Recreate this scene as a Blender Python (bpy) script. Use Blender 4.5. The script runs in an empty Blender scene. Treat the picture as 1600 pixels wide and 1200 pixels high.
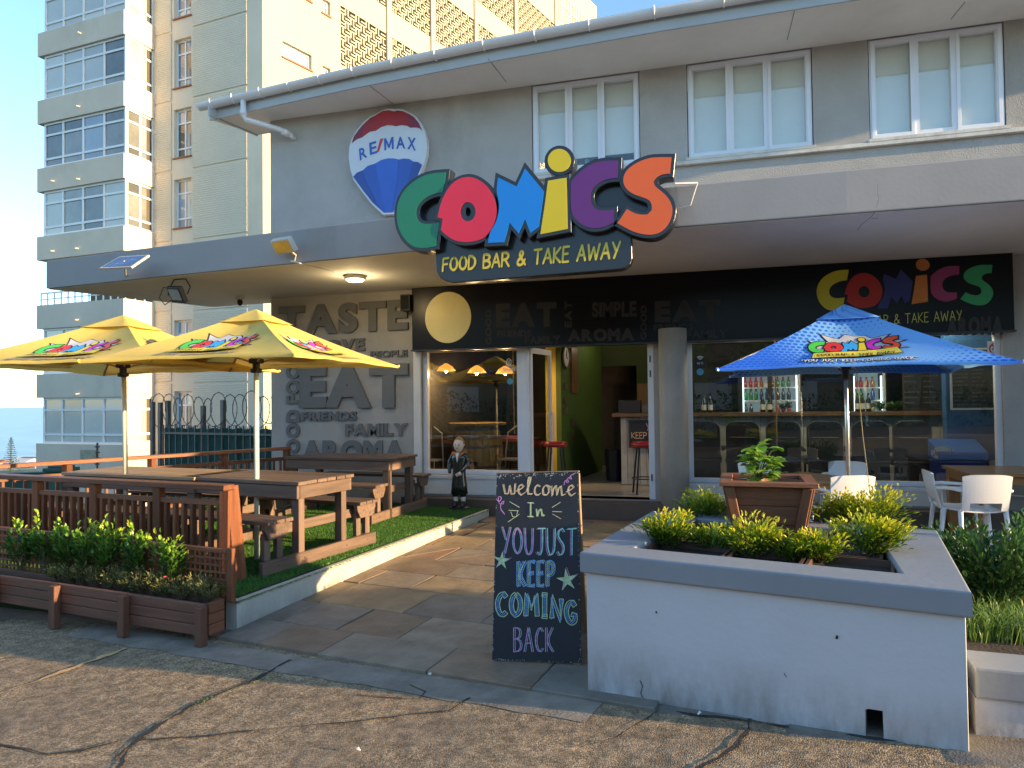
import bpy, bmesh, math, random
import numpy as np
from mathutils import Vector, Matrix, noise
from mathutils.geometry import tessellate_polygon

random.seed(7)
sc = bpy.context.scene
R = math.radians
# ------------------------------------------------------------------ camera
YAW, PITCH, ROLL, FPX = R(15.8), R(1.36), R(0.67), 1110.0
CAMP = Vector((0, 0, 1.6))
cf = Vector((-math.sin(YAW)*math.cos(PITCH), math.cos(YAW)*math.cos(PITCH), math.sin(PITCH)))
r0 = Vector((math.cos(YAW), math.sin(YAW), 0)); u0 = r0.cross(cf)
cr = r0*math.cos(ROLL) - u0*math.sin(ROLL); cu = u0*math.cos(ROLL) + r0*math.sin(ROLL)
cam = bpy.data.cameras.new('camera'); camo = bpy.data.objects.new('camera', cam)
sc.collection.objects.link(camo); sc.camera = camo
cam.sensor_width = 36; cam.lens = 36*FPX/1600; cam.clip_start = .05; cam.clip_end = 60000
mw = Matrix((cr, cu, -cf)).transposed().to_4x4(); mw.translation = CAMP; camo.matrix_world = mw
# ------------------------------------------------------------------ light
SUN_EL, SUN_AZ = R(9.5), R(95.5)      # azimuth clockwise from +Y
sun_dir = Vector((math.sin(SUN_AZ)*math.cos(SUN_EL), math.cos(SUN_AZ)*math.cos(SUN_EL), math.sin(SUN_EL)))
w = bpy.data.worlds.new('World'); sc.world = w; w.use_nodes = True
nt = w.node_tree; bg = nt.nodes['Background']
sky = nt.nodes.new('ShaderNodeTexSky'); sky.sky_type = 'NISHITA'; sky.sun_disc = False
sky.sun_elevation = SUN_EL; sky.sun_rotation = SUN_AZ; sky.air_density = 1.0; sky.dust_density = 0.12; sky.ozone_density = 2.6
nt.links.new(sky.outputs[0], bg.inputs[0]); bg.inputs[1].default_value = 0.15
sl = bpy.data.lights.new('sun', 'SUN'); sl.energy = 3.6; sl.angle = R(0.53); sl.color = (1.0, 0.71, 0.37)
so = bpy.data.objects.new('sun', sl); sc.collection.objects.link(so)
so.rotation_euler = sun_dir.to_track_quat('Z', 'Y').to_euler()
sc.view_settings.view_transform = 'Standard'; sc.view_settings.look = 'None'
sc.view_settings.exposure = 1.88; sc.view_settings.gamma = 1
sc.cycles.max_bounces = 8; sc.cycles.transparent_max_bounces = 12
sc.cycles.use_denoising = True; sc.cycles.caustics_reflective = False; sc.cycles.caustics_refractive = False
sc.cycles.sample_clamp_indirect = 6

# ------------------------------------------------------------------ picking helpers (photo pixel -> place in the world)
def ray(px, py): return cf + cr*((px-800)/FPX) - cu*((py-600)/FPX)
def at_z(px, py, z):
    d = ray(px, py); return CAMP + d*((z-CAMP.z)/d.z)
def at_y(px, py, Y):
    d = ray(px, py); return CAMP + d*(Y/d.y)
def at_d(px, py, dist): return CAMP + ray(px, py)*dist
def G(x, y):
    wgt = min(1, max(0, (9.3-y)/5.1)); return .05*(min(7, max(-9, x))+1)*wgt
def at_g(px, py):
    z = 0
    for _ in range(25):
        p = at_z(px, py, z); z = G(p.x, p.y)
    return p
# ------------------------------------------------------------------ materials
MATS = {}
def rgb(h):
    c = [int(h[i:i+2], 16)/255 for i in (0, 2, 4)]
    return tuple(x/12.92 if x <= .04045 else ((x+.055)/1.055)**2.4 for x in c)
def mat(name, col, rough=.6, var=.12, scale=4, bump=0, bscale=60, metal=0, rnd=0, spec=.5, stain=0, stretch=None,
        emit=None, estr=0, trans=0, coat=0, tint=None, dirt=None):
    if name in MATS: return MATS[name]
    if isinstance(col, str): col = rgb(col)
    m = bpy.data.materials.new(name); m.use_nodes = True; MATS[name] = m
    n, l = m.node_tree.nodes, m.node_tree.links
    b = n['Principled BSDF']; b.inputs['Roughness'].default_value = rough; b.inputs['Metallic'].default_value = metal
    b.inputs['Specular IOR Level'].default_value = spec; b.inputs['Coat Weight'].default_value = coat
    tc = n.new('ShaderNodeTexCoord'); vec = tc.outputs['Object']
    oi = n.new('ShaderNodeObjectInfo')
    mp = n.new('ShaderNodeMapping'); l.new(vec, mp.inputs[0])
    if stretch: mp.inputs['Scale'].default_value = stretch
    ad = n.new('ShaderNodeVectorMath'); ad.operation = 'MULTIPLY_ADD'
    cmb = n.new('ShaderNodeCombineXYZ'); l.new(oi.outputs['Random'], cmb.inputs[0]); l.new(oi.outputs['Random'], cmb.inputs[1])
    l.new(cmb.outputs[0], ad.inputs[0]); ad.inputs[1].default_value = (37, 53, 0); l.new(mp.outputs[0], ad.inputs[2])
    vec = ad.outputs[0]
    ns = n.new('ShaderNodeTexNoise'); ns.inputs['Scale'].default_value = scale; ns.inputs['Detail'].default_value = 8
    ns.inputs['Roughness'].default_value = .62; l.new(vec, ns.inputs['Vector'])
    val = ns.outputs['Fac']
    mr = n.new('ShaderNodeMapRange'); l.new(val, mr.inputs[0]); mr.inputs[1].default_value = .3; mr.inputs[2].default_value = .7
    mr.inputs[3].default_value = 1-var; mr.inputs[4].default_value = 1+var
    f = mr.outputs[0]
    if rnd:
        r2 = n.new('ShaderNodeMapRange'); l.new(oi.outputs['Random'], r2.inputs[0]); r2.inputs[3].default_value = 1-rnd; r2.inputs[4].default_value = 1+rnd
        mm = n.new('ShaderNodeMath'); mm.operation = 'MULTIPLY'; l.new(f, mm.inputs[0]); l.new(r2.outputs[0], mm.inputs[1]); f = mm.outputs[0]
    if tint:
        at = n.new('ShaderNodeAttribute'); at.attribute_name = 'tint'
        cr_ = n.new('ShaderNodeValToRGB'); l.new(at.outputs['Fac'], cr_.inputs[0])
        els = cr_.color_ramp.elements
        els[0].color = (*col, 1); els[1].color = (*tint[-1], 1)
        for i, t in enumerate(tint[:-1]):
            e = els.new((i+1)/len(tint)); e.color = (*t, 1)
        basec = cr_.outputs[0]
    else:
        basec = None
    mx = n.new('ShaderNodeVectorMath'); mx.operation = 'SCALE'
    if basec: l.new(basec, mx.inputs[0])
    else: mx.inputs[0].default_value = col
    l.new(f, mx.inputs['Scale']); out = mx.outputs[0]
    if stain:
        n2 = n.new('ShaderNodeTexNoise'); n2.inputs['Scale'].default_value = scale*.35; n2.inputs['Detail'].default_value = 10; n2.inputs['Roughness'].default_value = .7
        mp2 = n.new('ShaderNodeMapping'); mp2.inputs['Scale'].default_value = (1, 1, .35); l.new(tc.outputs['Object'], mp2.inputs[0]); l.new(mp2.outputs[0], n2.inputs['Vector'])
        m3 = n.new('ShaderNodeMapRange'); l.new(n2.outputs['Fac'], m3.inputs[0]); m3.inputs[1].default_value = .52; m3.inputs[2].default_value = .72; m3.inputs[4].default_value = stain
        mc = n.new('ShaderNodeMix'); mc.data_type = 'RGBA'; l.new(m3.outputs[0], mc.inputs['Factor']); l.new(out, mc.inputs[6])
        mc.inputs[7].default_value = (*(dirt or (col[0]*.42, col[1]*.38, col[2]*.32)), 1); out = mc.outputs[2]
    l.new(out, b.inputs['Base Color'])
    if bump:
        n3 = n.new('ShaderNodeTexNoise'); n3.inputs['Scale'].default_value = bscale; n3.inputs['Detail'].default_value = 6; l.new(vec, n3.inputs['Vector'])
        bp = n.new('ShaderNodeBump'); bp.inputs['Strength'].default_value = bump; bp.inputs['Distance'].default_value = .01
        l.new(n3.outputs['Fac'], bp.inputs['Height']); l.new(bp.outputs[0], b.inputs['Normal'])
        rr = n.new('ShaderNodeMapRange'); l.new(n3.outputs['Fac'], rr.inputs[0]); rr.inputs[3].default_value = rough*.85; rr.inputs[4].default_value = min(1, rough*1.15)
        l.new(rr.outputs[0], b.inputs['Roughness'])
    if emit:
        b.inputs['Emission Color'].default_value = (*emit, 1); b.inputs['Emission Strength'].default_value = estr
    if trans:
        tr = n.new('ShaderNodeBsdfTranslucent'); l.new(out, tr.inputs[0]); ms = n.new('ShaderNodeMixShader'); ms.inputs[0].default_value = trans
        l.new(b.outputs[0], ms.inputs[1]); l.new(tr.outputs[0], ms.inputs[2]); l.new(ms.outputs[0], n['Material Output'].inputs[0])
    m.diffuse_color = (*col, 1)
    return m
def glass_mat(name, boost=1.0, base=.03, tintc=(.93, .97, .95)):
    if name in MATS: return MATS[name]
    m = bpy.data.materials.new(name); m.use_nodes = True; MATS[name] = m
    n, l = m.node_tree.nodes, m.node_tree.links; n.remove(n['Principled BSDF'])
    t = n.new('ShaderNodeBsdfTransparent'); t.inputs[0].default_value = (*tintc, 1)
    g = n.new('ShaderNodeBsdfGlossy'); g.inputs['Roughness'].default_value = .0
    fr = n.new('ShaderNodeFresnel'); fr.inputs[0].default_value = 1.5
    ma = n.new('ShaderNodeMath'); ma.operation = 'MULTIPLY_ADD'; l.new(fr.outputs[0], ma.inputs[0]); ma.inputs[1].default_value = boost; ma.inputs[2].default_value = base
    ns = n.new('ShaderNodeTexNoise'); ns.inputs['Scale'].default_value = 1.2; tc = n.new('ShaderNodeTexCoord'); l.new(tc.outputs['Object'], ns.inputs['Vector'])
    bp = n.new('ShaderNodeBump'); bp.inputs['Strength'].default_value = .05; bp.inputs['Distance'].default_value = .02; l.new(ns.outputs['Fac'], bp.inputs['Height']); l.new(bp.outputs[0], g.inputs['Normal'])
    ge = n.new('ShaderNodeNewGeometry'); inv = n.new('ShaderNodeMath'); inv.operation = 'SUBTRACT'; inv.inputs[0].default_value = 1; l.new(ge.outputs['Backfacing'], inv.inputs[1])
    mu = n.new('ShaderNodeMath'); mu.operation = 'MULTIPLY'; mu.use_clamp = True; l.new(ma.outputs[0], mu.inputs[0]); l.new(inv.outputs[0], mu.inputs[1])
    mx = n.new('ShaderNodeMixShader'); l.new(mu.outputs[0], mx.inputs[0]); l.new(t.outputs[0], mx.inputs[1]); l.new(g.outputs[0], mx.inputs[2])
    l.new(mx.outputs[0], n['Material Output'].inputs[0]); return m
def brick_mat(name, col, sx, sy, bw=.24, bh=.085):
    """painted brickwork too far away to count: relief only"""
    m = mat(name, col, .7, .06, .5, 0); n, l = m.node_tree.nodes, m.node_tree.links
    if n.get('bk'): return m
    tc = n.new('ShaderNodeTexCoord'); sp = n.new('ShaderNodeSeparateXYZ'); l.new(tc.outputs['Object'], sp.inputs[0])
    d = n.new('ShaderNodeVectorMath'); d.operation = 'DOT_PRODUCT'; l.new(tc.outputs['Object'], d.inputs[0]); d.inputs[1].default_value = (sx, sy, 0)
    cb = n.new('ShaderNodeCombineXYZ'); l.new(d.outputs['Value'], cb.inputs[0]); l.new(sp.outputs[2], cb.inputs[1])
    bk = n.new('ShaderNodeTexBrick'); bk.name = 'bk'; l.new(cb.outputs[0], bk.inputs['Vector']); bk.inputs['Scale'].default_value = 1
    bk.inputs['Brick Width'].default_value = bw; bk.inputs['Row Height'].default_value = bh; bk.inputs['Mortar Size'].default_value = .012; bk.inputs['Mortar Smooth'].default_value = .5
    bk.inputs['Color1'].default_value = (1, 1, 1, 1); bk.inputs['Color2'].default_value = (.6, .6, .6, 1); bk.inputs['Mortar'].default_value = (0, 0, 0, 1)
    bp = n.new('ShaderNodeBump'); bp.inputs['Strength'].default_value = 1; bp.inputs['Distance'].default_value = .02
    l.new(bk.outputs['Color'], bp.inputs['Height']); l.new(bp.outputs[0], n['Principled BSDF'].inputs['Normal']); return m

# ------------------------------------------------------------------ objects
WM = {}
def add(name, me, m=None, parent=None, M=None, smooth=False, **props):
    o = bpy.data.objects.new(name, me); sc.collection.objects.link(o)
    if m is not None and me is not None and not me.materials:
        for q in (m if isinstance(m, (list, tuple)) else [m]): me.materials.append(q)
    M = M or Matrix.Identity(4); o.matrix_basis = M; WM[o.name] = M
    if parent is not None:
        o.parent = parent; o.matrix_parent_inverse = WM[parent.name].inverted()
    if smooth: me.polygons.foreach_set('use_smooth', [True]*len(me.polygons))
    for k, v in props.items(): o[k] = v
    return o
def thing(name, label, cat, loc=(0, 0, 0), rz=0, group=None):
    M = Matrix.Translation(loc) @ Matrix.Rotation(rz, 4, 'Z')
    o = add(name, None, M=M); o['label'] = label; o['category'] = cat
    o.empty_display_size = .2
    if group: o['group'] = group
    return o
def tag(o, label, cat, group=None):
    o['label'] = label; o['category'] = cat
    if group: o['group'] = group
    return o
def kids(o): return [c for c in KID.get(o.name, [])]
def copy_tree(root, loc, rz=0, label=None, scale=1, order=None):
    kidmap = {}
    for o in sc.objects:
        if o.parent: kidmap.setdefault(o.parent.name, []).append(o)
    def cp(o, par):
        c = o.copy(); sc.collection.objects.link(c)
        if par is not None: c.parent = par
        for ch in kidmap.get(o.name, []): cp(ch, c)
        return c
    r = cp(root, None)
    r.matrix_basis = Matrix.Translation(loc) @ Matrix.Rotation(rz, 4, 'Z') @ Matrix.Scale(scale, 4)
    if label: r['label'] = label
    return r
def mesh(verts, faces, name='mesh'):
    me = bpy.data.meshes.new(name); me.from_pydata([tuple(v) for v in verts], [], faces); me.update(); return me
class MB:
    def __init__(s): s.v = []; s.f = []; s.mi = []; s.cur = 0
    def add(s, vs, fs):
        o = len(s.v); s.v += [tuple(v) for v in vs]; s.f += [tuple(i+o for i in f) for f in fs]; s.mi += [s.cur]*len(fs); return s
    def box(s, a, b):
        (x0, y0, z0), (x1, y1, z1) = a, b
        return s.add([(x0, y0, z0), (x1, y0, z0), (x1, y1, z0), (x0, y1, z0), (x0, y0, z1), (x1, y0, z1), (x1, y1, z1), (x0, y1, z1)], HEX)
    def hexa(s, eight): return s.add(eight, HEX)
    def quad(s, a, b, c, d): return s.add([a, b, c, d], [(0, 1, 2, 3)])
    def tube(s, pts, r, n=8, caps=True):
        pts = [Vector(p) for p in pts]; rs = r if isinstance(r, (list, tuple)) else [r]*len(pts); vs = []; fs = []
        prev = None
        for i, p in enumerate(pts):
            t = (pts[min(i+1, len(pts)-1)]-pts[max(i-1, 0)]).normalized()
            if prev is None: prev = t.orthogonal().normalized()
            a = (prev - t*prev.dot(t)).normalized(); b = t.cross(a); prev = a
            for k in range(n):
                an = 2*math.pi*k/n; vs.append(p+(a*math.cos(an)+b*math.sin(an))*rs[i])
        for i in range(len(pts)-1):
            for k in range(n): fs.append((i*n+k, i*n+(k+1) % n, (i+1)*n+(k+1) % n, (i+1)*n+k))
        if caps: fs.append(tuple(range(n))[::-1]); fs.append(tuple((len(pts)-1)*n+k for k in range(n)))
        return s.add(vs, fs)
    def lathe(s, prof, c=(0, 0, 0), n=20, sx=1, sy=1):
        vs = []; fs = []
        for (r, z) in prof:
            for k in range(n):
                an = 2*math.pi*k/n; vs.append((c[0]+r*sx*math.cos(an), c[1]+r*sy*math.sin(an), c[2]+z))
        m = len(prof)
        for i in range(m-1):
            for k in range(n): fs.append((i*n+k, i*n+(k+1) % n, (i+1)*n+(k+1) % n, (i+1)*n+k))
        fs.append(tuple(range(n))[::-1]); fs.append(tuple((m-1)*n+k for k in range(n)))
        return s.add(vs, fs)
    def prism(s, poly, z0, z1):
        n = len(poly); tri = tessellate_polygon([[Vector((p[0], p[1], 0)) for p in poly]])
        vs = [(p[0], p[1], z0) for p in poly]+[(p[0], p[1], z1) for p in poly]
        area = sum(poly[i][0]*poly[(i+1) % n][1]-poly[(i+1) % n][0]*poly[i][1] for i in range(n))
        fs = []
        for t in tri:
            a, b, c = t; ar = (poly[b][0]-poly[a][0])*(poly[c][1]-poly[a][1])-(poly[c][0]-poly[a][0])*(poly[b][1]-poly[a][1])
            if ar < 0: a, b, c = a, c, b
            fs.append((a+n, b+n, c+n)); fs.append((c, b, a))
        for i in range(n):
            j = (i+1) % n
            fs.append((i, j, j+n, i+n) if area > 0 else (j, i, i+n, j+n))
        return s.add(vs, fs)
    def make(s, name, m, parent=None, smooth=False, bevel=0, tints=None, M=None, **props):
        me = mesh(s.v, s.f, name)
        if any(s.mi): me.polygons.foreach_set('material_index', s.mi)
        if bevel:
            bm = bmesh.new(); bm.from_mesh(me)
            bmesh.ops.remove_doubles(bm, verts=bm.verts, dist=1e-5)
            ed = [e for e in bm.edges if len(e.link_faces) == 2 and e.calc_face_angle(0) > .5]
            bmesh.ops.bevel(bm, geom=ed, offset=bevel, segments=2, affect='EDGES', profile=.6); bm.to_mesh(me); bm.free()
        if tints is not None:
            at = me.attributes.new('tint', 'FLOAT', 'FACE'); at.data.foreach_set('value', tints)
        return add(name, me, m, parent, M, smooth, **props)
HEX = [(3, 2, 1, 0), (4, 5, 6, 7), (0, 1, 5, 4), (1, 2, 6, 5), (2, 3, 7, 6), (3, 0, 4, 7)]
CB = {}
def cbox(sx, sy, sz, c=.004):
    """box with chamfered edges, centred"""
    k = (round(sx, 3), round(sy, 3), round(sz, 3), c)
    if k in CB: return CB[k].copy() if CB[k].users == 0 else CB[k]
    hx, hy, hz = sx/2, sy/2, sz/2; c = min(c, hx*.45, hy*.45, hz*.45)
    V = {}; vs = []
    for ix in (-1, 1):
        for iy in (-1, 1):
            for iz in (-1, 1):
                for ax in range(3):
                    p = [ix*(hx-c), iy*(hy-c), iz*(hz-c)]; p[ax] = (ix*hx, iy*hy, iz*hz)[ax]
                    V[(ix, iy, iz, ax)] = len(vs); vs.append(p)
    fs = []
    for ax in range(3):
        o = [a for a in range(3) if a != ax]
        for s in (-1, 1):
            q = []
            for a, b in ((-1, -1), (1, -1), (1, 1), (-1, 1)):
                k3 = [0, 0, 0]; k3[ax] = s; k3[o[0]] = a; k3[o[1]] = b; q.append(V[(*k3, ax)])
            fs.append(q)
        for a in (-1, 1):
            for b in (-1, 1):   # edges parallel to ax
                q = []
                for s, w_ in ((-1, 0), (1, 0), (1, 1), (-1, 1)):
                    k3 = [0, 0, 0]; k3[ax] = s; k3[o[0]] = a; k3[o[1]] = b; q.append(V[(*k3, o[w_])])
                fs.append(q)
    for ix in (-1, 1):
        for iy in (-1, 1):
            for iz in (-1, 1): fs.append([V[(ix, iy, iz, a)] for a in range(3)])
    cen = Vector((0, 0, 0)); out = []
    for f in fs:
        n_ = (Vector(vs[f[1]])-Vector(vs[f[0]])).cross(Vector(vs[f[2]])-Vector(vs[f[0]]))
        m_ = sum((Vector(vs[i]) for i in f), cen)
        out.append(tuple(f) if n_.dot(m_) > 0 else tuple(f[::-1]))
    me = mesh(vs, out); CB[k] = me; return me
def beam(name, a, b, w_, t, m, parent=None, up=(0, 0, 1), c=.004, **props):
    """board from a to b; w_ across, t along 'up'"""
    a, b = Vector(a), Vector(b); x = (b-a); L = x.length; x.normalize(); up = Vector(up)
    y = up.cross(x)
    if y.length < 1e-4: y = Vector((0, 1, 0)).cross(x)
    y.normalize(); z = x.cross(y)
    M = Matrix((x, y, z)).transposed().to_4x4(); M.translation = (a+b)/2
    me = cbox(L, w_, t, c)
    if me.materials and me.materials[0] != m: me = me.copy(); me.materials.clear()
    return add(name, me, m, parent, M, **props)
def P(name, a, b, m, parent=None, c=.004, **k):   # axis-aligned chamfered box piece
    a, b = Vector(a), Vector(b); s = b-a
    me = cbox(abs(s.x), abs(s.y), abs(s.z), c)
    if me.materials and me.materials[0] != m: me = me.copy(); me.materials.clear()
    return add(name, me, m, parent, Matrix.Translation((a+b)/2), **k)
# ---- flat shapes
def chaikin(loop, it=2, corner=48):
    for _ in range(it):
        out = []; n = len(loop); nc = []
        for i in range(n):
            a, b, c = Vector(loop[i-1][:2]), Vector(loop[i][:2]), Vector(loop[(i+1) % n][:2])
            ang = math.degrees((b-a).angle(c-b, 0)) if (b-a).length > 1e-6 and (c-b).length > 1e-6 else 0
            if ang > corner: out.append(tuple(b))
            else: out += [tuple(b*.75+a*.25), tuple(b*.75+c*.25)]
        loop = out
    return loop
def curve_mesh(loops, ext=0, off=0, bev=0):
    cd = bpy.data.curves.new('c', 'CURVE'); cd.dimensions = '2D'; cd.fill_mode = 'BOTH' if ext or bev else 'BOTH'
    for lp in loops:
        s = cd.splines.new('POLY'); s.points.add(len(lp)-1)
        for i, p in enumerate(lp): s.points[i].co = (p[0], p[1], 0, 1)
        s.use_cyclic_u = True
    cd.extrude = ext; cd.offset = off; cd.bevel_depth = bev
    o = bpy.data.objects.new('c', cd); me = bpy.data.meshes.new_from_object(o)
    bpy.data.objects.remove(o); bpy.data.curves.remove(cd); me.polygons.foreach_set('use_smooth', [False]*len(me.polygons)); return me
def text_mesh(body, ext=0, off=0, res=6):
    cd = bpy.data.curves.new('t', 'FONT'); cd.body = body; cd.extrude = ext; cd.offset = off; cd.resolution_u = res
    o = bpy.data.objects.new('t', cd); me = bpy.data.meshes.new_from_object(o)
    bpy.data.objects.remove(o); bpy.data.curves.remove(cd); me.polygons.foreach_set('use_smooth', [False]*len(me.polygons)); return me
def bounds(me):
    n = len(me.vertices); a = np.empty(n*3); me.vertices.foreach_get('co', a); a = a.reshape(n, 3); return a, a.min(0), a.max(0)
def setco(me, a): me.vertices.foreach_set('co', a.ravel()); me.update()
def quad_map(me, Q, depth, sgn=1, outw=(0, -1, 0), reach=None):
    """fit mesh to 3-D quad Q (TL,TR,BR,BL); z of mesh (normalised 0..1) goes 'depth' along outw"""
    a, lo, hi = bounds(me)
    if reach: lo, hi = np.array(reach[0]), np.array(reach[1])
    s = (a[:, 0]-lo[0])/max(1e-9, hi[0]-lo[0]); t = (a[:, 1]-lo[1])/max(1e-9, hi[1]-lo[1])
    dz = (a[:, 2]-lo[2])/max(1e-9, hi[2]-lo[2]) if hi[2]-lo[2] > 1e-9 else np.zeros(len(a))
    TL, TR, BR, BL = [np.array(q) for q in Q]; o = np.array(outw)
    p = (BL[None]*((1-s)*(1-t))[:, None]+BR[None]*(s*(1-t))[:, None]+TL[None]*((1-s)*t)[:, None]+TR[None]*(s*t)[:, None])+o[None]*(dz*depth)[:, None]
    setco(me, p); return me
# ---- stroke letters (hand lettering)
SF = {
'A': (.7, [[(0, 0), (.35, 1), (.7, 0)], [(.13, .36), (.57, .36)]]), 'B': (.62, [[(0, 0), (0, 1), (.4, .98), (.55, .84), (.5, .64), (.3, .53), (0, .52)], [(.3, .53), (.58, .42), (.62, .18), (.42, .02), (0, 0)]]),
'C': (.6, [[(.6, .84), (.42, 1), (.18, .92), (0, .62), (0, .35), (.16, .06), (.4, 0), (.6, .14)]]), 'D': (.62, [[(0, 0), (0, 1), (.35, .94), (.6, .68), (.6, .32), (.35, .04), (0, 0)]]),
'E': (.5, [[(.5, 1), (0, 1), (0, 0), (.5, .02)], [(0, .52), (.42, .54)]]), 'F': (.5, [[(.52, 1), (0, .98), (0, 0)], [(0, .52), (.42, .54)]]),
'G': (.65, [[(.6, .84), (.42, 1), (.18, .92), (0, .62), (0, .35), (.16, .06), (.4, 0), (.62, .15), (.62, .42), (.36, .42)]]), 'I': (.34, [[(0, 1), (.34, 1)], [(.17, 1), (.17, 0)], [(0, 0), (.34, 0)]]),
'J': (.55, [[(.05, 1), (.6, 1)], [(.38, 1), (.38, .22), (.22, 0), (0, .1)]]), 'K': (.6, [[(0, 0), (0, 1)], [(.55, 1), (.04, .46), (.6, 0)]]),
'M': (.8, [[(0, 0), (.08, 1), (.4, .35), (.72, 1), (.8, 0)]]), 'N': (.65, [[(0, 0), (0, 1), (.6, 0), (.65, 1)]]),
'O': (.68, [[(.34, 1), (.12, .88), (0, .55), (.06, .2), (.3, 0), (.56, .12), (.68, .45), (.6, .82), (.34, 1)]]), 'P': (.58, [[(0, 0), (0, 1), (.4, .98), (.57, .8), (.5, .56), (.3, .47), (0, .45)]]),
'R': (.62, [[(0, 0), (0, 1), (.4, .98), (.56, .82), (.5, .6), (.3, .5), (0, .48)], [(.26, .5), (.64, 0)]]), 'S': (.55, [[(.52, .88), (.35, 1), (.1, .92), (.03, .72), (.2, .55), (.42, .42), (.5, .22), (.36, .02), (.14, 0), (0, .12)]]),
'T': (.66, [[(0, .98), (.66, 1)], [(.34, 1), (.32, 0)]]), 'U': (.6, [[(0, 1), (.02, .25), (.2, 0), (.42, .02), (.58, .25), (.6, 1)]]), 'V': (.6, [[(0, 1), (.3, 0), (.6, 1)]]),
'W': (.95, [[(0, 1), (.2, 0), (.48, .8), (.72, 0), (.95, 1)]]), 'Y': (.6, [[(0, 1), (.3, .5)], [(.62, 1), (.2, 0)]]), 'H': (.6, [[(0, 0), (0, 1)], [(.6, 0), (.6, 1)], [(0, .5), (.6, .52)]]), 'L': (.5, [[(0, 1), (0, 0), (.5, 0)]]),
'&': (.75, [[(.75, .02), (.2, .68), (.22, .92), (.4, 1), (.52, .86), (.42, .62), (.06, .34), (.05, .1), (.25, 0), (.5, .08), (.7, .4)]]),
' ': (.35, []), '"': (.25, [[(.05, 1), (.02, .8)], [(.2, 1), (.17, .8)]]),
'w': (.7, [[(0, .6), (.12, .1), (.3, .1), (.38, .55), (.48, .08), (.66, .1), (.7, .65)]]), 'e': (.5, [[(0, .25), (.3, .38), (.42, .5), (.3, .62), (.12, .5), (.1, .2), (.28, .03), (.5, .18)]]),
'l': (.35, [[(0, .2), (.22, .7), (.26, 1), (.16, 1.02), (.1, .7), (.12, .1), (.35, .1)]]), 'c': (.42, [[(.4, .52), (.22, .6), (.06, .38), (.1, .1), (.25, .03), (.42, .14)]]),
'o': (.5, [[(.25, .6), (.05, .4), (.1, .08), (.3, .04), (.45, .25), (.38, .52), (.25, .6), (.5, .5)]]), 'm': (.8, [[(0, .55), (.05, .02), (.12, .4), (.26, .58), (.32, .05), (.4, .42), (.55, .56), (.6, .05), (.8, .12)]]), 'n': (.5, [[(0, .55), (.04, .02), (.14, .42), (.3, .55), (.36, .05), (.5, .12)]]),
'a': (.5, [[(.4, .55), (.12, .5), (.04, .2), (.2, .04), (.38, .3), (.4, .55), (.4, .08), (.5, .05)]]), 'd': (.5, [[(.4, .5), (.12, .5), (.04, .2), (.2, .04), (.4, .3), (.46, 1), (.42, .05), (.5, .05)]]), 'i': (.2, [[(.08, .55), (.08, .06), (.2, .1)], [(.1, .78), (.12, .82)]]), 'r': (.4, [[(.03, .02), (.05, .55)], [(.05, .35), (.2, .55), (.38, .5)]]), 'y': (.5, [[(.02, .55), (.1, .15), (.3, .15)], [(.45, .58), (.28, -.3), (.05, -.25)]]), '-': (.4, [[(.05, .3), (.35, .3)]]),
}
def smooth_line(pts, it=2):
    for _ in range(it):
        if len(pts) < 3: return pts
        out = [pts[0]]
        for i in range(1, len(pts)-1):
            a, b, c = Vector(pts[i-1]), Vector(pts[i]), Vector(pts[i+1])
            if math.degrees((b-a).angle(c-b, 0)) > 70: out.append(tuple(b))
            else: out += [tuple(b*.75+a*.25), tuple(b*.75+c*.25)]
        out.append(pts[-1]); pts = out
    return pts
def strokes(text, gap=.16):
    """list of polylines; returns (polylines, width)"""
    x = 0; out = []
    for ch in text:
        w_, ps = SF[ch]
        for p in ps: out.append([(x+a, b) for a, b in p])
        x += w_+gap
    return out, x-gap
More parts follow.
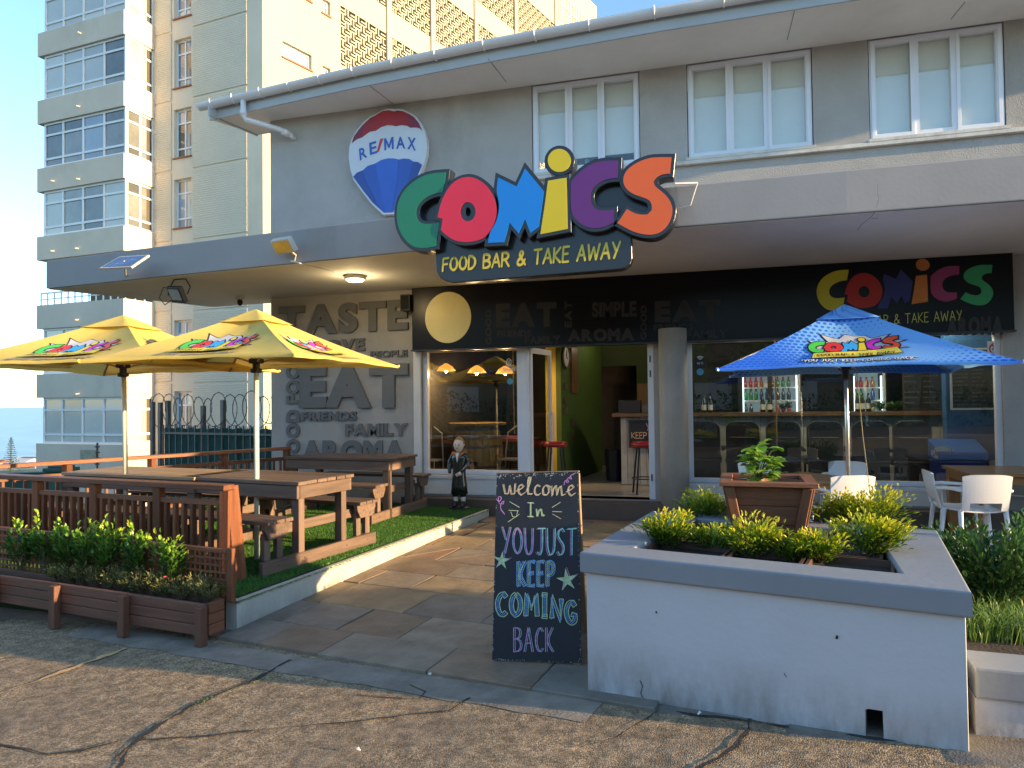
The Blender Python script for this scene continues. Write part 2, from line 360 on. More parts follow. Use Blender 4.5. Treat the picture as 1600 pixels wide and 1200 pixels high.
def ribbons(mb, lines, wd, fn, sm=2, caps=True, flip=1, step=.0006):
    """flat strokes; fn maps (x,y)->3D; wd is width in the lines' own units"""
    fn0 = fn; L2 = []
    for ln in lines:      # split at sharp corners so that no stroke folds over itself
        cur = [ln[0]]
        for i in range(1, len(ln)-1):
            cur.append(ln[i]); a_, b_ = Vector(ln[i])-Vector(ln[i-1]), Vector(ln[i+1])-Vector(ln[i])
            if a_.length > 1e-9 and b_.length > 1e-9 and math.degrees(a_.angle(b_, 0)) > 68: L2.append(cur); cur = [ln[i]]
        cur.append(ln[-1]); L2.append(cur)
    lines = L2
    for li, ln in enumerate(lines):
        p = [Vector(q) for q in smooth_line(ln, sm)]
        e_ = wd*.5; q0 = Vector(fn0(*p[0])); nv = (Vector(fn0(p[0].x+e_, p[0].y))-q0).cross(Vector(fn0(p[0].x, p[0].y+e_))-q0)
        nv = nv.normalized()*(flip*step*(li % 7)) if nv.length > 1e-12 else Vector((0, 0, 0))
        fn = lambda a, b, nv=nv: Vector(fn0(a, b))+nv
        n = len(p); L = []; Rr = []
        for i in range(n):
            t = (p[min(i+1, n-1)]-p[max(i-1, 0)])
            t = t.normalized() if t.length > 1e-9 else Vector((1, 0)); nn = Vector((-t.y, t.x))
            k = wd/2*(1.0+.12*math.sin(i*1.7))
            if caps and (i == 0 or i == n-1): k *= .8
            L.append(p[i]+nn*k); Rr.append(p[i]-nn*k)
        if caps:
            t0 = (p[0]-p[1]).normalized()*wd*.3; t1 = (p[-1]-p[-2]).normalized()*wd*.3
            a0 = [p[0]+t0]; a1 = [p[-1]+t1]
        vs = [fn(*q) for q in L]+[fn(*q) for q in Rr]
        fs = [(n+i, n+i+1, i+1, i) for i in range(n-1)]
        if caps:
            vs += [fn(*(a0[0]+(L[0]-Rr[0])*.22)), fn(*(a0[0]-(L[0]-Rr[0])*.22)), fn(*(a1[0]+(L[-1]-Rr[-1])*.22)), fn(*(a1[0]-(L[-1]-Rr[-1])*.22))]
            fs += [(2*n+1, n, 0, 2*n), (2*n-1, 2*n+3, 2*n+2, n-1)]
        mb.add(vs, fs)
# wall frames
class Wall:
    """vertical plane from p0 to p1 (as seen left to right); outward = towards the viewer's side"""
    def __init__(s, p0, p1):
        s.p = Vector((p0[0], p0[1])); d = Vector((p1[0]-p0[0], p1[1]-p0[1])); s.L = d.length; s.d = d.normalized(); s.n = Vector((s.d.y, -s.d.x))
    def pt(s, u, z, o=0): q = s.p+s.d*u+s.n*o; return Vector((q.x, q.y, z))
    def hit(s, px, py, o=0):
        r_ = ray(px, py); p = s.p+s.n*o; c = Vector((CAMP.x, CAMP.y)); rr = Vector((r_.x, r_.y))
        t = (p-c).dot(s.n)/rr.dot(s.n); w_ = CAMP+r_*t
        return (Vector((w_.x, w_.y))-s.p).dot(s.d), w_.z
    def box(s, mb, u0, u1, z0, z1, o0, o1):
        return mb.hexa([s.pt(u0, z0, o1), s.pt(u1, z0, o1), s.pt(u1, z0, o0), s.pt(u0, z0, o0), s.pt(u0, z1, o1), s.pt(u1, z1, o1), s.pt(u1, z1, o0), s.pt(u0, z1, o0)])
def holed(mb, W, u0, u1, z0, z1, holes, o0, o1):
    """wall slab between offsets o0<o1 with rectangular holes [(u0,u1,z0,z1)]"""
    us = sorted({u0, u1, *[h[0] for h in holes], *[h[1] for h in holes]}); zs = sorted({z0, z1, *[h[2] for h in holes], *[h[3] for h in holes]})
    us = [u for u in us if u0 <= u <= u1]; zs = [z for z in zs if z0 <= z <= z1]
    def solid(i, j):
        if not (0 <= i < len(us)-1 and 0 <= j < len(zs)-1): return False
        u, z = (us[i]+us[i+1])/2, (zs[j]+zs[j+1])/2
        return not any(h[0] < u < h[1] and h[2] < z < h[3] for h in holes)
    for i in range(len(us)-1):
        for j in range(len(zs)-1):
            if not solid(i, j): continue
            a, b, c, d = us[i], us[i+1], zs[j], zs[j+1]; f = W.pt
            mb.quad(f(a, c, o1), f(b, c, o1), f(b, d, o1), f(a, d, o1)); mb.quad(f(b, c, o0), f(a, c, o0), f(a, d, o0), f(b, d, o0))
            if not solid(i-1, j): mb.quad(f(a, c, o0), f(a, c, o1), f(a, d, o1), f(a, d, o0))
            if not solid(i+1, j): mb.quad(f(b, c, o1), f(b, c, o0), f(b, d, o0), f(b, d, o1))
            if not solid(i, j-1): mb.quad(f(a, c, o0), f(b, c, o0), f(b, c, o1), f(a, c, o1))
            if not solid(i, j+1): mb.quad(f(a, d, o1), f(b, d, o1), f(b, d, o0), f(a, d, o0))
def window(parent, W, u0, u1, z0, z1, cu_, cz, fw, fm, panes, o=0, dep=.06, name='window', gap=.0, sash=None):
    """cu_/cz = inner divisions as fractions; panes = material or function(i,j)"""
    us = [u0]+[u0+(u1-u0)*f for f in cu_]+[u1]; zs = [z0]+[z0+(z1-z0)*f for f in cz]+[z1]
    holes = []; pn = []
    for i in range(len(us)-1):
        for j in range(len(zs)-1):
            a, b, c, d = us[i]+fw/2*(1 if i else 2), us[i+1]-fw/2*(1 if i < len(us)-2 else 2), zs[j]+fw/2*(1 if j else 2), zs[j+1]-fw/2*(1 if j < len(zs)-2 else 2)
            holes.append((a, b, c, d)); pn.append((i, j, a, b, c, d))
    mb = MB(); holed(mb, W, u0, u1, z0, z1, holes, o, o+dep)
    root = mb.make(name, fm, parent)
    for i, j, a, b, c, d in pn:
        m_ = panes(i, j) if callable(panes) else panes
        if m_ is None: continue
        q = MB(); W.box(q, a-.004, b+.004, c-.004, d+.004, o+dep*.35, o+dep*.35+.01); q.make('pane', m_, root)
    return root
# =================================================================== GROUND, SEA, TERRAIN
def ground_mat():
    m = mat('aggregate', (.15, .118, .082), .9, .2, 1.2, 0, stain=.0); n, l = m.node_tree.nodes, m.node_tree.links
    b = n['Principled BSDF']; tc = n.new('ShaderNodeTexCoord'); base = b.inputs['Base Color'].links[0].from_socket
    v = n.new('ShaderNodeTexVoronoi'); v.inputs['Scale'].default_value = 125; v.inputs['Randomness'].default_value = 1; l.new(tc.outputs['Object'], v.inputs['Vector'])
    cr_ = n.new('ShaderNodeValToRGB'); e = cr_.color_ramp.elements; e[0].position = .0; e[0].color = (.12, .085, .055, 1); e[1].position = 1; e[1].color = (.62, .42, .225, 1)
    for p_, c_ in ((.25, (.22, .15, .09, 1)), (.5, (.36, .24, .13, 1)), (.8, (.48, .33, .18, 1))): x = e.new(p_); x.color = c_
    sp = n.new('ShaderNodeSeparateColor'); l.new(v.outputs['Color'], sp.inputs[0]); l.new(sp.outputs[0], cr_.inputs[0])
    # worn dark patches
    n2 = n.new('ShaderNodeTexNoise'); n2.inputs['Scale'].default_value = 1.1; n2.inputs['Detail'].default_value = 10; n2.inputs['Roughness'].default_value = .68; l.new(tc.outputs['Object'], n2.inputs['Vector'])
    mr = n.new('ShaderNodeMapRange'); l.new(n2.outputs[0], mr.inputs[0]); mr.inputs[1].default_value = .42; mr.inputs[2].default_value = .68; mr.inputs[3].default_value = .2; mr.inputs[4].default_value = .85
    n4 = n.new('ShaderNodeTexNoise'); n4.inputs['Scale'].default_value = 14; n4.inputs['Detail'].default_value = 8; l.new(tc.outputs['Object'], n4.inputs['Vector'])
    m4 = n.new('ShaderNodeMapRange'); l.new(n4.outputs[0], m4.inputs[0]); m4.inputs[1].default_value = .35; m4.inputs[2].default_value = .65; m4.inputs[3].default_value = .7; m4.inputs[4].default_value = 1.25
    mx = n.new('ShaderNodeMix'); mx.data_type = 'RGBA'; l.new(mr.outputs[0], mx.inputs['Factor']); l.new(cr_.outputs[0], mx.inputs[6]); mx.inputs[7].default_value = (.20, .145, .095, 1)
    sc_ = n.new('ShaderNodeVectorMath'); sc_.operation = 'SCALE'; l.new(mx.outputs[2], sc_.inputs[0]); l.new(m4.outputs[0], sc_.inputs['Scale'])
    l.new(sc_.outputs[0], b.inputs['Base Color'])
    bp = n.new('ShaderNodeBump'); bp.inputs['Strength'].default_value = .6; bp.inputs['Distance'].default_value = .006; bp.invert = True; l.new(v.outputs['Distance'], bp.inputs['Height'])
    b2 = n.new('ShaderNodeBump'); b2.inputs['Strength'].default_value = .8; b2.inputs['Distance'].default_value = .012; l.new(n4.outputs[0], b2.inputs['Height']); l.new(bp.outputs[0], b2.inputs['Normal']); l.new(b2.outputs[0], b.inputs['Normal'])
    b.inputs['Specular IOR Level'].default_value = .3
    return m
M_agg = ground_mat()
# pavement: fine sheet with slight unevenness
def grid_sheet(name, xs, ys, zf, m, **k):
    vs = [(x, y, zf(x, y)) for y in ys for x in xs]; nx = len(xs)
    fs = [(j*nx+i, j*nx+i+1, (j+1)*nx+i+1, (j+1)*nx+i) for j in range(len(ys)-1) for i in range(nx-1)]
    return add(name, mesh(vs, fs), m, smooth=True, **k)
def lin(a, b, n): return [a+(b-a)*i/(n-1) for i in range(n)]
Gn = lambda x, y: G(x, y)+.006*noise.noise((x*1.7, y*1.7, 0))+(.002*noise.noise((x*9, y*9, 4)))
pave = grid_sheet('pavement', lin(-16, 12, 300), lin(-6, 4.75, 130), lambda x, y: Gn(x, y)-.012, M_agg, kind='structure')
M_base = mat('ground_concrete', (.27, .20, .15), .9, .2, 2, .4, 40)
grid_sheet('terrace_ground', lin(-8.2, 12, 60), lin(4.75, 16, 40), lambda x, y: G(x, y)-.03, M_base, kind='structure')
M_asph = mat('road_asphalt', (.05, .05, .052), .9, .2, 3, .5, 120)
grid_sheet('road', lin(-60, 60, 40), lin(-16, -6, 8), lambda x, y: G(x, y)-.15, M_asph, kind='structure')
M_terr = mat('hillside', (.07, .085, .04), .95, .35, .05, .3, 3)
def tz(x, y):
    d = math.hypot(x, y); return -2.6-max(0, d-18)*.0655+noise.noise((x*.02, y*.02, 1))*min(3, d*.01)
grid_sheet('hillside', [-900+i*18 for i in range(50)]+[-8.3], [-60]+[8+i*13 for i in range(1, 60)], lambda x, y: tz(x, y) if (x, y) != (0, 0) else 0, M_terr, kind='structure')
M_sea = mat('sea_water', (.045, .115, .20), .32, .12, .002, .25, .02, spec=.35)
add('sea', mesh([(-40000, -8000, -48), (12000, -8000, -48), (12000, 42000, -48), (-40000, 42000, -48)], [(0, 1, 2, 3)]), M_sea, kind='structure')
# joints of the pavement concrete, as thin strips following the sheet
def strip(name, pts, w_, m, lift=.004, parent=None, **k):
    P3 = []
    for i in range(len(pts)-1):
        a, b = pts[i], pts[i+1]; n_ = max(2, int((b-a).length/.04))
        P3 += [a.lerp(b, t/n_) for t in range(n_)]
    P3.append(pts[-1]); vs = []; N = len(P3)
    for i, p in enumerate(P3):
        t = (P3[min(i+1, N-1)]-P3[max(0, i-1)]); t.z = 0; t.normalize(); nn = Vector((-t.y, t.x, 0))
        j = noise.noise((p.x*7, p.y*7, 3))*w_*.9+noise.noise((p.x*31, p.y*31, 2))*w_*.5; ww = w_*max(.12, .42+.55*noise.noise((p.x*6, p.y*6, 9))+.35*noise.noise((p.x*23, p.y*23, 5)))
        for s in (-1, 1):
            q = p+nn*(s*ww+j); vs.append((q.x, q.y, Gn(q.x, q.y)-.012+lift))
    return add(name, mesh(vs, [(2*i, 2*i+1, 2*i+3, 2*i+2) for i in range(N-1)]), m, parent, **k)
M_crack = mat('crack_dark', (.035, .03, .025), .95, .4, 9, .5, 80)
M_joint = mat('joint_sealant', (.60, .36, .15), .85, .25, 8, .5, 60)
M_kerbst = mat('kerb_concrete', (.17, .15, .125), .85, .25, 6, .4, 60)
g = at_g
strip('joint', [g(-60, 1103), g(60, 1062), g(130, 1035), g(196, 1011)], .04, M_joint, .006, pave)
strip('joint', [g(180, 1180), g(215, 1150), g(300, 1100), g(410, 1052), g(455, 1028)], .03, M_crack, .005, pave)
strip('crack', [g(-20, 1158), g(30, 1166), g(75, 1177), g(130, 1170), g(225, 1147)], .018, M_crack, .006, pave)
strip('crack', [g(225, 1149), g(200, 1170), g(180, 1205)], .02, M_crack, .006, pave)
strip('crack', [g(235, 1153), g(300, 1150), g(400, 1138), g(520, 1128), g(640, 1114), g(700, 1108), g(735, 1088)], .014, M_crack, .006, pave)
strip('crack', [g(1090, 1200), g(1150, 1165), g(1170, 1130), g(1175, 1118)], .02, M_crack, .006, pave)
strip('crack', [g(930, 1092), g(1040, 1108), g(1180, 1125), g(1300, 1142), g(1420, 1156)], .02, M_crack, .006, pave)
strip('crack', [g(905, 1165), g(960, 1150), g(1010, 1120), g(1030, 1108)], .007, M_crack, .006, pave)
strip('crack', [g(640, 1068), g(665, 1078), g(655, 1090), g(600, 1088), g(556, 1084)], .008, M_crack, .006, pave)
# smoother concrete band between the slabs and the aggregate
_a, _b = at_g(150, 975), at_g(940, 1098); bd = (_b-_a); bd.z = 0; Lb = bd.length; bd.normalize(); bnn = Vector((bd.y, -bd.x, 0)); vs = []; nb_ = 90
for i in range(nb_+1):
    for j in range(5):
        q = _a+bd*(Lb*i/nb_)+bnn*(-.03+.065*j*(1+.12*noise.noise((i*.2, 0, 0)))); vs.append((q.x, q.y, Gn(q.x, q.y)-.012+.0035))
add('concrete_band', mesh(vs, [(i*5+j, i*5+j+1, (i+1)*5+j+1, (i+1)*5+j) for i in range(nb_) for j in range(4)]), mat('band_concrete', (.25, .20, .15), .85, .3, 5, .5, 70, stain=.4), pave)
# litter on the pavement
M_lit = mat('litter_white', (.7, .7, .68), .6)
for i, (px, py, lb) in enumerate([(1093, 1115, 'crumpled white paper scrap on the pavement below the big white planter'), (672, 1054, 'tiny white paper scrap at the edge of the paving slabs'), (560, 1172, 'small white scrap lying alone on the gravelly pavement')]):
    p = g(px, py); mb = MB(); vs = [(p.x+.016*math.cos(k*1.05)*random.uniform(.5, 1), p.y+.014*math.sin(k*1.05)*random.uniform(.5, 1), p.z-.004+random.random()*.012) for k in range(6)]+[(p.x, p.y, p.z+.016)]
    mb.add(vs, [(k, (k+1) % 6, 6) for k in range(6)]); tag(mb.make('paper_scrap', M_lit), lb, 'litter')
# =================================================================== PATH SLABS
K0 = at_g(367, 984); K1 = Vector((-3.03, 9.40, 0))
KB = Vector((-3.02, 9.44, 0))
E0, E1 = at_g(367, 1001), at_g(912, 1092)
def clip(poly, a, b):      # keep left of a->b
    out = []; n_ = len(poly)
    f = lambda p: (b[0]-a[0])*(p[1]-a[1])-(b[1]-a[1])*(p[0]-a[0])
    for i in range(n_):
        p, q = poly[i], poly[(i+1) % n_]; fp, fq = f(p), f(q)
        if fp >= 0: out.append(p)
        if fp*fq < 0: t = fp/(fp-fq); out.append((p[0]+(q[0]-p[0])*t, p[1]+(q[1]-p[1])*t))
    return out
path = grid_sheet('path', lin(-3.9, 2.2, 40), lin(3.2, 9.42, 40), lambda x, y: G(x, y)-.006+(-.05 if clip([(x, y)]*3, E0, E1) == [] else 0), mat('mortar', (.17, .145, .115), .95, .25, 12, .6, 90), kind='structure')
SL = [mat('slab_'+k, c, .62, .32, 3.2, .45, 26, rnd=.14, stain=.55) for k, c in (('brown', (.25, .17, .11)), ('ochre', (.31, .215, .12)), ('grey', (.215, .18, .14)), ('rust', (.26, .15, .095)), ('sand', (.26, .20, .14)))]
rs = random.Random(4)
ux = (E1-E0); ux.z = 0; ux.normalize(); uy = Vector((-ux.y, ux.x, 0)); kd = (K1-K0); kd.z = 0; kd.normalize()
slabs = []
row = 0; v0 = 0.0
while v0 < 6.2:
    h = rs.choice([.42, .5, .58]); u = -1.2-rs.random()*.6
    while u < 5.2:
        w_ = rs.choice([.42, .58, .72, .9]); sk = 1/ max(.2, kd.dot(uy)); j = lambda: rs.uniform(-.02, .02) if v0 > 1.4 else rs.uniform(-.006, .006)
        q = []
        for a, b in ((u, v0), (u+w_, v0), (u+w_, v0+h), (u, v0+h)):
            bb = b + (.10*math.sin(a*1.3) if v0 > 1.6 and b > v0 else 0)*(1 if row % 2 else -1)*.6
            p = E0+ux*(a+b*kd.dot(ux)*.9+ (j()))+uy*(bb+j()); q.append((p.x, p.y))
        if v0 > 1.6 and rs.random() < .35:    # split on the diagonal
            polys = [[q[0], q[1], q[2]], [q[0], q[2], q[3]]]
        else: polys = [q]
        slabs += polys; u += w_
    v0 += h; row += 1
ns = 0
for q in slabs:
    for a, b in ((K1, K0), (E0, E1), ((1.15, 3.0), (1.15, 9.4)), ((6, 9.40), (-6, 9.40))):
        q = clip(q, a, b)
        if len(q) < 3: break
    if len(q) < 3: continue
    c = Vector((sum(p[0] for p in q)/len(q), sum(p[1] for p in q)/len(q)))
    ar = abs(sum(q[i][0]*q[(i+1) % len(q)][1]-q[(i+1) % len(q)][0]*q[i][1] for i in range(len(q))))/2
    if ar < .02 or (c.x > -.35 and c.y < 5.1): continue
    ins = [Vector(p)+(c-Vector(p)).normalized()*.0045 for p in q]; ins2 = [Vector(p)+(c-Vector(p)).normalized()*.012 for p in q]
    dz = rs.uniform(0, .004); n_ = len(q)
    vs = [(p.x-c.x, p.y-c.y, G(p.x, p.y)-.02) for p in ins]+[(p.x-c.x, p.y-c.y, G(p.x, p.y)+.004+dz) for p in ins]+[(p.x-c.x, p.y-c.y, G(p.x, p.y)+.008+dz) for p in ins2]
    fs = [(i, (i+1) % n_, (i+1) % n_+n_, i+n_) for i in range(n_)]+[(i+n_, (i+1) % n_+n_, (i+1) % n_+2*n_, i+2*n_) for i in range(n_)]+[tuple(range(2*n_, 3*n_))]
    add('slab', mesh(vs, fs), rs.choice(SL[:2]+SL[3:] if c.y > 5.4 and rs.random() < .75 else [SL[2], SL[2], SL[4], SL[0]]), path, Matrix.Translation((c.x, c.y, 0))); ns += 1
# =================================================================== LAWN + KERB
LZ = .11
lawn_poly = [(K0.x-.02, K0.y+.06), (K1.x, K1.y+.2), (-6.75, 9.72), (-7.9, 9.72), (-8.2, 5.3)]
M_lawnb = mat('turf_backing', (.012, .035, .008), .95, .3, 6)
mb = MB(); mb.prism(lawn_poly, -.6, LZ); mb.make('lawn_base', M_lawnb, kind='structure')
M_kerb = mat('kerb_white_paint', (.54, .51, .43), .6, .06, 3, .25, 30, stain=.35)
mb = MB(); k0, k1 = Vector((K0.x, K0.y)), Vector((K1.x, K1.y)); kn = Vector((kd.y, -kd.x))
kk = -kn*.09; mb.hexa([(*(k0+kk), -.3), (*(k0+kn*.02), -.3), (*(k1+kn*.02), -.3), (*(k1+kk), -.3), (*(k0+kk), LZ-.005), (*(k0+kn*.02), LZ-.005), (*(k1+kn*.02), LZ-.005), (*(k1+kk), LZ-.005)])
kerb = mb.make('kerb_wall', M_kerb, bevel=.003); tag(kerb, 'low white painted kerb wall along the artificial lawn edge', 'kerb')
# turf
def turf():
    rng = np.random.default_rng(3); N = 330000
    x = rng.uniform(-7.6, -2.9, N); y = K0.y-.02+(9.66-K0.y)*rng.random(N)**1.25
    kx = k0.x+(k1.x-k0.x)*(y-k0.y)/(k1.y-k0.y)
    keep = (x < kx+.025) & (y > k0.y-.01+(kx-x)*.13); x, y, kx = x[keep], y[keep], kx[keep]
    n_ = len(x); edge = (x > kx-.05); L = rng.uniform(.012, .024, n_)+edge*.016; az = rng.uniform(0, 2*np.pi, n_)
    lean = rng.uniform(.1, .7, n_); lx = np.cos(az)*lean*L; ly = np.sin(az)*lean*L; lx += edge*L*.9
    wv = .003; px = -np.sin(az)*wv; py = np.cos(az)*wv
    z0 = np.full(n_, LZ)-edge*.008; h = L*(1-edge*.75)-edge*rng.uniform(0, .03, n_)
    V = np.empty((n_, 3, 3)); V[:, 0] = np.c_[x-px, y-py, z0]; V[:, 1] = np.c_[x+px, y+py, z0]; V[:, 2] = np.c_[x+lx, y+ly, z0+h]
    me = bpy.data.meshes.new('turf'); me.vertices.add(n_*3); me.vertices.foreach_set('co', V.ravel()); me.loops.add(n_*3)
    me.loops.foreach_set('vertex_index', np.arange(n_*3)); me.polygons.add(n_); me.polygons.foreach_set('loop_start', np.arange(n_)*3); me.polygons.foreach_set('loop_total', np.full(n_, 3)); me.update(calc_edges=True)
    at = me.attributes.new('tint', 'FLOAT', 'FACE'); at.data.foreach_set('value', rng.random(n_))
    m = mat('turf_blades', (.03, .13, .018), .55, .2, 2, trans=.3, tint=[(.07, .19, .025), (.15, .31, .045)])
    return add('artificial_grass', me, m, kind='stuff')
tag(turf(), 'short bright green artificial grass covering the seating deck', 'grass')
# =================================================================== FAR LEFT BACKGROUND
M_grw = mat('green_painted_wall', (.02, .075, .05), .7, .15, 2, .3, 20)
W = Wall(at_z(-60, 760, -1.4).xy, at_z(118, 722, .0).xy) if False else None
mb = MB(); a = at_d(-80, 742, 17); b = at_d(100, 737, 17)
M_greenw = M_grw
mb.hexa([(a.x, a.y, -4), (b.x, b.y, -4), (b.x, b.y+.3, -4), (a.x, a.y+.3, -4), (a.x, a.y, a.z), (b.x, b.y, b.z), (b.x, b.y+.3, b.z), (a.x, a.y+.3, a.z)])
gw = thing('boundary_wall', 'dark green painted boundary wall with capped pier beyond the side fence', 'wall', (b.x, b.y, -4))
mb.make('wall_panel', M_grw, gw)
c = at_d(96, 727, 16.8); mb = MB(); mb.box((c.x-.2, c.y-.2, -4), (c.x+.2, c.y+.2, c.z-.14)); mb.make('pier', M_grw, gw)
mb = MB(); mb.box((c.x-.27, c.y-.27, c.z-.138), (c.x+.27, c.y+.27, c.z-.05)); mb.box((c.x-.2, c.y-.2, c.z-.05), (c.x+.2, c.y+.2, c.z)); mb.make('pier_cap', M_grw, gw, bevel=.02)
M_roofw = mat('far_roof_white', (.55, .52, .48), .7, .15, .1); M_roofr = mat('far_roof_tile', (.28, .09, .05), .8, .2, .2); M_hw = mat('far_house_wall', (.5, .46, .4), .8, .1, .1)
for px, py, d_, w_, h_, mr_, lb in [(38, 716, 420, 14, 5, M_roofw, 'distant white roofed house between the pine and the tower'), (52, 714, 500, 18, 6, M_roofr, 'distant red roofed house just before the sea'), (28, 722, 330, 12, 4, M_roofw, 'pale low house in front of the distant roofs'), (58, 722, 300, 10, 4, M_roofw, 'small white house hard against the apartment tower base'), (-6, 718, 450, 16, 5, M_roofr, 'distant brown roofed house left of the pine')]:
    p = at_d(px, py, d_); t = thing('far_house', lb, 'house', (p.x, p.y, p.z-h_))
    mb = MB(); mb.box((p.x-w_/2, p.y-5, p.z-h_-10), (p.x+w_/2, p.y+5, p.z-h_*.35)); mb.make('wall', M_hw, t)
    mb = MB(); x0, x1, y0, y1, zb, zt = p.x-w_/2-.6, p.x+w_/2+.6, p.y-5.6, p.y+5.6, p.z-h_*.349, p.z
    mb.add([(x0, y0, zb), (x1, y0, zb), (x1, y1, zb), (x0, y1, zb), (x0, p.y, zt), (x1, p.y, zt)], [(0, 1, 5, 4), (2, 3, 4, 5), (1, 2, 5), (3, 0, 4), (3, 2, 1, 0)]); mb.make('roof', mr_, t)
# Norfolk pine
M_pine = mat('pine_needles', (.022, .05, .022), .8, .3, 3, tint=[(.035, .07, .03), (.05, .09, .035)]); M_bark = mat('bark', (.09, .06, .04), .9, .3, 6, .5, 30)
def pine(px, pyt, pyb, d_, lb):
    b = at_d(px, pyb, d_); tt = at_d(px, pyt, d_); H = tt.z-b.z; t = thing('norfolk_pine', lb, 'tree', (b.x, b.y, b.z-2))
    mb = MB(); mb.tube([(b.x, b.y, b.z-2), (b.x, b.y, tt.z)], [H*.025, H*.004], 6); mb.make('trunk', M_bark, t)
    mb = MB(); tn = []; rg = random.Random(2)
    nl = 19
    for i in range(nl):
        f = i/(nl-1); z = b.z+H*(.06+.93*f); Rr = H*.25*(1-f)**.8+H*.015
        for k in range(9):
            an = 2*math.pi*(k+rg.random()*.7)/9; r_ = Rr*rg.uniform(.75, 1.1)
            for q in range(9):
                s = (q+1)/9*r_; x, y = b.x+math.cos(an)*s, b.y+math.sin(an)*s; zz = z-s*.12+ s*s*.12/max(.1, r_)
                w_ = H*.022*rg.uniform(.7, 1.3); pl = [(x+rg.uniform(-1, 1)*w_, y+rg.uniform(-1, 1)*w_, zz+rg.uniform(-1, 1)*w_*.8) for _ in range(3)]
                mb.add(pl, [(0, 1, 2)]); tn.append(rg.random())
    mb.make('crown', M_pine, t, tints=tn)
pine(17, 684, 742, 150, 'tall dark Norfolk pine standing against the sea')
pine(-16, 700, 745, 210, 'smaller pine half hidden at the picture edge by the sea')
# =================================================================== TOWER BLOCK
tower = thing('apartment_tower', 'tall cream apartment tower with glazed bays rising behind the restaurant', 'building', (-17, 24, -6))
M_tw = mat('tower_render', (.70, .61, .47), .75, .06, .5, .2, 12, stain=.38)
M_par = mat('tower_parapet', (.64, .545, .43), .75, .08, .6, .2, 12, stain=.45)
M_fw = mat('white_window_frame', (.74, .75, .76), .4, .04)
M_pnA = mat('far_pane_blind', (.50, .50, .45), .08, .08, .7, spec=.9, rnd=.2); M_pnB = mat('far_pane_dark', (.16, .16, .145), .06, .3, 1.2, spec=.9, rnd=.5)
M_pnC = mat('far_pane_blue', (.26, .31, .37), .05, .2, .6, spec=1.0, rnd=.3)
M_sill = mat('sill_tile_red', (.30, .12, .06), .6, .1)
def c2(px, d_, py=400): p = at_d(px, py, d_); return Vector((p.x, p.y))
A0, A1, A2, A3, A4 = c2(64.5, 29.0), c2(196, 27.3), c2(240, 28.6), c2(300, 27.85), c2(411, 26.4)
B5 = Vector((A4.x, A4.y))
dR = (cr*.539+Vector((cf.x, cf.y, 0)).normalized()*.842); dR = Vector((dR.x, dR.y)).normalized()
A5 = A4+dR*29
Wb, Ws, Wm, Wr = Wall(A0, A1), Wall(A1, A2), Wall(A2, A4), Wall(A4, A5)
ST = 2.8; Z0 = 14.1     # parapet top reference
back = Vector((-.27, .96))
body = [tuple(A2-Wm.n*.3-Wm.d*4.5), tuple(A2-Wm.n*.0), tuple(A4), tuple(A5), tuple(A5-Wm.d*14), tuple(A2-Wm.d*5.2+back*22)]
# main front wall, with openings for the stair windows
swin = []
for k in range(-6, 6):
    zc = 14.1+ST*k
    swin.append((zc-.15-.95+.95, zc+1.75))
ua, ub = Wm.hit(272, 200)[0], Wm.hit(299, 200)[0]
def wz(px, py, W_=Wm): return W_.hit(px, py)[1]
holes = []; zb, zt = wz(285, 137), wz(285, 60)
for k in range(-5, 5): holes.append((ua, ub, zb+ST*k, zt+ST*k))
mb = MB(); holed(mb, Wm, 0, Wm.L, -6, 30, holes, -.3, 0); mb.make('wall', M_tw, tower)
for h in holes:
    window(tower, Wm, h[0], h[1], h[2]+.03, h[3], [.5], [.2, .72], .07, M_fw, lambda i, j: random.choice([M_pnA, M_pnC, M_pnB]), o=-.2)
    mb = MB(); Wm.box(mb, h[0]-.03, h[1]+.03, h[2]-.02, h[2]+.028, -.198, .07); mb.make('sill', M_sill, tower)
# raised painted brick panels
M_brk = brick_mat('painted_brick', (.70, .62, .48), Wm.d.x, Wm.d.y)
for (pa, pb, y0_, y1_) in ((302, 386, 38, 143), (240, 268, 58, 166)):
    u_a, u_b = Wm.hit(pa, 100)[0], Wm.hit(pb, 100)[0]; z1_ = wz((pa+pb)/2, y0_*.5+18); z1_ = wz(pb if pa > 300 else pa, y0_ if pa < 300 else 20); z1_ = z1_
    for k in range(-7, 4):
        top = (wz(386, 21) if pa > 300 else wz(240, 61))+ST*k
        mb = MB(); Wm.box(mb, u_a, u_b, top-ST+.09, top, 0, .035); mb.make('brick_panel', M_brk, tower)
# right sunlit flank with openings
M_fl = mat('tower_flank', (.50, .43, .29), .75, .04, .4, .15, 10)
fh = []
def rect(Wx, x0, y0, x1, y1):    # px corners: left edge top/bottom, right edge x
    u_, zt_ = Wx.hit(x0, y0); _, zb_ = Wx.hit(x0, y1); u2, _ = Wx.hit(x1, y1); return (u_, u2, zb_, zt_)
w1 = rect(Wr, 441, 63, 487, 89)
w2 = rect(Wr, 503, -4, 516, 20); 
for k in (-1, 0, 1, 2):
    fh.append((w1[0], w1[1], w1[2]+ST*k, w1[3]+ST*k)); fh.append((w2[0], w2[1], w2[2]+ST*k, w2[3]+ST*k))
fh = [h for h in fh if h[3] < 27]
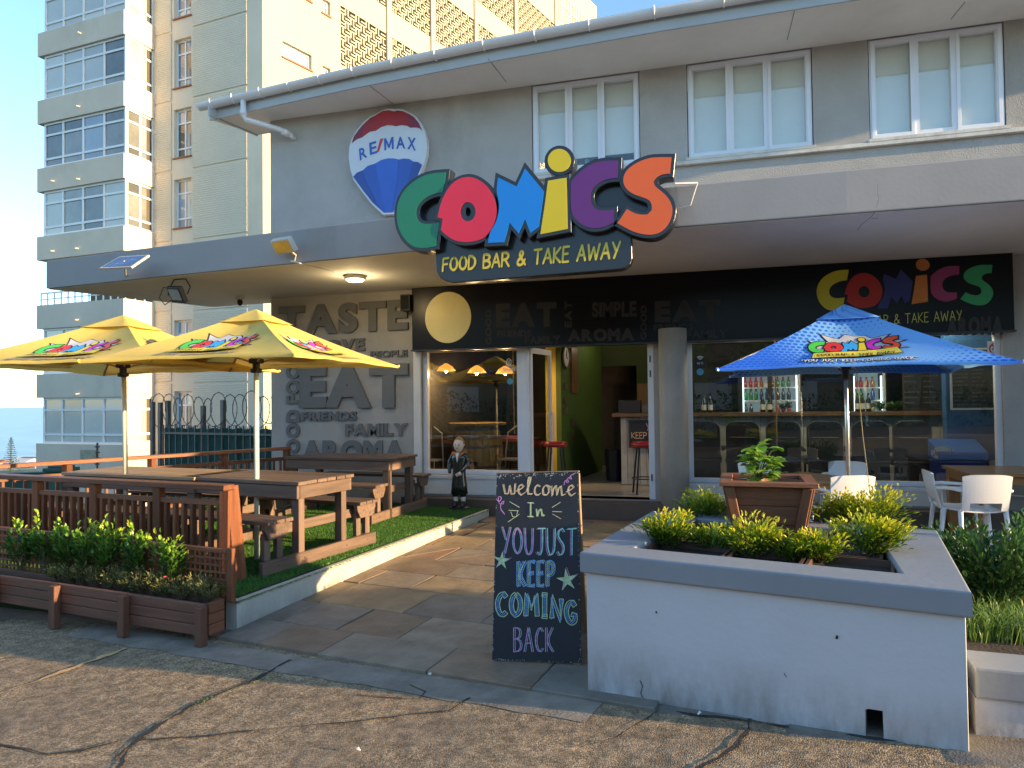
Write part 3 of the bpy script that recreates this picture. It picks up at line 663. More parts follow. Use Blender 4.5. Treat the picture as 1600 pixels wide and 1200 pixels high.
# breeze screens: bays between slim columns
scr = []
for xa, xb in ((532, 603), (609, 672), (678, 740), (746, 803), (809, 866)):
    u_a, u_b = Wr.hit(xa, 40)[0], Wr.hit(xb, 40)[0]; scr.append((u_a, u_b))
lev = [wz(532, 8, Wr)+ST*k for k in (-2, -1, 0, 1)]
sh = []
for i, (u_a, u_b) in enumerate(scr):
    sh.append((u_a, u_b, wz(532, 106, Wr)-2.2, wz(532, 8, Wr)) )
sh = []
zA = wz(532, 8, Wr)
for i, (u_a, u_b) in enumerate(scr):
    for z_hi, z_lo in ((zA, zA-2.55), (zA+3.75, zA+1.2), (zA+7.5, zA+4.95)): sh.append((u_a, u_b, z_lo, z_hi))
sh = [h for h in sh if h[3] < 29.5]
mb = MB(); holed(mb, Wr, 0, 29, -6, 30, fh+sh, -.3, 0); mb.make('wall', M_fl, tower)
for h in fh:
    n_ = [1/3, 2/3] if h[1]-h[0] > 1 else [.5]
    window(tower, Wr, h[0], h[1], h[2]+.03, h[3], n_, [.62] if len(n_) == 1 else [], .06, M_fw, lambda i, j: M_pnC, o=-.2)
    mb = MB(); Wr.box(mb, h[0]-.04, h[1]+.04, h[2]-.03, h[2]+.028, -.198, .06); mb.make('sill', M_sill, tower)
M_dark = mat('tower_dark_void', (.10, .08, .055), .9)
for n_, h in enumerate(sh):      # pierced block screens: alternating slot pairs
    b_ = MB(); cell = .30; nu = max(1, round((h[1]-h[0])/cell)); nz = max(1, round((h[3]-h[2])/cell)); cu2 = (h[1]-h[0])/nu; cz2 = (h[3]-h[2])/nz; t_ = .055
    for i in range(nu):
        for j in range(nz):
            x, z = h[0]+i*cu2, h[2]+j*cz2
            if (i+j) % 2:
                for f in (0, .5): Wr.box(b_, x+cu2*f-t_/2, x+cu2*f+t_/2+.01, z, z+cz2, -.14, -.02)
                Wr.box(b_, x+cu2*.5, x+cu2, z-t_/2, z+t_/2, -.139, -.021)
            else:
                for f in (0, .5): Wr.box(b_, x, x+cu2, z+cz2*f-t_/2, z+cz2*f+t_/2+.01, -.138, -.022)
    b_.make('breeze_screen', M_fl, tower)
    b_ = MB(); Wr.box(b_, h[0]-.05, h[1]+.05, h[2]-.05, h[3]+.05, -.9, -.8); b_.make('screen_back', M_dark, tower)
for (u_a, u_b) in scr[:]:
    mb = MB(); Wr.box(mb, u_b+.01, u_b+.32, -6, 30, 0, .09); mb.make('column', M_fl, tower)
# balcony rail at the far end of the flank
u_a, z_a = Wr.hit(872, 2)
mb = MB()
for k in range(9): Wr.box(mb, u_a+.4*k, u_a+.4*k+.05, z_a-1.2, z_a+.6, .02, .06)
Wr.box(mb, u_a, u_a+3.6, z_a+.6, z_a+.66, .0, .07); Wr.box(mb, u_a, u_a+3.6, z_a-.1, z_a-.04, .0, .07); mb.make('balcony_rail', M_fw, tower)
# remaining shell
mb = MB(); mb.prism([tuple(Vector(q)) for q in (A2-Wm.d*4.9-Wm.n*.9, A2-Wm.n*.35, A4-Wm.n*.35-Wm.d*.35, A5-Wr.n*.35, A5-Wm.d*13, A2-Wm.d*4.9+back*24)], -6, 29.9); mb.make('core', mat('tower_core', (.12, .11, .09), .9), tower)
# glazed bay
zAp = [Wb.hit(196-0.01, y)[1] for y in (124, 236, 350)]
for k in range(-5, 6):
    zp = Z0+ST*k; ph = .96
    mb = MB(); off = [A0-Wb.d*.12+Wb.n*.10, A1+Wb.n*.10+Wb.d*.02, A2+Ws.n*.10-back*.0, A2-Wb.n*1.6, A0-Wb.d*.12-Wb.n*3.2]
    zlo = -6 if k == -5 else zp-ph
    if 1: mb.prism([tuple(q) for q in off], zlo, zp); mb.make('parapet', M_par, tower)
    if k == -3:   # open balcony with rail
        mb = MB()
        for W_, L_ in ((Wb, Wb.L), (Ws, Ws.L)):
            n_ = 12 if L_ > 3 else 3
            for q in range(n_+1): W_.box(mb, L_*q/n_-.02, L_*q/n_+.02, zp, zp+.5, -.02, .02)
            W_.box(mb, 0, L_, zp+.46, zp+.52, -.03, .03); W_.box(mb, 0, L_, zp+.22, zp+.26, -.02, .02)
        mb.make('balcony_rail', M_fw, tower); continue
    z_lo, z_hi = zp+.0, zp+ST-ph
    pick = {-2: [M_pnB, M_pnA], -4: [M_pnA, M_pnB], -1: [M_pnB, M_pnB, M_pnC], 0: [M_pnA, M_pnA, M_pnB], 1: [M_pnA], 2: [M_pnA, M_pnB]}.get(k, [M_pnA, M_pnB])
    rr_ = random.Random(k*7+50)
    cols = {}
    def pf(i, j, pick=pick, cols=cols, rr_=rr_):
        if i not in cols: cols[i] = rr_.choice(pick)
        return cols[i]
    window(tower, Wb, .15, Wb.L, z_lo, z_hi, [.24, .49, .745], [.2, .73], .085, M_fw, pf, o=-.08, dep=.08)
    cols = {}
    window(tower, Ws, .04, Ws.L, z_lo, z_hi, [.5], [.2, .73], .085, M_fw, lambda i, j, pick=pick, cols=cols, rr_=rr_: cols.setdefault(i, rr_.choice(pick)), o=-.08, dep=.08)
    mb = MB(); mb.prism([tuple(q) for q in (A0-Wb.n*.7+Wb.d*.35, A1-Wb.n*.7-Wb.d*.1, A2-Wb.n*1.3, A0-Wb.n*3.0+Wb.d*.35)], z_lo, z_hi); mb.make('room_void', M_dark, tower)
    Wl = MB(); Wb.box(Wl, .02, .13, z_lo, z_hi, -3.0, -.09); Wl.make('bay_side', M_fw, tower)
# small waste pipes poking from the bay
for px, py in ((130, 54), (128, 168), (88, 284), (128, 281), (126, 389), (88, 393), (126, 500), (127, 615)):
    u_, z_ = Wb.hit(px, py); mb = MB(); p = Wb.pt(u_, z_, .1); mb.tube([p, Wb.pt(u_+.02, z_-.02, .26)], .025, 6); mb.make('waste_pipe', M_par, tower)
# electric fence pole, green mesh fence, razor wire
M_gal = mat('galvanised_dark', (.11, .10, .10), .5, .25, 8, metal=.4); M_mesh = mat('green_shade_cloth', (.012, .075, .06), .85, .2, 5, .3, 90)
FA, FB = at_d(256, 700, 14.2), at_d(440, 700, 12.6)
Wf = Wall(FA.xy, FB.xy)
fen = thing('security_fence', 'green shade cloth security fence with dark steel posts behind the deck', 'fence', (FA.x, FA.y, -1))
zt_ = Wf.hit(300, 669)[1]
n_ = 46
mb = MB(); vs = []
for i in range(n_+1):
    u_ = Wf.L*i/n_
    for j in range(2): vs.append(Wf.pt(u_, (-1.2, zt_+.01*math.sin(i*1.3))[j], -.03+.02*math.sin(i*1.1+j)))
mb.add(vs, [(2*i, 2*i+2, 2*i+3, 2*i+1) for i in range(n_)]); mb.make('shade_cloth', M_mesh, fen)
for i in range(0, 18): mb = MB(); u_ = Wf.L*i/17; Wf.box(mb, u_-.012, u_+.012, -1.2, zt_+.06, .0, .02); mb.make('paling', M_gal, fen)
mb = MB(); Wf.box(mb, 0, Wf.L, zt_-.12, zt_-.08, .021, .04); mb.make('rail', M_gal, fen)
mb = MB()
for i in range(60):
    u_ = Wf.L*(.02+.96*i/59); a = Wf.pt(u_, zt_, .01); mb.add([a+Vector((-.01, 0, 0)), a+Vector((.01, 0, 0)), a+Vector((0, 0, .07))], [(0, 1, 2)])
mb.make('spike_strip', M_gal, fen, kind='stuff')
for px, top in ((234, 628), (246, 629), (258, 626), (344, 625), (313, 634)):
    u_, z_ = Wf.hit(px, top); mb = MB(); Wf.box(mb, u_-.04, u_+.04, -1.5, z_, -.1, -.031); mb.make('post', M_gal, fen)
mb = MB(); ln = []
for i in range(420):
    an = i*.17; u_ = -.3+(Wf.L+.1)*i/419; rr2 = .30+.05*math.sin(i*.06)+.03*math.sin(i*.023+1); ln.append(Wf.pt(u_+rr2*1.05*math.cos(an), zt_+.33+rr2*math.sin(an), -.05+.05*math.cos(an)))
mb.tube(ln, .009, 4); 
for i in range(0, 420, 3):
    p = ln[i]; mb.add([p+Vector((-.02, 0, .012)), p+Vector((.02, 0, -.012)), p+Vector((0, .01, .02))], [(0, 1, 2)])
tag(mb.make('razor_wire', M_gal), 'coils of razor wire along the top of the green fence', 'wire')
ep = at_d(152, 720, 15); mb = MB(); t = thing('electric_fence_pole', 'thin black electric fence pole with insulators before the tower base', 'pole', (ep.x, ep.y, -1))
mb.tube([(ep.x, ep.y, -2), (ep.x, ep.y, at_d(152, 692, 15).z)], .022, 6); mb.make('pole', M_gal, t)
for i in range(5): q = at_d(152, 698+i*9, 15); mb = MB(); mb.lathe([(.01, -.02), (.05, -.015), (.05, .015), (.01, .02)], q, 8); mb.make('insulator', M_gal, t)
sg = at_d(137, 711, 15); mb = MB(); mb.box((sg.x-.2, sg.y, sg.z-.11), (sg.x+.2, sg.y+.02, sg.z+.11)); tag(mb.make('warning_plate', mat('faded_plate', (.42, .38, .26), .6, .2, 6)), 'small faded yellow plate beside the electric fence pole', 'sign')
# =================================================================== RESTAURANT BUILDING
YS = 9.71; SZ = 3.27; CTZ = 3.67
bld = thing('restaurant_building', 'grey two storey restaurant building with deep concrete canopy', 'building', (-2, 9.71, 0))
M_wall = mat('grey_stucco', (.42, .40, .375), .85, .12, 1.2, .55, 55, stain=.6)
M_can = mat('canopy_paint', (.32, .315, .31), .75, .08, .9, .10, 30, stain=.45)
M_sof = mat('soffit_paint', (.78, .76, .72), .8, .07, 1.0, .25, 20, stain=.25)
M_white = mat('white_trim', (.70, .69, .67), .45, .05, 3, .08, 30)
M_gut = mat('gutter_white', (.72, .73, .75), .35, .06, 2, .05, 20, stain=.2)
M_fasc = mat('fascia_board', (.42, .45, .47), .5, .06, 2)
Wf0 = Wall((-6.68, YS), (8.5, YS))     # facade frame, u = X+6.68
def FU(px, py, o=0): return Wf0.hit(px, py, o)
# upper windows (outer recess) measured on the wall
def rectF(x0, ytl, ybl, x1): u_, zt_ = FU(x0, ytl); _, zb_ = FU(x0, ybl); u2, _ = FU(x1, ytl); return u_, u2, zb_, zt_
wz_b = (FU(1360, 221)[1]+FU(1076, 252)[1])/2; wz_t = (FU(1358, 62)[1]+FU(1075, 100)[1])/2
uw = [(FU(831, 200)[0], FU(1000, 200)[0]), (FU(1074, 200)[0], FU(1271, 200)[0]), (FU(1357, 130)[0], FU(1571, 130)[0])]
stp = uw[2][0]-uw[1][0]; uw.append((uw[2][0]+stp, uw[2][1]+stp))
holes = [(a, b, wz_b, wz_t) for a, b in uw]
DZ0, DZ1 = .25, 2.40
uGL0, uGL1 = FU(659, 640)[0], FU(814, 640)[0]; uD1 = FU(1022, 640)[0]; uR0 = FU(1075, 640)[0]; uR1 = FU(1569, 640)[0]
zplL = FU(700, 742)[1]; zplR = FU(1100, 755)[1]
holes += [(uGL0, uGL1, zplL, DZ1), (uGL1, uD1, DZ0, DZ1), (uR0, uR1, zplR, DZ1)]
mb = MB(); holed(mb, Wf0, 0, 15.2, -.4, 6.4, holes, -.25, 0); mb.make('front_wall', M_wall, bld)
mb = MB(); mb.box((-6.68, YS+.25, -.4), (-6.43, YS+9, 6.35)); mb.make('side_wall', M_wall, bld)
# pier strip at left edge of shopfront (pale trim) and white plinth faces
mb = MB(); Wf0.box(mb, FU(648, 600)[0], uGL0, .2, 2.36, .001, .05); mb.make('jamb', M_sof, bld, bevel=.004)
mb = MB(); Wf0.box(mb, uGL0+.002, uGL1-.05, .26, zplL-.05, .001, .03); mb.make('plinth', M_white, bld, bevel=.003)
mb = MB(); Wf0.box(mb, uGL0+.002, uGL1-.03, zplL-.05, zplL, -.2, .05); mb.make('window_sill', M_white, bld, bevel=.004)
mb = MB(); Wf0.box(mb, uR0, uR1, .26, zplR-.05, .001, .03); mb.make('plinth', M_white, bld, bevel=.003)
mb = MB(); Wf0.box(mb, uR0-.02, uR1+.03, zplR-.05, zplR, -.2, .05); mb.make('window_sill', M_white, bld, bevel=.004)
# white sill ledge under upper windows, slightly proud wall band below
M_peel = mat('peeling_white', (.66, .63, .57), .6, .12, 5, .2, 40, stain=.6, dirt=(.22, .16, .11))
mb = MB(); Wf0.box(mb, uw[0][0]+.0, 15.0, wz_b-.07, wz_b-.02, .0, .07); mb.make('sill_ledge', M_peel, bld, bevel=.004)
for a, b in uw: mb = MB(); Wf0.box(mb, a-.02, b+.02, wz_b-.02, wz_b+.018, -.2, .075); mb.make('window_sill', M_peel, bld)
M_wfr = mat('aluminium_white', (.78, .80, .86), .3, .03, 3); M_glU = glass_mat('upper_glass', 1.6, .08, (.98, .99, .98)); M_blind = mat('roller_blind', (.86, .88, .84), .8, .04, 2)
for k, (a, b) in enumerate(uw):
    wd = window(bld, Wf0, a+.012, b-.012, wz_b+.02, wz_t-.012, [.355, .645], [], .075, M_wfr, M_glU, o=-.085, dep=.07)
    mb = MB(); Wf0.box(mb, a+.01, b-.01, wz_b+(.22 if k == 0 else .03), wz_t, -.115, -.105); mb.make('blind', M_blind, wd)
    mb = MB(); Wf0.box(mb, a-.02, b+.02, wz_b, wz_t, -.9, -.88); mb.make('room_back', mat('room_dark', (.03, .03, .035), .9), wd)
    for f0, f1 in ((.02, .345), (.655, .98)):    # casement sash frames stand proud
        L_ = b-a; mb = MB(); x0, x1, z0_, z1_ = a+L_*f0, a+L_*f1, wz_b+.04, wz_t-.03
        holed(mb, Wf0, x0, x1, z0_, z1_, [(x0+.042, x1-.042, z0_+.045, z1_-.045)], -.014, .0); mb.make('sash', M_wfr, wd, bevel=.003)
mb = MB(); q0 = Wf0.pt(uw[0][0]+.75, wz_b+.1, -.2); mb.lathe([(.03, 0), (.035, .12), (.03, .13)], q0, 10); mb.make('cup', mat('cup_blue', (.1, .35, .5), .4), bld)
# column
cx = (Vector(at_y(1030, 640, 9.5))+Vector(at_y(1075, 640, 9.5)))/2
M_col = mat('column_concrete', (.38, .355, .32), .8, .12, 2, .8, 60, stain=.3)
mb = MB(); cr_r = (at_y(1075, 640, 9.5)-at_y(1030, 640, 9.5)).length/2; mb.lathe([(cr_r, -.1), (cr_r, 2.42)], (cx.x, 9.5+cr_r*.2, .1), 28); o_ = mb.make('column', M_col, bld, smooth=True); o_.data.polygons[-1].use_smooth = False; o_.data.polygons[-2].use_smooth = False
for p_ in bpy.data.meshes[-1:] : pass
# ---- canopy
fb = [(72, 451), (250, 428), (430, 412), (640, 395), (850, 372), (1060, 352), (1330, 333), (1600, 312)]
cp = [at_z(x, y, SZ) for x, y in fb]
cp = [Vector((p.x, p.y)) for p in cp]
# fair the line: left wing bends back a little
cp = [cp[0], Vector((-6.9, 7.62)), Vector((-5.0, 7.42)), Vector((-3.2, 7.24)), Vector((-1.7, 7.10)), Vector((-.3, 7.04)), Vector((1.2, 7.02)), Vector((2.8, 7.03)), Vector((8.6, 7.1))]
sidep = at_z(335, 480, SZ)
poly = [tuple(p) for p in cp]+[(8.6, YS), (-6.43, YS), (-6.68, YS), (-6.68, 10.2), (sidep.x, 10.3)]
mb = MB(); mb.prism(poly, SZ, CTZ-.002); mb.make('canopy', M_can, bld, bevel=.012)
inn = [(p.x+(.02 if i == 0 else 0), p.y+.03) for i, p in enumerate(cp)]
mb = MB(); mb.prism([(x, y) for x, y in inn]+[(8.6, YS-.02), (-6.66, YS-.02), (-6.7, 10.17), (sidep.x+.03, 10.26)], SZ-.008, SZ-.002); mb.make('canopy_soffit', M_sof, bld)
# dark crack lines in fascia and soffit on the right
def wallcrack(pts, mk, w_=.006):
    mb = MB(); P3 = [mk(*p) for p in pts]
    mb.tube(P3, w_*.35, 4); return mb.make('crack', M_crack, bld)
fY = 7.02
wallcrack([(1372, 288), (1371, 300), (1373, 312), (1369, 325)], lambda x, y: at_y(x, y, fY+.002), .0025)
wallcrack([(1367, 331), (1362, 338), (1352, 346), (1345, 352), (1340, 360)], lambda x, y: at_z(x, y, SZ-.008), .006)
wallcrack([(1362, 341), (1372, 341)], lambda x, y: at_z(x, y, SZ-.008), .008)
# ---- roof eave, gutter
ev = [(-7.40, 9.22), (-6.2, 9.05), (-4.7, 8.86), (-2.6, 8.68), (-.54, 8.56), (1.3, 8.52), (3.2, 8.52), (8.8, 8.56)]
ev = [(x*1.018, y*1.018) for x, y in ev]
EZ = 6.08
mb = MB(); mb.prism(ev+[(8.8, YS+.2), (-6.5, YS+.2), (-6.5, 10.15), (-7.22, 10.15)], EZ, EZ+.03); mb.make('eave_soffit', M_sof, bld)
mb = MB()
for i in range(len(ev)-1):
    a, b = ev[i], ev[i+1]; mb.hexa([(a[0], a[1]-.03, EZ-.02), (b[0], b[1]-.03, EZ-.02), (b[0], b[1]-.001, EZ-.02), (a[0], a[1]-.001, EZ-.02), (a[0], a[1]-.03, EZ+.2), (b[0], b[1]-.03, EZ+.2), (b[0], b[1]-.001, EZ+.2), (a[0], a[1]-.001, EZ+.2)])
mb.make('fascia_board', M_fasc, bld)
mb = MB(); a, b = (-7.40, 9.19), (-7.22, 10.15); mb.hexa([(a[0]-.03, a[1], EZ-.02), (a[0]-.001, a[1], EZ-.02), (b[0]-.001, b[1], EZ-.02), (b[0]-.03, b[1], EZ-.02), (a[0]-.03, a[1], EZ+.2), (a[0]-.001, a[1], EZ+.2), (b[0]-.001, b[1], EZ+.2), (b[0]-.03, b[1], EZ+.2)]); mb.make('barge_board', M_fasc, bld)
M_roof = mat('roof_sheet', (.25, .24, .23), .6, .1, 1)
mb = MB(); n_ = len(ev); vs = [(x, y-.06, EZ+.215) for x, y in ev]+[(x+(1.2 if i == 0 else 0), 15.0, EZ+1.6) for i, (x, y) in enumerate(ev)]
mb.add(vs, [(i, i+1, n_+i+1, n_+i) for i in range(n_-1)]); mb.make('roof', M_roof, bld)
# gutter: half round channel
gl = [Vector((x, y-.10, EZ+.20)) for x, y in ev]; gl[0].x -= .12
mb = MB(); prof = [(.085*math.cos(t), -.085*math.sin(t)) for t in [math.pi*k/10 for k in range(11)]]
prof2 = prof+[(.078*math.cos(t), -.078*math.sin(t)) for t in [math.pi*(10-k)/10 for k in range(11)]]
vs = []; npf = len(prof2)
for g_ in gl: vs += [(g_.x, g_.y+a, g_.z+b) for a, b in prof2]
fs = [(i*npf+k, (i+1)*npf+k, (i+1)*npf+(k+1) % npf, i*npf+(k+1) % npf) for i in range(len(gl)-1) for k in range(npf)]; fs += [tuple(range(npf))]
mb.add(vs, fs); gut = mb.make('gutter', M_gut, bld, smooth=False)
mb = MB(); mb.lathe([(.084, 0), (.084, .015)], (0, 0, 0), 18); me_ = mb
def lerp_ev(x):
    for i in range(len(gl)-1):
        if gl[i].x <= x <= gl[i+1].x: return gl[i].lerp(gl[i+1], (x-gl[i].x)/(gl[i+1].x-gl[i].x))
    return gl[-1]
x = -7.45
for x in [-7.38, -6.95, -6.42, -5.9, -5.35, -4.78, -4.15, -3.5, -2.8, -2.1, -1.4, -.6, .2, 1.0]:
    g_ = lerp_ev(x); mb = MB(); pts = [(x, g_.y+.093*math.cos(t), g_.z-.093*math.sin(t)) for t in [math.pi*(k/10)*1.0 for k in range(11)]]+[(x, g_.y-.093, g_.z+.02)]
    mb.tube(pts, .009, 5); mb.make('gutter_bracket', M_gut, bld)
g_ = lerp_ev(-6.78); dw = at_y(455, 212, YS-.06)
mb = MB(); mb.tube([(g_.x, g_.y, g_.z-.05), (g_.x, g_.y, g_.z-.28), (g_.x+.02, g_.y+.03, g_.z-.36), (dw.x-.1, YS-.22, dw.z+.05), (dw.x, YS-.12, dw.z), (dw.x+.02, YS+.01, dw.z-.03)], .042, 12); mb.tube([(g_.x, g_.y, g_.z-.24), (g_.x, g_.y, g_.z-.30)], .052, 12)
mb.tube([(dw.x-.07, YS-.19, dw.z+.035), (dw.x+.0, YS-.12, dw.z)], .052, 12); mb.make('downpipe', M_gut, bld, smooth=True)
# soffit panel joints
for px0, py0, px1, py1 in ((575, 132, 614, 162), (763, 92, 791, 128), (1242, 15, 1230, 62), (1508, 3, 1486, 30)):
    a, b = at_z(px0, py0, EZ-.002), at_z(px1, py1, EZ-.002); mb = MB(); mb.tube([a, b], .006, 4); mb.make('soffit_joint', M_can, bld)
# ---- interior shell
M_fl = mat('shop_floor_tile', (.33, .31, .28), .35, .08, 1.5, .1, 20); M_green = mat('lime_wall', (.05, .095, .012), .7, .08, 2); M_yel = mat('yellow_wall', (.55, .40, .05), .7, .06, 2)
M_ceil = mat('shop_ceiling', (.05, .05, .05), .9, .1); M_dkw = mat('dark_wall', (.045, .04, .038), .8, .2, 2); M_blue = mat('blue_wall', (.03, .13, .33), .6, .1, 3)
mb = MB(); mb.box((-4.3, YS-.02, .0), (7.6, 15, .25)); 
shopf = mb.make('shop_floor', M_fl, bld)
M_stepb = mat('step_brown', (.105, .07, .05), .55, .2, 3, .3, 30, stain=.3)
mb = MB(); mb.box((-4.35, 9.43, -.1), (8.4, YS-.021, .235)); mb.make('step', M_stepb, bld, bevel=.008)
mb = MB(); mb.box((-4.3, YS+.26, 2.9), (7.6, 15, 3.2)); mb.make('shop_ceiling', M_ceil, bld)
mb = MB(); mb.box((-4.3, 14.6, .25), (7.6, 14.8, 2.9)); mb.make('back_wall', M_dkw, bld)
mb = MB(); mb.box((-4.4, YS+.26, .25), (-4.25, 14.6, 2.9)); mb.make('left_wall', M_dkw, bld)
mb = MB(); mb.box((7.4, YS+.26, .25), (7.6, 14.6, 2.9)); mb.make('right_wall', M_dkw, bld)
# partition between dining room and bar: yellow end, green side
pA = at_y(851, 640, 11.2); pB = at_y(876, 640, 11.2)
mb = MB(); mb.box((pA.x+.02, 11.2, .25), (pB.x-.02, 11.35, 2.9)); mb.make('yellow_partition', M_yel, bld)
gA = at_y(877, 640, 11.19); gB = at_y(950, 640, 13.6)
Wg = Wall((gA.x, gA.y), (gB.x-.12, gB.y))
mb = MB(); Wg.box(mb, 0, Wg.L, .25, 2.9, -.12, 0); mb.make('green_wall', M_green, bld)
gC = at_y(1105, 640, 13.6)
zc_ = at_y(960, 572, 13.6).z
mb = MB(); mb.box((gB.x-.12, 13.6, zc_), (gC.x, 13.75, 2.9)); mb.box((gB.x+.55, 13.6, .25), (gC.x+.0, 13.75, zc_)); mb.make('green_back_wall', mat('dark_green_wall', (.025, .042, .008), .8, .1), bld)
mb = MB(); mb.box((gB.x+.56, 13.56, 1.15), (gB.x+1.25, 13.595, 1.9)); mb.make('hatch_panel', mat('ply_brown', (.16, .09, .035), .6, .1), bld)
pd = at_y(914, 640, 13.3); mb = MB(); mb.box((pd.x-.14, 13.25, .25), (pd.x+.1, 13.32, 1.95)); mb.make('kitchen_door', mat('door_brown', (.09, .06, .04), .6), bld)
# ---- shopfront glazing
M_gl = glass_mat('shop_glass', 1.6, .055, (.8, .84, .82)); M_glL = M_gl
sw = window(bld, Wf0, uGL0, uGL1, zplL, DZ1, [], [], .07, M_wfr, M_gl, o=-.14, dep=.08, name='shop_window')
sw2 = window(bld, Wf0, uR0, uR1, zplR, DZ1, [], [], .06, M_wfr, M_gl, o=-.14, dep=.08, name='shop_window')
for ua_, ub_ in ((uGL1, uGL1+.10), (uD1-.08, uD1)): mb = MB(); Wf0.box(mb, ua_, ub_, DZ0, DZ1, -.15, -.03); mb.make('door_jamb', M_wfr, bld, bevel=.004)
for zz in (.5, 1.9, 2.1): mb = MB(); Wf0.box(mb, uD1-.055, uD1-.035, zz, zz+.09, -.03, -.022); mb.make('lock_plate', M_gal, bld)
# open glass door leaf swinging inwards
dl = Wall(Wf0.pt(uGL1+.11, 0, -.10).xy, (at_y(861, 640, 10.55).x, 10.55))
holes_ = [(.06, dl.L-.06, .37, 2.28)]
mb = MB(); holed(mb, dl, 0, dl.L, .26, 2.36, holes_, -.02, .02); dr = mb.make('glass_door', M_wfr, bld, bevel=.003)
mb = MB(); dl.box(mb, .055, dl.L-.055, .365, 2.285, -.004, .004); mb.make('pane', M_gl, dr)
mb = MB(); hp = dl.pt(dl.L-.08, 1.15, .06); mb.tube([dl.pt(dl.L-.05, 1.0, .02), dl.pt(dl.L-.05, 1.02, .06), dl.pt(dl.L-.05, 1.4, .06), dl.pt(dl.L-.05, 1.42, .02)], .012, 8); mb.make('handle', M_wfr, dr)
# stickers on the glass
def sticker(px, py, r_, c_, lb, sq=False, o=-.1):
    u_, z_ = FU(px, py, o); mb = MB()
    if sq: Wf0.box(mb, u_-r_, u_+r_, z_-r_, z_+r_, o, o+.003); return tag(mb.make('window_sticker', c_), lb, 'sticker')
    vs = [Wf0.pt(u_+r_*math.cos(k*math.pi/12), z_+r_*math.sin(k*math.pi/12), o+.003) for k in range(24)]; mb.add(vs, [tuple(range(24))]); return tag(mb.make('window_sticker', c_), lb, 'sticker')
M_stb = mat('sticker_blue', (.08, .35, .55), .4); M_stw = mat('sticker_white', (.75, .75, .73), .5); M_stk = mat('sticker_black', (.01, .01, .01), .5); M_red = mat('sign_red', (.6, .04, .03), .5)
s1 = sticker(797, 596, .045, M_stb, 'small round blue sticker on the left shop window')
s2 = sticker(1094, 581, .045, M_stb, 'small round blue sticker under the wifi sticker')
s3 = sticker(1094, 567, .075, M_stk, 'square black wifi sticker on the right shop window', True)
u_, z_ = FU(1094, 562, -.09); mb = MB()
for r_ in (.02, .038, .056): ribbons(mb, [[(u_+r_*math.cos(t), z_-.01+r_*math.sin(t)) for t in [math.pi*(.25+.5*k/6) for k in range(7)]]], .009, lambda a, b: Wf0.pt(a, b, -.094), 0)
L, wd_ = strokes('WI-FI'.replace('-', ' ')); ribbons(mb, L, .14, lambda a, b: Wf0.pt(u_-.04+a*.024, z_-.062+b*.028, -.094), 1); mb.make('print', M_stw, s3)
s4 = sticker(1557, 545, .095, M_stw, 'no smoking sticker at the right end of the shop window', True)
u_, z_ = FU(1557, 545, -.09); mb = MB(); ribbons(mb, [[(u_+.07*math.cos(t*math.pi/10), z_+.07*math.sin(t*math.pi/10)) for t in range(21)], [(u_-.05, z_+.05), (u_+.05, z_-.05)]], .016, lambda a, b: Wf0.pt(a, b, -.093), 0); mb.make('print', M_red, s4)
mb = MB(); Wf0.box(mb, u_-.045, u_+.04, z_-.008, z_+.006, -.0965, -.0945); mb.make('cigarette', M_stk, s4)
# emblem with two handled cup over lettering on the left window (white vinyl)
mb = MB(); u_, z_ = FU(795, 572, -.09); f_ = lambda a, b: Wf0.pt(u_+a*.1, z_+b*.1, -.094)
ribbons(mb, [[(.6*math.cos(t*.4)*.6, .55+.7*math.sin(t*.4)*.75) for t in range(17)], [(-.25, .9), (0, .6), (.25, .9)], [(-.2, .3), (0, .15), (.2, .3)], [(-.5, .1), (-.3, -.05), (.3, -.05), (.5, .1)]], .09, f_)
L, wd_ = strokes('BOWEN'.replace('W', 'W')); ribbons(mb, [[(a*.42-wd_*.21, b*.42-.75) for a, b in l_] for l_ in L], .08, f_)
tag(mb.make('window_decal', M_stw), 'white emblem and lettering decal on the left shop window', 'sticker')
mb = MB(); mb.box((8.4, 7.4, -.2), (8.6, YS-.002, SZ-.01)); mb.make('shade_wall', M_wall, bld)  # unseen wall added to keep the low sun off the shopfront
# ------------------------------------------------ wall lettering
M_let = mat('raised_letter_grey', (.165, .165, .165), .75, .06, 3, .2, 40, stain=.15)
zq = lambda x, y: (420+x/4, 420+y/4)
def glyph_word(name, word, quadpx, depth, lab, cat='lettering', m=None, Y=YS, bold=.03, rot=False, group=None, gap=.04, parent=None, planeo=0):
    Q = [at_y(*q, Y-planeo) for q in quadpx]
    t = parent or thing(name, lab, cat, tuple(Q[3]), 0, group)
    ms = []; x = 0
    for ch in word:
        if ch == ' ': x += .28; continue
        me = text_mesh(ch, .05, bold); a, lo, hi = bounds(me); a[:, 0] += x-lo[0]; setco(me, a); x += (hi-lo)[0]+gap; ms.append((ch, me))
    W_ = x-gap; los = min(bounds(m_)[1][1] for _, m_ in ms); his = max(bounds(m_)[2][1] for c_, m_ in ms)
    for ch, me in ms:
        quad_map(me, Q, depth, reach=((0, los, -.05), (W_, his, .05)))
        add('letter', me, m or M_let, t)
    return t
def qz(x0, y0a, x1, y0b, y1b, y1a, f=zq): return [f(x0, y0a), f(x1, y0b), f(x1, y1b), f(x0, y1a)]
glyph_word('raised_word', 'TASTE', qz(72, 238, 876, 190, 382, 425), .05, 'large raised grey word TASTE at the top of the letter wall', bold=.05)
glyph_word('raised_word', 'LOVE', qz(300, 450, 606, 432, 512, 528), .04, 'raised grey word LOVE half hidden by the yellow umbrella tip', bold=.05)
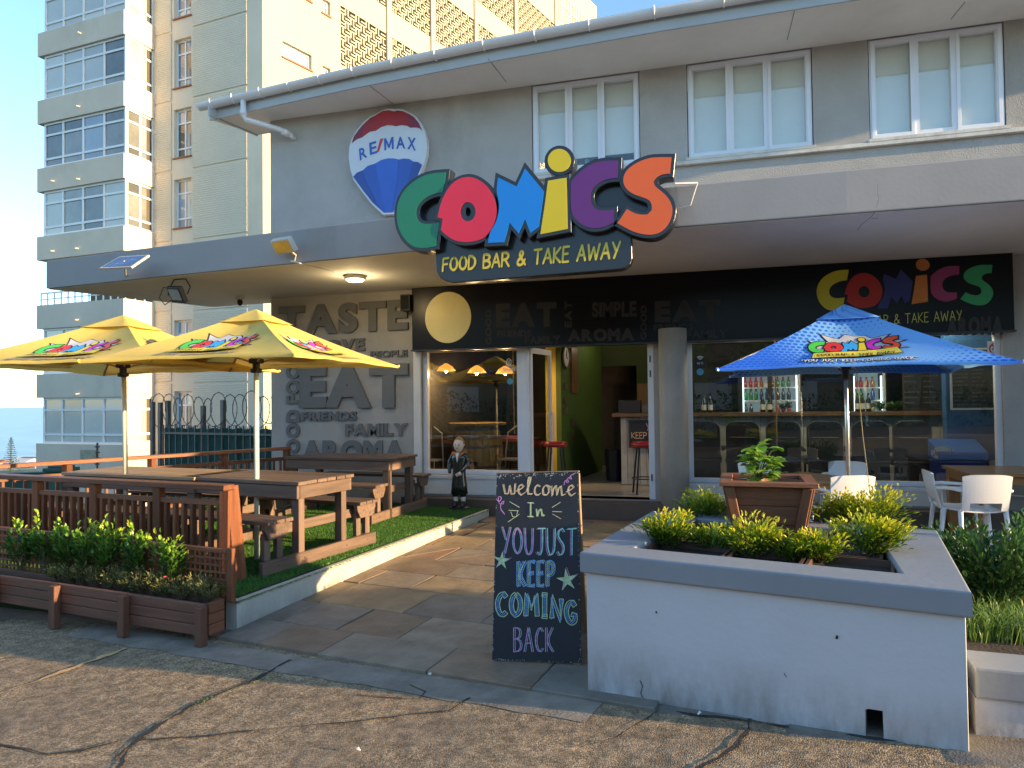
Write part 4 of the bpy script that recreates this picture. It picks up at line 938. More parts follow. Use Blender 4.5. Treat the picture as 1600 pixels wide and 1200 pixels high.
glyph_word('raised_word', 'PEOPLE', qz(640, 516, 870, 506, 548, 556), .03, 'small raised grey word PEOPLE above the huge EAT', bold=.03)
glyph_word('raised_word', 'EAT', qz(202, 604, 878, 590, 868, 868), .06, 'biggest raised grey word EAT in the middle of the letter wall', bold=.06, gap=-.03)
glyph_word('raised_word', 'FRIENDS', qz(212, 892, 554, 890, 948, 950), .035, 'raised grey word FRIENDS directly below EAT', bold=.045)
glyph_word('raised_word', 'FAMILY', qz(484, 968, 870, 964, 1044, 1046), .035, 'raised grey word FAMILY right of centre above AROMA', bold=.045)
glyph_word('raised_word', 'AROMA', qz(212, 1070, 858, 1070, 1214, 1220), .045, 'raised grey word AROMA low on the wall behind the table', bold=.055)
q = [zq(*p) for p in ((115, 1240), (115, 515), (198, 510), (198, 1240))]
glyph_word('raised_word', 'GOOD FOOD', q, .035, 'raised grey words GOOD FOOD running upright along the wall edge', bold=.045, gap=.06)
# ------------------------------------------------ fascia sign over the shopfront
M_blk = mat('sign_black', (.006, .0065, .008), .3, .1, 3, spec=.22)
fsg = thing('fascia_sign', 'long black fascia sign above the shopfront with yellow disc and coloured letters', 'sign', (at_y(650, 452, YS).x, YS, 2.36))
xL, xR = FU(651, 500)[0], FU(1575, 460)[0]
mb = MB(); Wf0.box(mb, xL, xR, 2.36, SZ-.01, .055, .17); mb.make('panel', M_blk, fsg, bevel=.006)
mb = MB(); Wf0.box(mb, xL-.01, xR+.01, 2.335, 2.359, .05, .19); mb.make('edge_trim', mat('trim_dark', (.02, .02, .022), .35), fsg)
FY = YS-.17
M_disc = mat('disc_yellow', (.85, .72, .30), .4, .08, 2)
cu_, cz_ = FU(700, 496, .17); mb = MB()
eu = FU(736, 500, .17)[0]-FU(664, 500, .17)[0]; ez = FU(700, 456, .17)[1]-FU(700, 536, .17)[1]
vs = [Wf0.pt(cu_+eu/2*math.cos(k*math.pi/24), cz_+ez/2*math.sin(k*math.pi/24), .174) for k in range(48)]; mb.add(vs, [tuple(range(48))]); mb.make('yellow_disc', M_disc, fsg)
M_gh = mat('ghost_letter', (.038, .037, .037), .55, .2, 4, spec=.25); zg = lambda x, y: (640+x/3.159, 420+y/3.159)
def ghost(word, x0, y0, x1, y1, rot=False, bold=.04, m=M_gh):
    q = [zg(x0, y0), zg(x1, y0-(x1-x0)*.03), zg(x1, y1-(x1-x0)*.015), zg(x0, y1)] if not rot else [zg(x0, y1), zg(x0, y0), zg(x1, y0), zg(x1, y1)]
    glyph_word('', word, q, .002, '', m=m, Y=FY-.001, bold=bold, parent=fsg, gap=.05)
ghost('EAT', 425, 172, 725, 290, bold=.06); ghost('FRIENDS', 432, 306, 600, 336); ghost('FAMILY', 568, 334, 745, 372)
ghost('GOOD', 375, 200, 405, 375, True); ghost('EAT', 765, 160, 800, 290, True); ghost('SIMPLE', 900, 165, 1120, 240); ghost('AROMA', 780, 300, 1110, 360, bold=.06); ghost('GOOD', 1140, 180, 1170, 350, True)
ghost('EAT', 1210, 160, 1535, 265, bold=.06); ghost('FRIENDS', 1205, 275, 1400, 305); ghost('FAMILY', 1365, 305, 1570, 345); ghost('AROMA', 2650, 240, 2930, 330, bold=.06)
# ------------------------------------------------ the COMICS letters
LA = {
'c': [(510, 235), (500, 320), (480, 415), (430, 420), (370, 440), (310, 475), (265, 520), (245, 570), (245, 620), (265, 665), (300, 690), (350, 695), (400, 690), (450, 682), (440, 760), (420, 890), (360, 905), (280, 908), (220, 895), (160, 850), (110, 780), (80, 700), (70, 610), (80, 520), (110, 440), (160, 370), (230, 310), (310, 265), (400, 242)],
'o': [(700, 278), (760, 285), (830, 320), (890, 375), (935, 450), (960, 530), (965, 600), (945, 690), (900, 770), (850, 820), (790, 845), (720, 858), (650, 857), (590, 842), (530, 808), (485, 770), (470, 750), (485, 650), (440, 640), (455, 560), (480, 480), (520, 400), (570, 335), (630, 295)],
'm': [(975, 285), (1140, 365), (1215, 205), (1382, 408), (1337, 722), (1262, 775), (1215, 655), (1157, 780), (1078, 685), (1030, 858), (885, 865), (900, 775), (960, 680), (985, 570), (983, 490), (960, 400)]}
LB = {
'i': [(160, 370), (322, 343), (328, 500), (333, 797), (92, 845), (130, 600)],
'dot': [(260+102*math.cos(t*math.pi/14), 190+103*math.sin(t*math.pi/14)) for t in range(28)],
'C': [(780, 190), (775, 345), (700, 350), (630, 375), (570, 415), (535, 480), (535, 545), (560, 600), (600, 628), (660, 632), (742, 628), (740, 735), (690, 765), (620, 788), (550, 792), (480, 770), (420, 730), (375, 670), (360, 600), (360, 380), (420, 310), (490, 250), (570, 210), (660, 190)],
's': [(1255, 160), (1240, 305), (1180, 310), (1120, 335), (1095, 375), (1105, 415), (1150, 450), (1210, 500), (1255, 570), (1265, 640), (1245, 720), (1200, 790), (1140, 835), (1070, 850), (990, 842), (900, 815), (775, 745), (860, 620), (920, 655), (980, 670), (1040, 668), (1080, 630), (1080, 580), (1060, 540), (1000, 515), (920, 490), (860, 450), (825, 390), (830, 320), (870, 260), (950, 205), (1060, 165), (1150, 160)]}
SGY = 6.86
def sg(x, y, Y=SGY): p = at_y(610+x/5.7125, 230+y/5.7125, Y); return (p.x, p.z)
toA = lambda p: (p[0]+1256.75, p[1]-57.1)
LET = {}
for k, v in LA.items(): LET[k] = [sg(*p) for p in v]
for k, v in LB.items(): LET[k] = [sg(*toA(p)) for p in v]
for k in list(LET):
    if k not in ('dot',): LET[k] = chaikin(LET[k], 2, 40)
HOLE = [sg(708+52*math.cos(t*math.pi/12), 588+68*math.sin(t*math.pi/12)) for t in range(24)]
HOLEF = [sg(708+69*math.cos(t*math.pi/12), 588+85*math.sin(t*math.pi/12)) for t in range(24)]
MF = Matrix(((1, 0, 0, 0), (0, 0, -1, 0), (0, 1, 0, 0), (0, 0, 0, 1)))    # local xy -> world xz, local z -> -Y
ORD = ['c', 'o', 'm', 'i', 'dot', 'C', 's']
COL = {'c': (.015, .20, .115), 'o': (.72, .022, .065), 'm': (.005, .23, .74), 'i': (.70, .55, .015), 'dot': (.70, .55, .015), 'C': (.13, .022, .19), 's': (.80, .13, .025)}
csg = thing('shop_sign', 'big cut-out sign of multicoloured cartoon letters on the canopy edge', 'sign', (LET['m'][0][0], 6.9, 3.3))
M_sblk = mat('sign_navy_black', (.012, .014, .02), .28, .15, 3, coat=.25)
bp_ = [(255, 560), (330, 470), (470, 420), (900, 520), (1300, 500), (1857, 343), (2077, 323), (2307, 503), (2337, 643), (2150, 760), (2137, 793), (2142, 983), (2125, 1030), (2087, 1060), (2040, 1072), (1977, 1078), (540, 1195), (480, 1180), (430, 1150), (398, 1090), (388, 930), (420, 860), (270, 700)]
me = curve_mesh([[sg(*p) for p in bp_]], .05, 0, .012)
add('backing_plate', me, M_sblk, csg, Matrix.Translation((0, SGY+.12, 0)) @ MF)
M_edge = M_sblk
for k in ORD:
    loops = [LET[k]]+([HOLE] if k == 'o' else [])
    me = curve_mesh(loops, .075, .030 if k != 'o' else .028, .007)
    lt = add('letter_'+{'c': 'body', 'o': 'body', 'm': 'body', 'i': 'body', 'dot': 'dot', 'C': 'body', 's': 'body'}[k], me, M_sblk, csg, Matrix.Translation((0, SGY+.045 - (.012 if k in 'om' else 0)-(.006 if k in ('i', 'dot') else 0), 0)) @ MF)
    lf = [LET[k]]+([HOLEF] if k == 'o' else [])
    me = curve_mesh(lf, .003)
    add('letter_face', me, mat('sign_'+k, COL[k], .45, .03, 2), lt, Matrix.Translation((0, SGY-.043-(.012 if k in 'om' else 0)-(.006 if k in ('i', 'dot') else 0), 0)) @ MF)
M_sy = mat('sign_lettering_yellow', (.72, .56, .06), .5, .04)
# tag line, hand lettered: origin at baseline
def tagline(parent, m, fn, wd=.17, text='FOOD BAR & TAKE AWAY'):
    L, W_ = strokes(text, .2); mb = MB(); ribbons(mb, [[(a/W_, b) for a, b in l_] for l_ in L], 1, fn, 1) if False else None
    mb = MB(); ribbons(mb, L, wd, lambda a, b: fn(a/W_, b), 1); return mb.make('tagline', m, parent)
tl0, tl1, tl2, tl3 = [Vector(at_y(x, y, SGY+.055)) for x, y in ((692, 424), (967, 403), (969, 378), (693, 404))]
tagline(csg, M_sy, lambda s, t: (tl0.lerp(tl1, s)).lerp(tl3.lerp(tl2, s), t)+Vector((0, -.006, 0)), .2)
# stay rod and cable at the sign's right end
mb = MB(); a, b = at_y(1054, 287, SGY+.05), at_y(1090, 286, SGY+.12); mb.tube([a, b], .01, 6); mb.make('stay_rod', M_white, csg)
mb = MB(); e = at_y(1062, 325, 7.0); mb.tube([b, b.lerp(e, .3)+Vector((.02, 0, -.02)), b.lerp(e, .7)+Vector((.05, 0, -.05)), e], .005, 5); mb.make('cable', M_white, csg)
# small logo used on the fascia sign and umbrellas: 2-D loops normalised to width 1
allp = [p for k in ORD for p in LET[k]]; lx0, lx1 = min(p[0] for p in allp), max(p[0] for p in allp); lz0, lz1 = min(p[1] for p in allp), max(p[1] for p in allp); LW = lx1-lx0
NL = {k: [((p[0]-lx0)/LW, (p[1]-lz0)/LW) for p in LET[k]] for k in ORD}; NH = [((p[0]-lx0)/LW, (p[1]-lz0)/LW) for p in HOLEF]; LH = (lz1-lz0)/LW
COL2 = {'c': (.58, .50, .02), 'o': (.42, .02, .015), 'm': (.02, .03, .16), 'i': (.58, .19, .03), 'dot': (.5, .17, .03), 'C': (.30, .035, .13), 's': (.03, .33, .12)}
def logo(parent, fn, cols, lift=0, outline=None, prefix='logo_', holecol=None):
    for k in ORD:
        for m_, off, z in (([(outline, .014, 0)] if outline else [])+[(mat(prefix+k, cols[k], .55, .03, 2), -.002, 1)]):
            me = curve_mesh([NL[k]]+([NH] if k == 'o' else []), 0, off)
            a, lo, hi = bounds(me); out = np.array([fn(p[0], p[1], z) for p in a]); setco(me, out); add('logo_letter', me, m_, parent)
u0_, z0_ = FU(1276, 482, .17); u1_, _ = FU(1552, 455, .17); wl = u1_-u0_; zb_ = FU(1400, 494, .17)[1]+.0
logo(fsg, lambda x, y, k: Wf0.pt(u0_+x*wl, z0_-.07+y*wl*.97+x*.02, .178+.002*k), COL2, prefix='fascia_')
a_, b_ = FU(1318, 511, .17), FU(1502, 500, .17); hh = .115
tagline(fsg, mat('fascia_tag', (.55, .52, .1), .5), lambda s, t: Wf0.pt(a_[0]+(b_[0]-a_[0])*s, a_[1]+(b_[1]-a_[1])*s+t*hh, .178), .1)
# ------------------------------------------------ balloon sign on the upper wall
bY = YS-.10
zr = lambda x, y: at_y(530+x/6.4875, 160+y/6.4875, bY)
xz = lambda p: (zr(*p).x, zr(*p).z)
outl = [(540, 66), (555, 76), (590, 68), (640, 72), (690, 95), (770, 140), (820, 200), (860, 280), (880, 360), (888, 440), (880, 540), (850, 650), (800, 760), (740, 860), (650, 990), (555, 1130), (445, 1137), (330, 1030), (230, 900), (150, 790), (115, 680), (98, 560), (105, 450), (130, 370), (180, 280), (250, 200), (320, 140), (370, 122), (430, 85), (490, 66)]
bal = thing('balloon_sign', 'hot air balloon shaped sign in red white and blue on the upper wall', 'sign', (zr(500, 600).x, bY, zr(500, 600).z))
me = curve_mesh([[xz(p) for p in outl]], .045, 0, .004); add('board', me, mat('balloon_white', (.62, .66, .72), .35, .05, 2, coat=.3), bal, Matrix.Translation((0, bY+.045, 0)) @ MF)
M_br = mat('balloon_red', (.33, .012, .02), .4, .1, 2); M_br2 = mat('balloon_red_dark', (.22, .015, .05), .4, .1, 2); M_bb = mat('balloon_blue', (.03, .11, .47), .4, .1, 2); M_bb2 = mat('balloon_blue_dark', (.025, .075, .32), .4, .1, 2)
redp = [(130, 415), (150, 350), (195, 285), (255, 215), (320, 155), (385, 125), (440, 90), (500, 80), (545, 90), (560, 92), (590, 82), (640, 88), (690, 108), (760, 150), (808, 208), (845, 290), (815, 262), (770, 255), (722, 258), (690, 240), (640, 232), (575, 243), (535, 234), (490, 232), (430, 250), (370, 290), (310, 300), (235, 355), (180, 375)]
blup = [(145, 755), (180, 715), (240, 690), (290, 645), (370, 620), (430, 585), (500, 568), (560, 570), (605, 580), (660, 570), (715, 575), (755, 602), (800, 605), (842, 635), (795, 745), (735, 850), (640, 985), (545, 1115), (455, 1119), (340, 1015), (245, 895), (170, 790)]
def flat(loop, m, z, nm): me = curve_mesh([[xz(p) for p in loop]], .001); return add(nm, me, m, bal, Matrix.Translation((0, bY-.006-z, 0)) @ MF)
flat(redp, M_br, 0, 'red_crown'); flat(blup, M_bb, 0, 'blue_base')
flat([(130, 415), (150, 350), (195, 285), (245, 225), (235, 355), (180, 375)], M_br2, .003, 'red_gore'); flat([(700, 112), (760, 150), (808, 208), (845, 290), (815, 262), (770, 255), (722, 258)], M_br2, .003, 'red_gore')
flat([(375, 128), (440, 90), (500, 80), (545, 90), (575, 243), (535, 234), (490, 232), (430, 250), (372, 288)], mat('balloon_red_mid', (.40, .014, .02), .4, .1, 2), .003, 'red_gore')
flat([(145, 755), (180, 715), (240, 690), (275, 800), (420, 1085), (340, 1015), (245, 895), (170, 790)], M_bb2, .003, 'blue_gore'); flat([(755, 602), (800, 605), (842, 635), (795, 745), (735, 850), (640, 985), (700, 800)], M_bb2, .003, 'blue_gore'); flat([(370, 620), (430, 585), (500, 568), (560, 570), (605, 580), (590, 800), (530, 1116), (470, 1118), (400, 800)], mat('balloon_blue_mid', (.035, .13, .55), .4, .1, 2), .003, 'blue_gore')
for ch, q in (('R', [(200, 470), (268, 448), (285, 552), (210, 592)]), ('E', [(303, 412), (374, 390), (384, 512), (312, 536)]), ('/', [(418, 372), (450, 365), (405, 500), (380, 507)]), ('A', [(575, 350), (665, 345), (670, 468), (578, 470)]), ('X', [(693, 350), (778, 362), (776, 490), (690, 472)])):
    m_ = M_red if ch == '/' else M_bb
    if ch == 'E':
        me = curve_mesh([[(0, 0), (0, 1), (.22, 1), (.5, .42), (.78, 1), (1, 1), (1, 0), (.8, 0), (.8, .62), (.55, .12), (.45, .12), (.2, .62), (.2, 0)]]); quad_map(me, [at_y(530+x/6.4875, 160+y/6.4875, bY-.009) for x, y in [(453, 366), (550, 348), (552, 472), (458, 487)]], 0); add('letter', me, M_bb, bal)
    if ch == '/':
        mb = MB(); mb.add([zr(*p)+Vector((0, -.007, 0)) for p in q], [(3, 2, 1, 0)]); mb.make('letter', m_, bal); continue
    glyph_word('', ch, [(530+x/6.4875, 160+y/6.4875) for x, y in q], .002, '', m=m_, Y=bY-.008, bold=(.008 if ch == 'M' else .02), parent=bal)
# ------------------------------------------------ lamps, speaker, solar panel
M_bk = mat('black_plastic', (.015, .015, .016), .5, .1); M_hsg = mat('lamp_housing_white', (.55, .5, .42), .5, .1)
p = at_y(443, 384, 7.25); t = thing('flood_light', 'white floodlight with orange lens above the canopy edge', 'lamp', (p.x, p.y, p.z))
def tilted(mb, c, sx, sy, sz, rx, rz): M_ = Matrix.Translation(c) @ Matrix.Rotation(rz, 4, 'Z') @ Matrix.Rotation(rx, 4, 'X'); return mb, M_
Mx = Matrix.Translation(p) @ Matrix.Rotation(R(-14), 4, 'Z') @ Matrix.Rotation(R(38), 4, 'X')
mb = MB(); mb.box((-.15, -.03, -.09), (.15, .05, .09)); mb.make('housing', M_hsg, t, bevel=.012, M=Mx)
mb = MB(); mb.box((-.12, -.036, -.065), (.12, -.031, .065)); mb.make('lens', mat('lens_orange', (.75, .42, .06), .15, .2, 6, coat=.5), t, M=Mx)
mb = MB(); q0 = at_y(460, 407, 7.38); mb.tube([p+Vector((.02, .05, -.02)), p+Vector((.1, .1, -.1)), q0], .012, 6); mb.make('bracket', M_hsg, t)
p = at_y(276, 460, 7.75); t = thing('flood_light', 'black floodlight hanging under the left end of the canopy', 'lamp', tuple(p))
Mx = Matrix.Translation(p) @ Matrix.Rotation(R(-22), 4, 'Z') @ Matrix.Rotation(R(28), 4, 'X') @ Matrix.Rotation(R(8), 4, 'Y')
mb = MB(); mb.box((-.15, -.025, -.11), (.15, .04, .11)); mb.make('housing', M_bk, t, bevel=.01, M=Mx)
mb = MB(); mb.box((-.11, -.031, -.07), (.12, -.026, .08)); mb.make('lens', mat('lens_grey', (.35, .33, .28), .2, .1, coat=.4), t, M=Mx)
mb = MB(); mb.tube([p+Vector((-.15, .02, 0)), p+Vector((-.17, .05, .08)), (p.x-.08, p.y+.05, SZ-.012), (p.x+.1, p.y+.05, SZ-.012), p+Vector((.17, .05, .1)), p+Vector((.15, .02, 0))], .009, 6); mb.make('bracket', M_bk, t)
mb = MB(); mb.tube([p+Vector((-.1, .06, .05)), p+Vector((-.26, .06, .12)), p+Vector((-.33, .06, -.02)), p+Vector((-.24, .06, -.12)), p+Vector((-.12, .05, -.06))], .006, 6); mb.make('cable', M_bk, t)
# solar panel
p = at_y(196, 408, 7.78); t = thing('solar_panel', 'small solar panel on a bracket at the canopy edge', 'solar panel', tuple(p))
q = [at_d(155, 419, 8.95), at_d(205, 417, 8.8), at_d(233, 398, 9.0), at_d(186, 401, 9.15)]
mb = MB(); n_ = (q[1]-q[0]).cross(q[2]-q[0]).normalized(); mb.hexa([v-n_*.025 for v in q]+[v for v in q]); mb.make('frame', M_hsg, t)
cc = sum(q, Vector())/4; ncol, nrow = 6, 3
bl = lambda s, t_: (q[0].lerp(q[1], s)).lerp(q[3].lerp(q[2], s), t_)+n_*.003
for i in range(ncol):
    for j in range(nrow):
        mb = MB(); a, b, c, d = .04+.92*i/ncol+.006, .04+.92*(i+1)/ncol-.006, .05+.9*j/nrow+.01, .05+.9*(j+1)/nrow-.01
        mb.quad(bl(a, c), bl(b, c), bl(b, d), bl(a, d)); mb.make('cell', mat('solar_cell', (.03, .06, .18), .15, .2, 4, coat=.6), t)
mb = MB(); e = at_y(208, 432, 7.88); mb.tube([cc, (e.x, e.y-.12, cc.z-.1), e], .014, 6); mb.make('bracket', M_hsg, t)
# ceiling lamp on the soffit
p = at_z(555, 433, SZ-.03); t = thing('overhead_light', 'round lit ceiling light under the canopy beside the big sign', 'lamp', (p.x, p.y, SZ-.01))
mb = MB(); mb.lathe([(.13, 0), (.145, -.03), (.125, -.055), (.12, -.055)], (p.x, p.y, SZ-.0085), 24); mb.make('rim', M_hsg, t, smooth=True)
mb = MB(); mb.lathe([(.118, 0), (.1, -.018), (.05, -.026)], (p.x, p.y, SZ-.065), 24); mb.make('diffuser', mat('lamp_diffuser', (.9, .8, .5), .5, emit=(1, .78, .35), estr=5), t, smooth=True)
pl = bpy.data.lights.new('ceiling_bulb', 'POINT'); pl.energy = 5; pl.color = (1, .74, .38); pl.shadow_soft_size = .1; lo = bpy.data.objects.new('ceiling_bulb', pl); sc.collection.objects.link(lo); lo.location = (p.x, p.y, SZ-.16); lo.parent = t; lo.matrix_parent_inverse = WM[t.name].inverted()
mb = MB(); a = at_z(520, 424, SZ-.015); b = at_z(455, 408, SZ-.015); mb.tube([(p.x-.14, p.y, SZ-.018), a, b], .008, 5); mb.make('conduit', M_sof, t)
p = at_y(637, 474, YS-.16); t = thing('wall_speaker', 'small black loudspeaker on the wall beside the word TASTE', 'speaker', tuple(p))
mb = MB(); mb.box((p.x-.075, YS-.26, p.z-.12), (p.x+.075, YS-.09, p.z+.12)); mb.make('cabinet', M_bk, t, bevel=.008); mb = MB(); mb.box((p.x-.06, YS-.265, p.z-.1), (p.x+.06, YS-.261, p.z+.1)); mb.make('grille', mat('speaker_cloth', (.008, .008, .008), .9), t)
mb = MB(); mb.tube([(p.x, YS-.1, p.z), (p.x, YS, p.z)], .02, 8); mb.make('bracket', M_bk, t)
p = at_z(375, 468, SZ-.05); t = thing('security_sensor', 'small dark sensor on the soffit above the near yellow umbrella', 'sensor', (p.x, p.y, SZ-.01)); mb = MB(); mb.lathe([(.07, 0), (.07, -.04), (.03, -.045)], (p.x, p.y, SZ-.0085), 14); mb.make('base', M_hsg, t); mb = MB(); mb.lathe([(.035, 0), (.045, -.05), (.02, -.09)], (p.x, p.y, SZ-.055), 14); mb.make('head', M_bk, t)
p = at_z(1585, 404, SZ-.03); mb = MB(); mb.tube([(p.x, p.y, SZ-.008), (p.x, p.y, SZ-.06), (p.x+.03, p.y, SZ-.09), (p.x+.06, p.y, SZ-.06)], .009, 6); tag(mb.make('ceiling_hook', M_hsg), 'small hook under the soffit right of the fascia sign', 'hook')
# =================================================================== PICNIC TABLES
M_pt = mat('table_timber_brown', (.155, .10, .074), .5, .32, 3, .3, 35, rnd=.22, stretch=(.6, 9, 9), spec=.4, stain=.2)
M_pt2 = mat('table_timber_tan', (.42, .28, .16), .55, .22, 3, .25, 35, rnd=.12, stretch=(.6, 9, 9))
SCREW = {}
def picnic(loc, rz, label, L=1.5, top=M_pt, m=M_pt, W_=.80, H=.78, group='timber picnic tables on the lawn', clipx=None):
    t = thing('picnic_table', label, 'table', loc, rz, group)
    def b(name, a, c, w_, t_, mm=m, par=t, up=(0, 0, 1)):
        o = beam(name, a, c, w_, t_, mm, None, up); Mb = WM[o.name]; T = WM[t.name]; o.parent = par; 
        o.matrix_parent_inverse = Matrix.Identity(4) if par is t else WM[par.name].inverted()
        if par is t: WM[o.name] = T @ Mb
        else: o.matrix_parent_inverse = WM[par.name].inverted(); o.matrix_basis = T @ Mb; WM[o.name] = T @ Mb
        return o
    n_ = 6; pw = W_/n_
    for i in range(n_):
        y = -W_/2+pw*(i+.5); e = random.uniform(-.006, .008); b('plank', (-L/2-e, y, H-.018), (L/2+e, y, H-.018), pw-.007, .034, top)
    for s in (-1, 1):
        b('apron', (-L/2+.02, s*(W_/2-.03), H-.10), (L/2-.02, s*(W_/2-.03), H-.10), .035, .12)
        b('end_rail', (s*(L/2-.035), -W_/2+.05, H-.10), (s*(L/2-.035), W_/2-.05, H-.10), .035, .12, M_pt if top is M_pt else top)
        b('skid', (s*(L/2-.05), -.80, .065), (s*(L/2-.05), .80, .065), .045, .125)
        for s2 in (-1, 1): b('leg', (s*(L/2-.09), s2*.30, .02), (s*(L/2-.09), s2*.30, H-.04), .05 if 0 else .075, .09, up=(1, 0, 0))
        for yy in (-.02,): b('cross_bearer', (s*(L/2-.14), -.55, .36), (s*(L/2-.14), .55, .36), .04, .09)
    for s2 in (-1, 1):
        for i in range(3): b('bench_plank', (-L/2-.02, s2*.63+(i-1)*.105, .462), (L/2+.02, s2*.63+(i-1)*.105, .462), .097, .034)
        for s in (-1, 1):
            for dy in (-.075, .075): b('bench_leg', (s*(L/2-.09), s2*.63+dy, .125), (s*(L/2-.09), s2*.63+dy, .36), .07, .05, up=(1, 0, 0))
            mb = MB(); x0, x1 = s*(L/2-.04)-.022, s*(L/2-.04)+.022; yc = s2*.63
            pl = [(yc-.15, .442), (yc-.15, .40), (yc-.10, .31), (yc+.10, .31), (yc+.15, .40), (yc+.15, .442)]
            vs = [(x0, y, z) for y, z in pl]+[(x1, y, z) for y, z in pl]; fs = [tuple(range(6))[::-1], tuple(range(6, 12))]+[(i, (i+1) % 6, (i+1) % 6+6, i+6) for i in range(6)]
            mb.add(vs, fs); o = mb.make('bench_bracket', m, None, bevel=.004); o.parent = t; WM[o.name] = WM[t.name]
            for dy, z in ((-.055, .385), (.055, .345)):
                if 'sc' not in SCREW: q = MB(); q.tube([(-.003, 0, 0), (.003, 0, 0)], .009, 8); SCREW['sc'] = mesh(q.v, q.f, 'screw')
                o = add('screw', SCREW['sc'], M_gal, None, Matrix.Translation((s*(L/2-.018), yc+dy, z))); o.parent = t; WM[o.name] = WM[t.name]
        for s in (-1, 1):
            for yy in (s2*.30, s2*.63):
                o = add('screw', SCREW['sc'], M_gal, None, Matrix.Translation((s*(L/2-.0275), yy+.02, .075))); o.parent = t; WM[o.name] = WM[t.name]
    return t
TA = [at_z(x, y, LZ+.78) for x, y in ((285, 746), (446, 756), (519, 739), (387, 733))]
cA = sum(TA, Vector())/4; 
rzA = R(-10)
t1 = picnic((cA.x-.0, cA.y+.10, LZ-.005), rzA, 'brown slatted picnic table with the near yellow umbrella through its top', L=1.52)
p2 = at_z(218, 742, LZ+.78)
t2 = picnic((p2.x-.2, p2.y+.42, LZ-.005), R(-6), 'tan topped picnic table under the far yellow umbrella', L=1.9, top=M_pt2, W_=.75)
p3 = at_z(477, 709, LZ+.80)
t3 = picnic((-4.75, 8.72, LZ-.005), R(-3), 'dark picnic table standing against the letter wall', L=1.6, W_=.78)
# =================================================================== UMBRELLAS
M_yel_c = mat('canopy_yellow', (.82, .61, .16), .75, .10, 2, .35, 7, trans=.28, spec=.2)
def blue_canopy():
    m = mat('canopy_blue', (.02, .10, .52), .7, .04, 2, .12, 9, trans=.2, spec=.2); n, l = m.node_tree.nodes, m.node_tree.links
    uv = n.new('ShaderNodeUVMap'); uv.uv_map = 'UVMap'; sp = n.new('ShaderNodeSeparateXYZ'); l.new(uv.outputs[0], sp.inputs[0])
    def M_(op, a, b=None, c=None):
        x = n.new('ShaderNodeMath'); x.operation = op
        for i, q in enumerate((a, b, c)):
            if q is None: continue
            if isinstance(q, (int, float)): x.inputs[i].default_value = q
            else: l.new(q, x.inputs[i])
        return x.outputs[0]
    rowf = M_('MULTIPLY', sp.outputs[1], 22); ri = M_('FLOOR', rowf); half = M_('MULTIPLY', M_('MODULO', ri, 2), .5)
    fx = M_('SUBTRACT', M_('FRACT', M_('ADD', M_('MULTIPLY', sp.outputs[0], 22), half)), .5); fy = M_('SUBTRACT', M_('FRACT', rowf), .5)
    dist = M_('SQRT', M_('ADD', M_('MULTIPLY', fx, fx), M_('MULTIPLY', fy, fy)))
    # dots grow away from a pale area right of the middle
    dx = M_('SUBTRACT', sp.outputs[0], .30); dy = M_('SUBTRACT', sp.outputs[1], .62)
    rr = M_('SQRT', M_('ADD', M_('MULTIPLY', dx, dx), M_('MULTIPLY', M_('MULTIPLY', dy, dy), 1.3)))
    thr = M_('MINIMUM', M_('MULTIPLY', M_('SUBTRACT', rr, .2), .72), .43)
    on = M_('LESS_THAN', dist, thr)
    mx = n.new('ShaderNodeMix'); mx.data_type = 'RGBA'; l.new(on, mx.inputs['Factor']); mx.inputs[6].default_value = (.22, .50, .93, 1); mx.inputs[7].default_value = (.03, .18, .74, 1)
    edge = M_('MINIMUM', M_('MAXIMUM', M_('MULTIPLY', M_('SUBTRACT', rr, .6), 2.2), 0), .8)
    m2 = n.new('ShaderNodeMix'); m2.data_type = 'RGBA'; l.new(edge, m2.inputs['Factor']); l.new(mx.outputs[2], m2.inputs[6]); m2.inputs[7].default_value = (.015, .13, .75, 1)
    l.new(m2.outputs[2], n['Principled BSDF'].inputs['Base Color'])
    for q in n:
        if q.type == 'BSDF_TRANSLUCENT': l.new(m2.outputs[2], q.inputs[0])
    return m
M_blu_c = blue_canopy()
M_pole = mat('pole_cream', (.70, .66, .52), .35, .04, 3); M_alu = mat('pole_aluminium', (.62, .62, .62), .28, .05, 3, metal=.85)
M_ink = mat('print_black', (.012, .012, .012), .7); M_inkg = mat('print_grey', (.25, .24, .22), .7); M_inkw = mat('print_white', (.7, .7, .7), .7); M_bang = mat('print_burst', (.52, .5, .5), .7); M_ban = mat('print_banner', (.75, .60, .06), .7)
PCOL = {'c': (.06, .55, .07), 'o': (.70, .03, .03), 'm': (.03, .35, .75), 'i': (.75, .58, .03), 'dot': (.75, .58, .03), 'C': (.62, .03, .50), 's': (.70, .07, .03)}
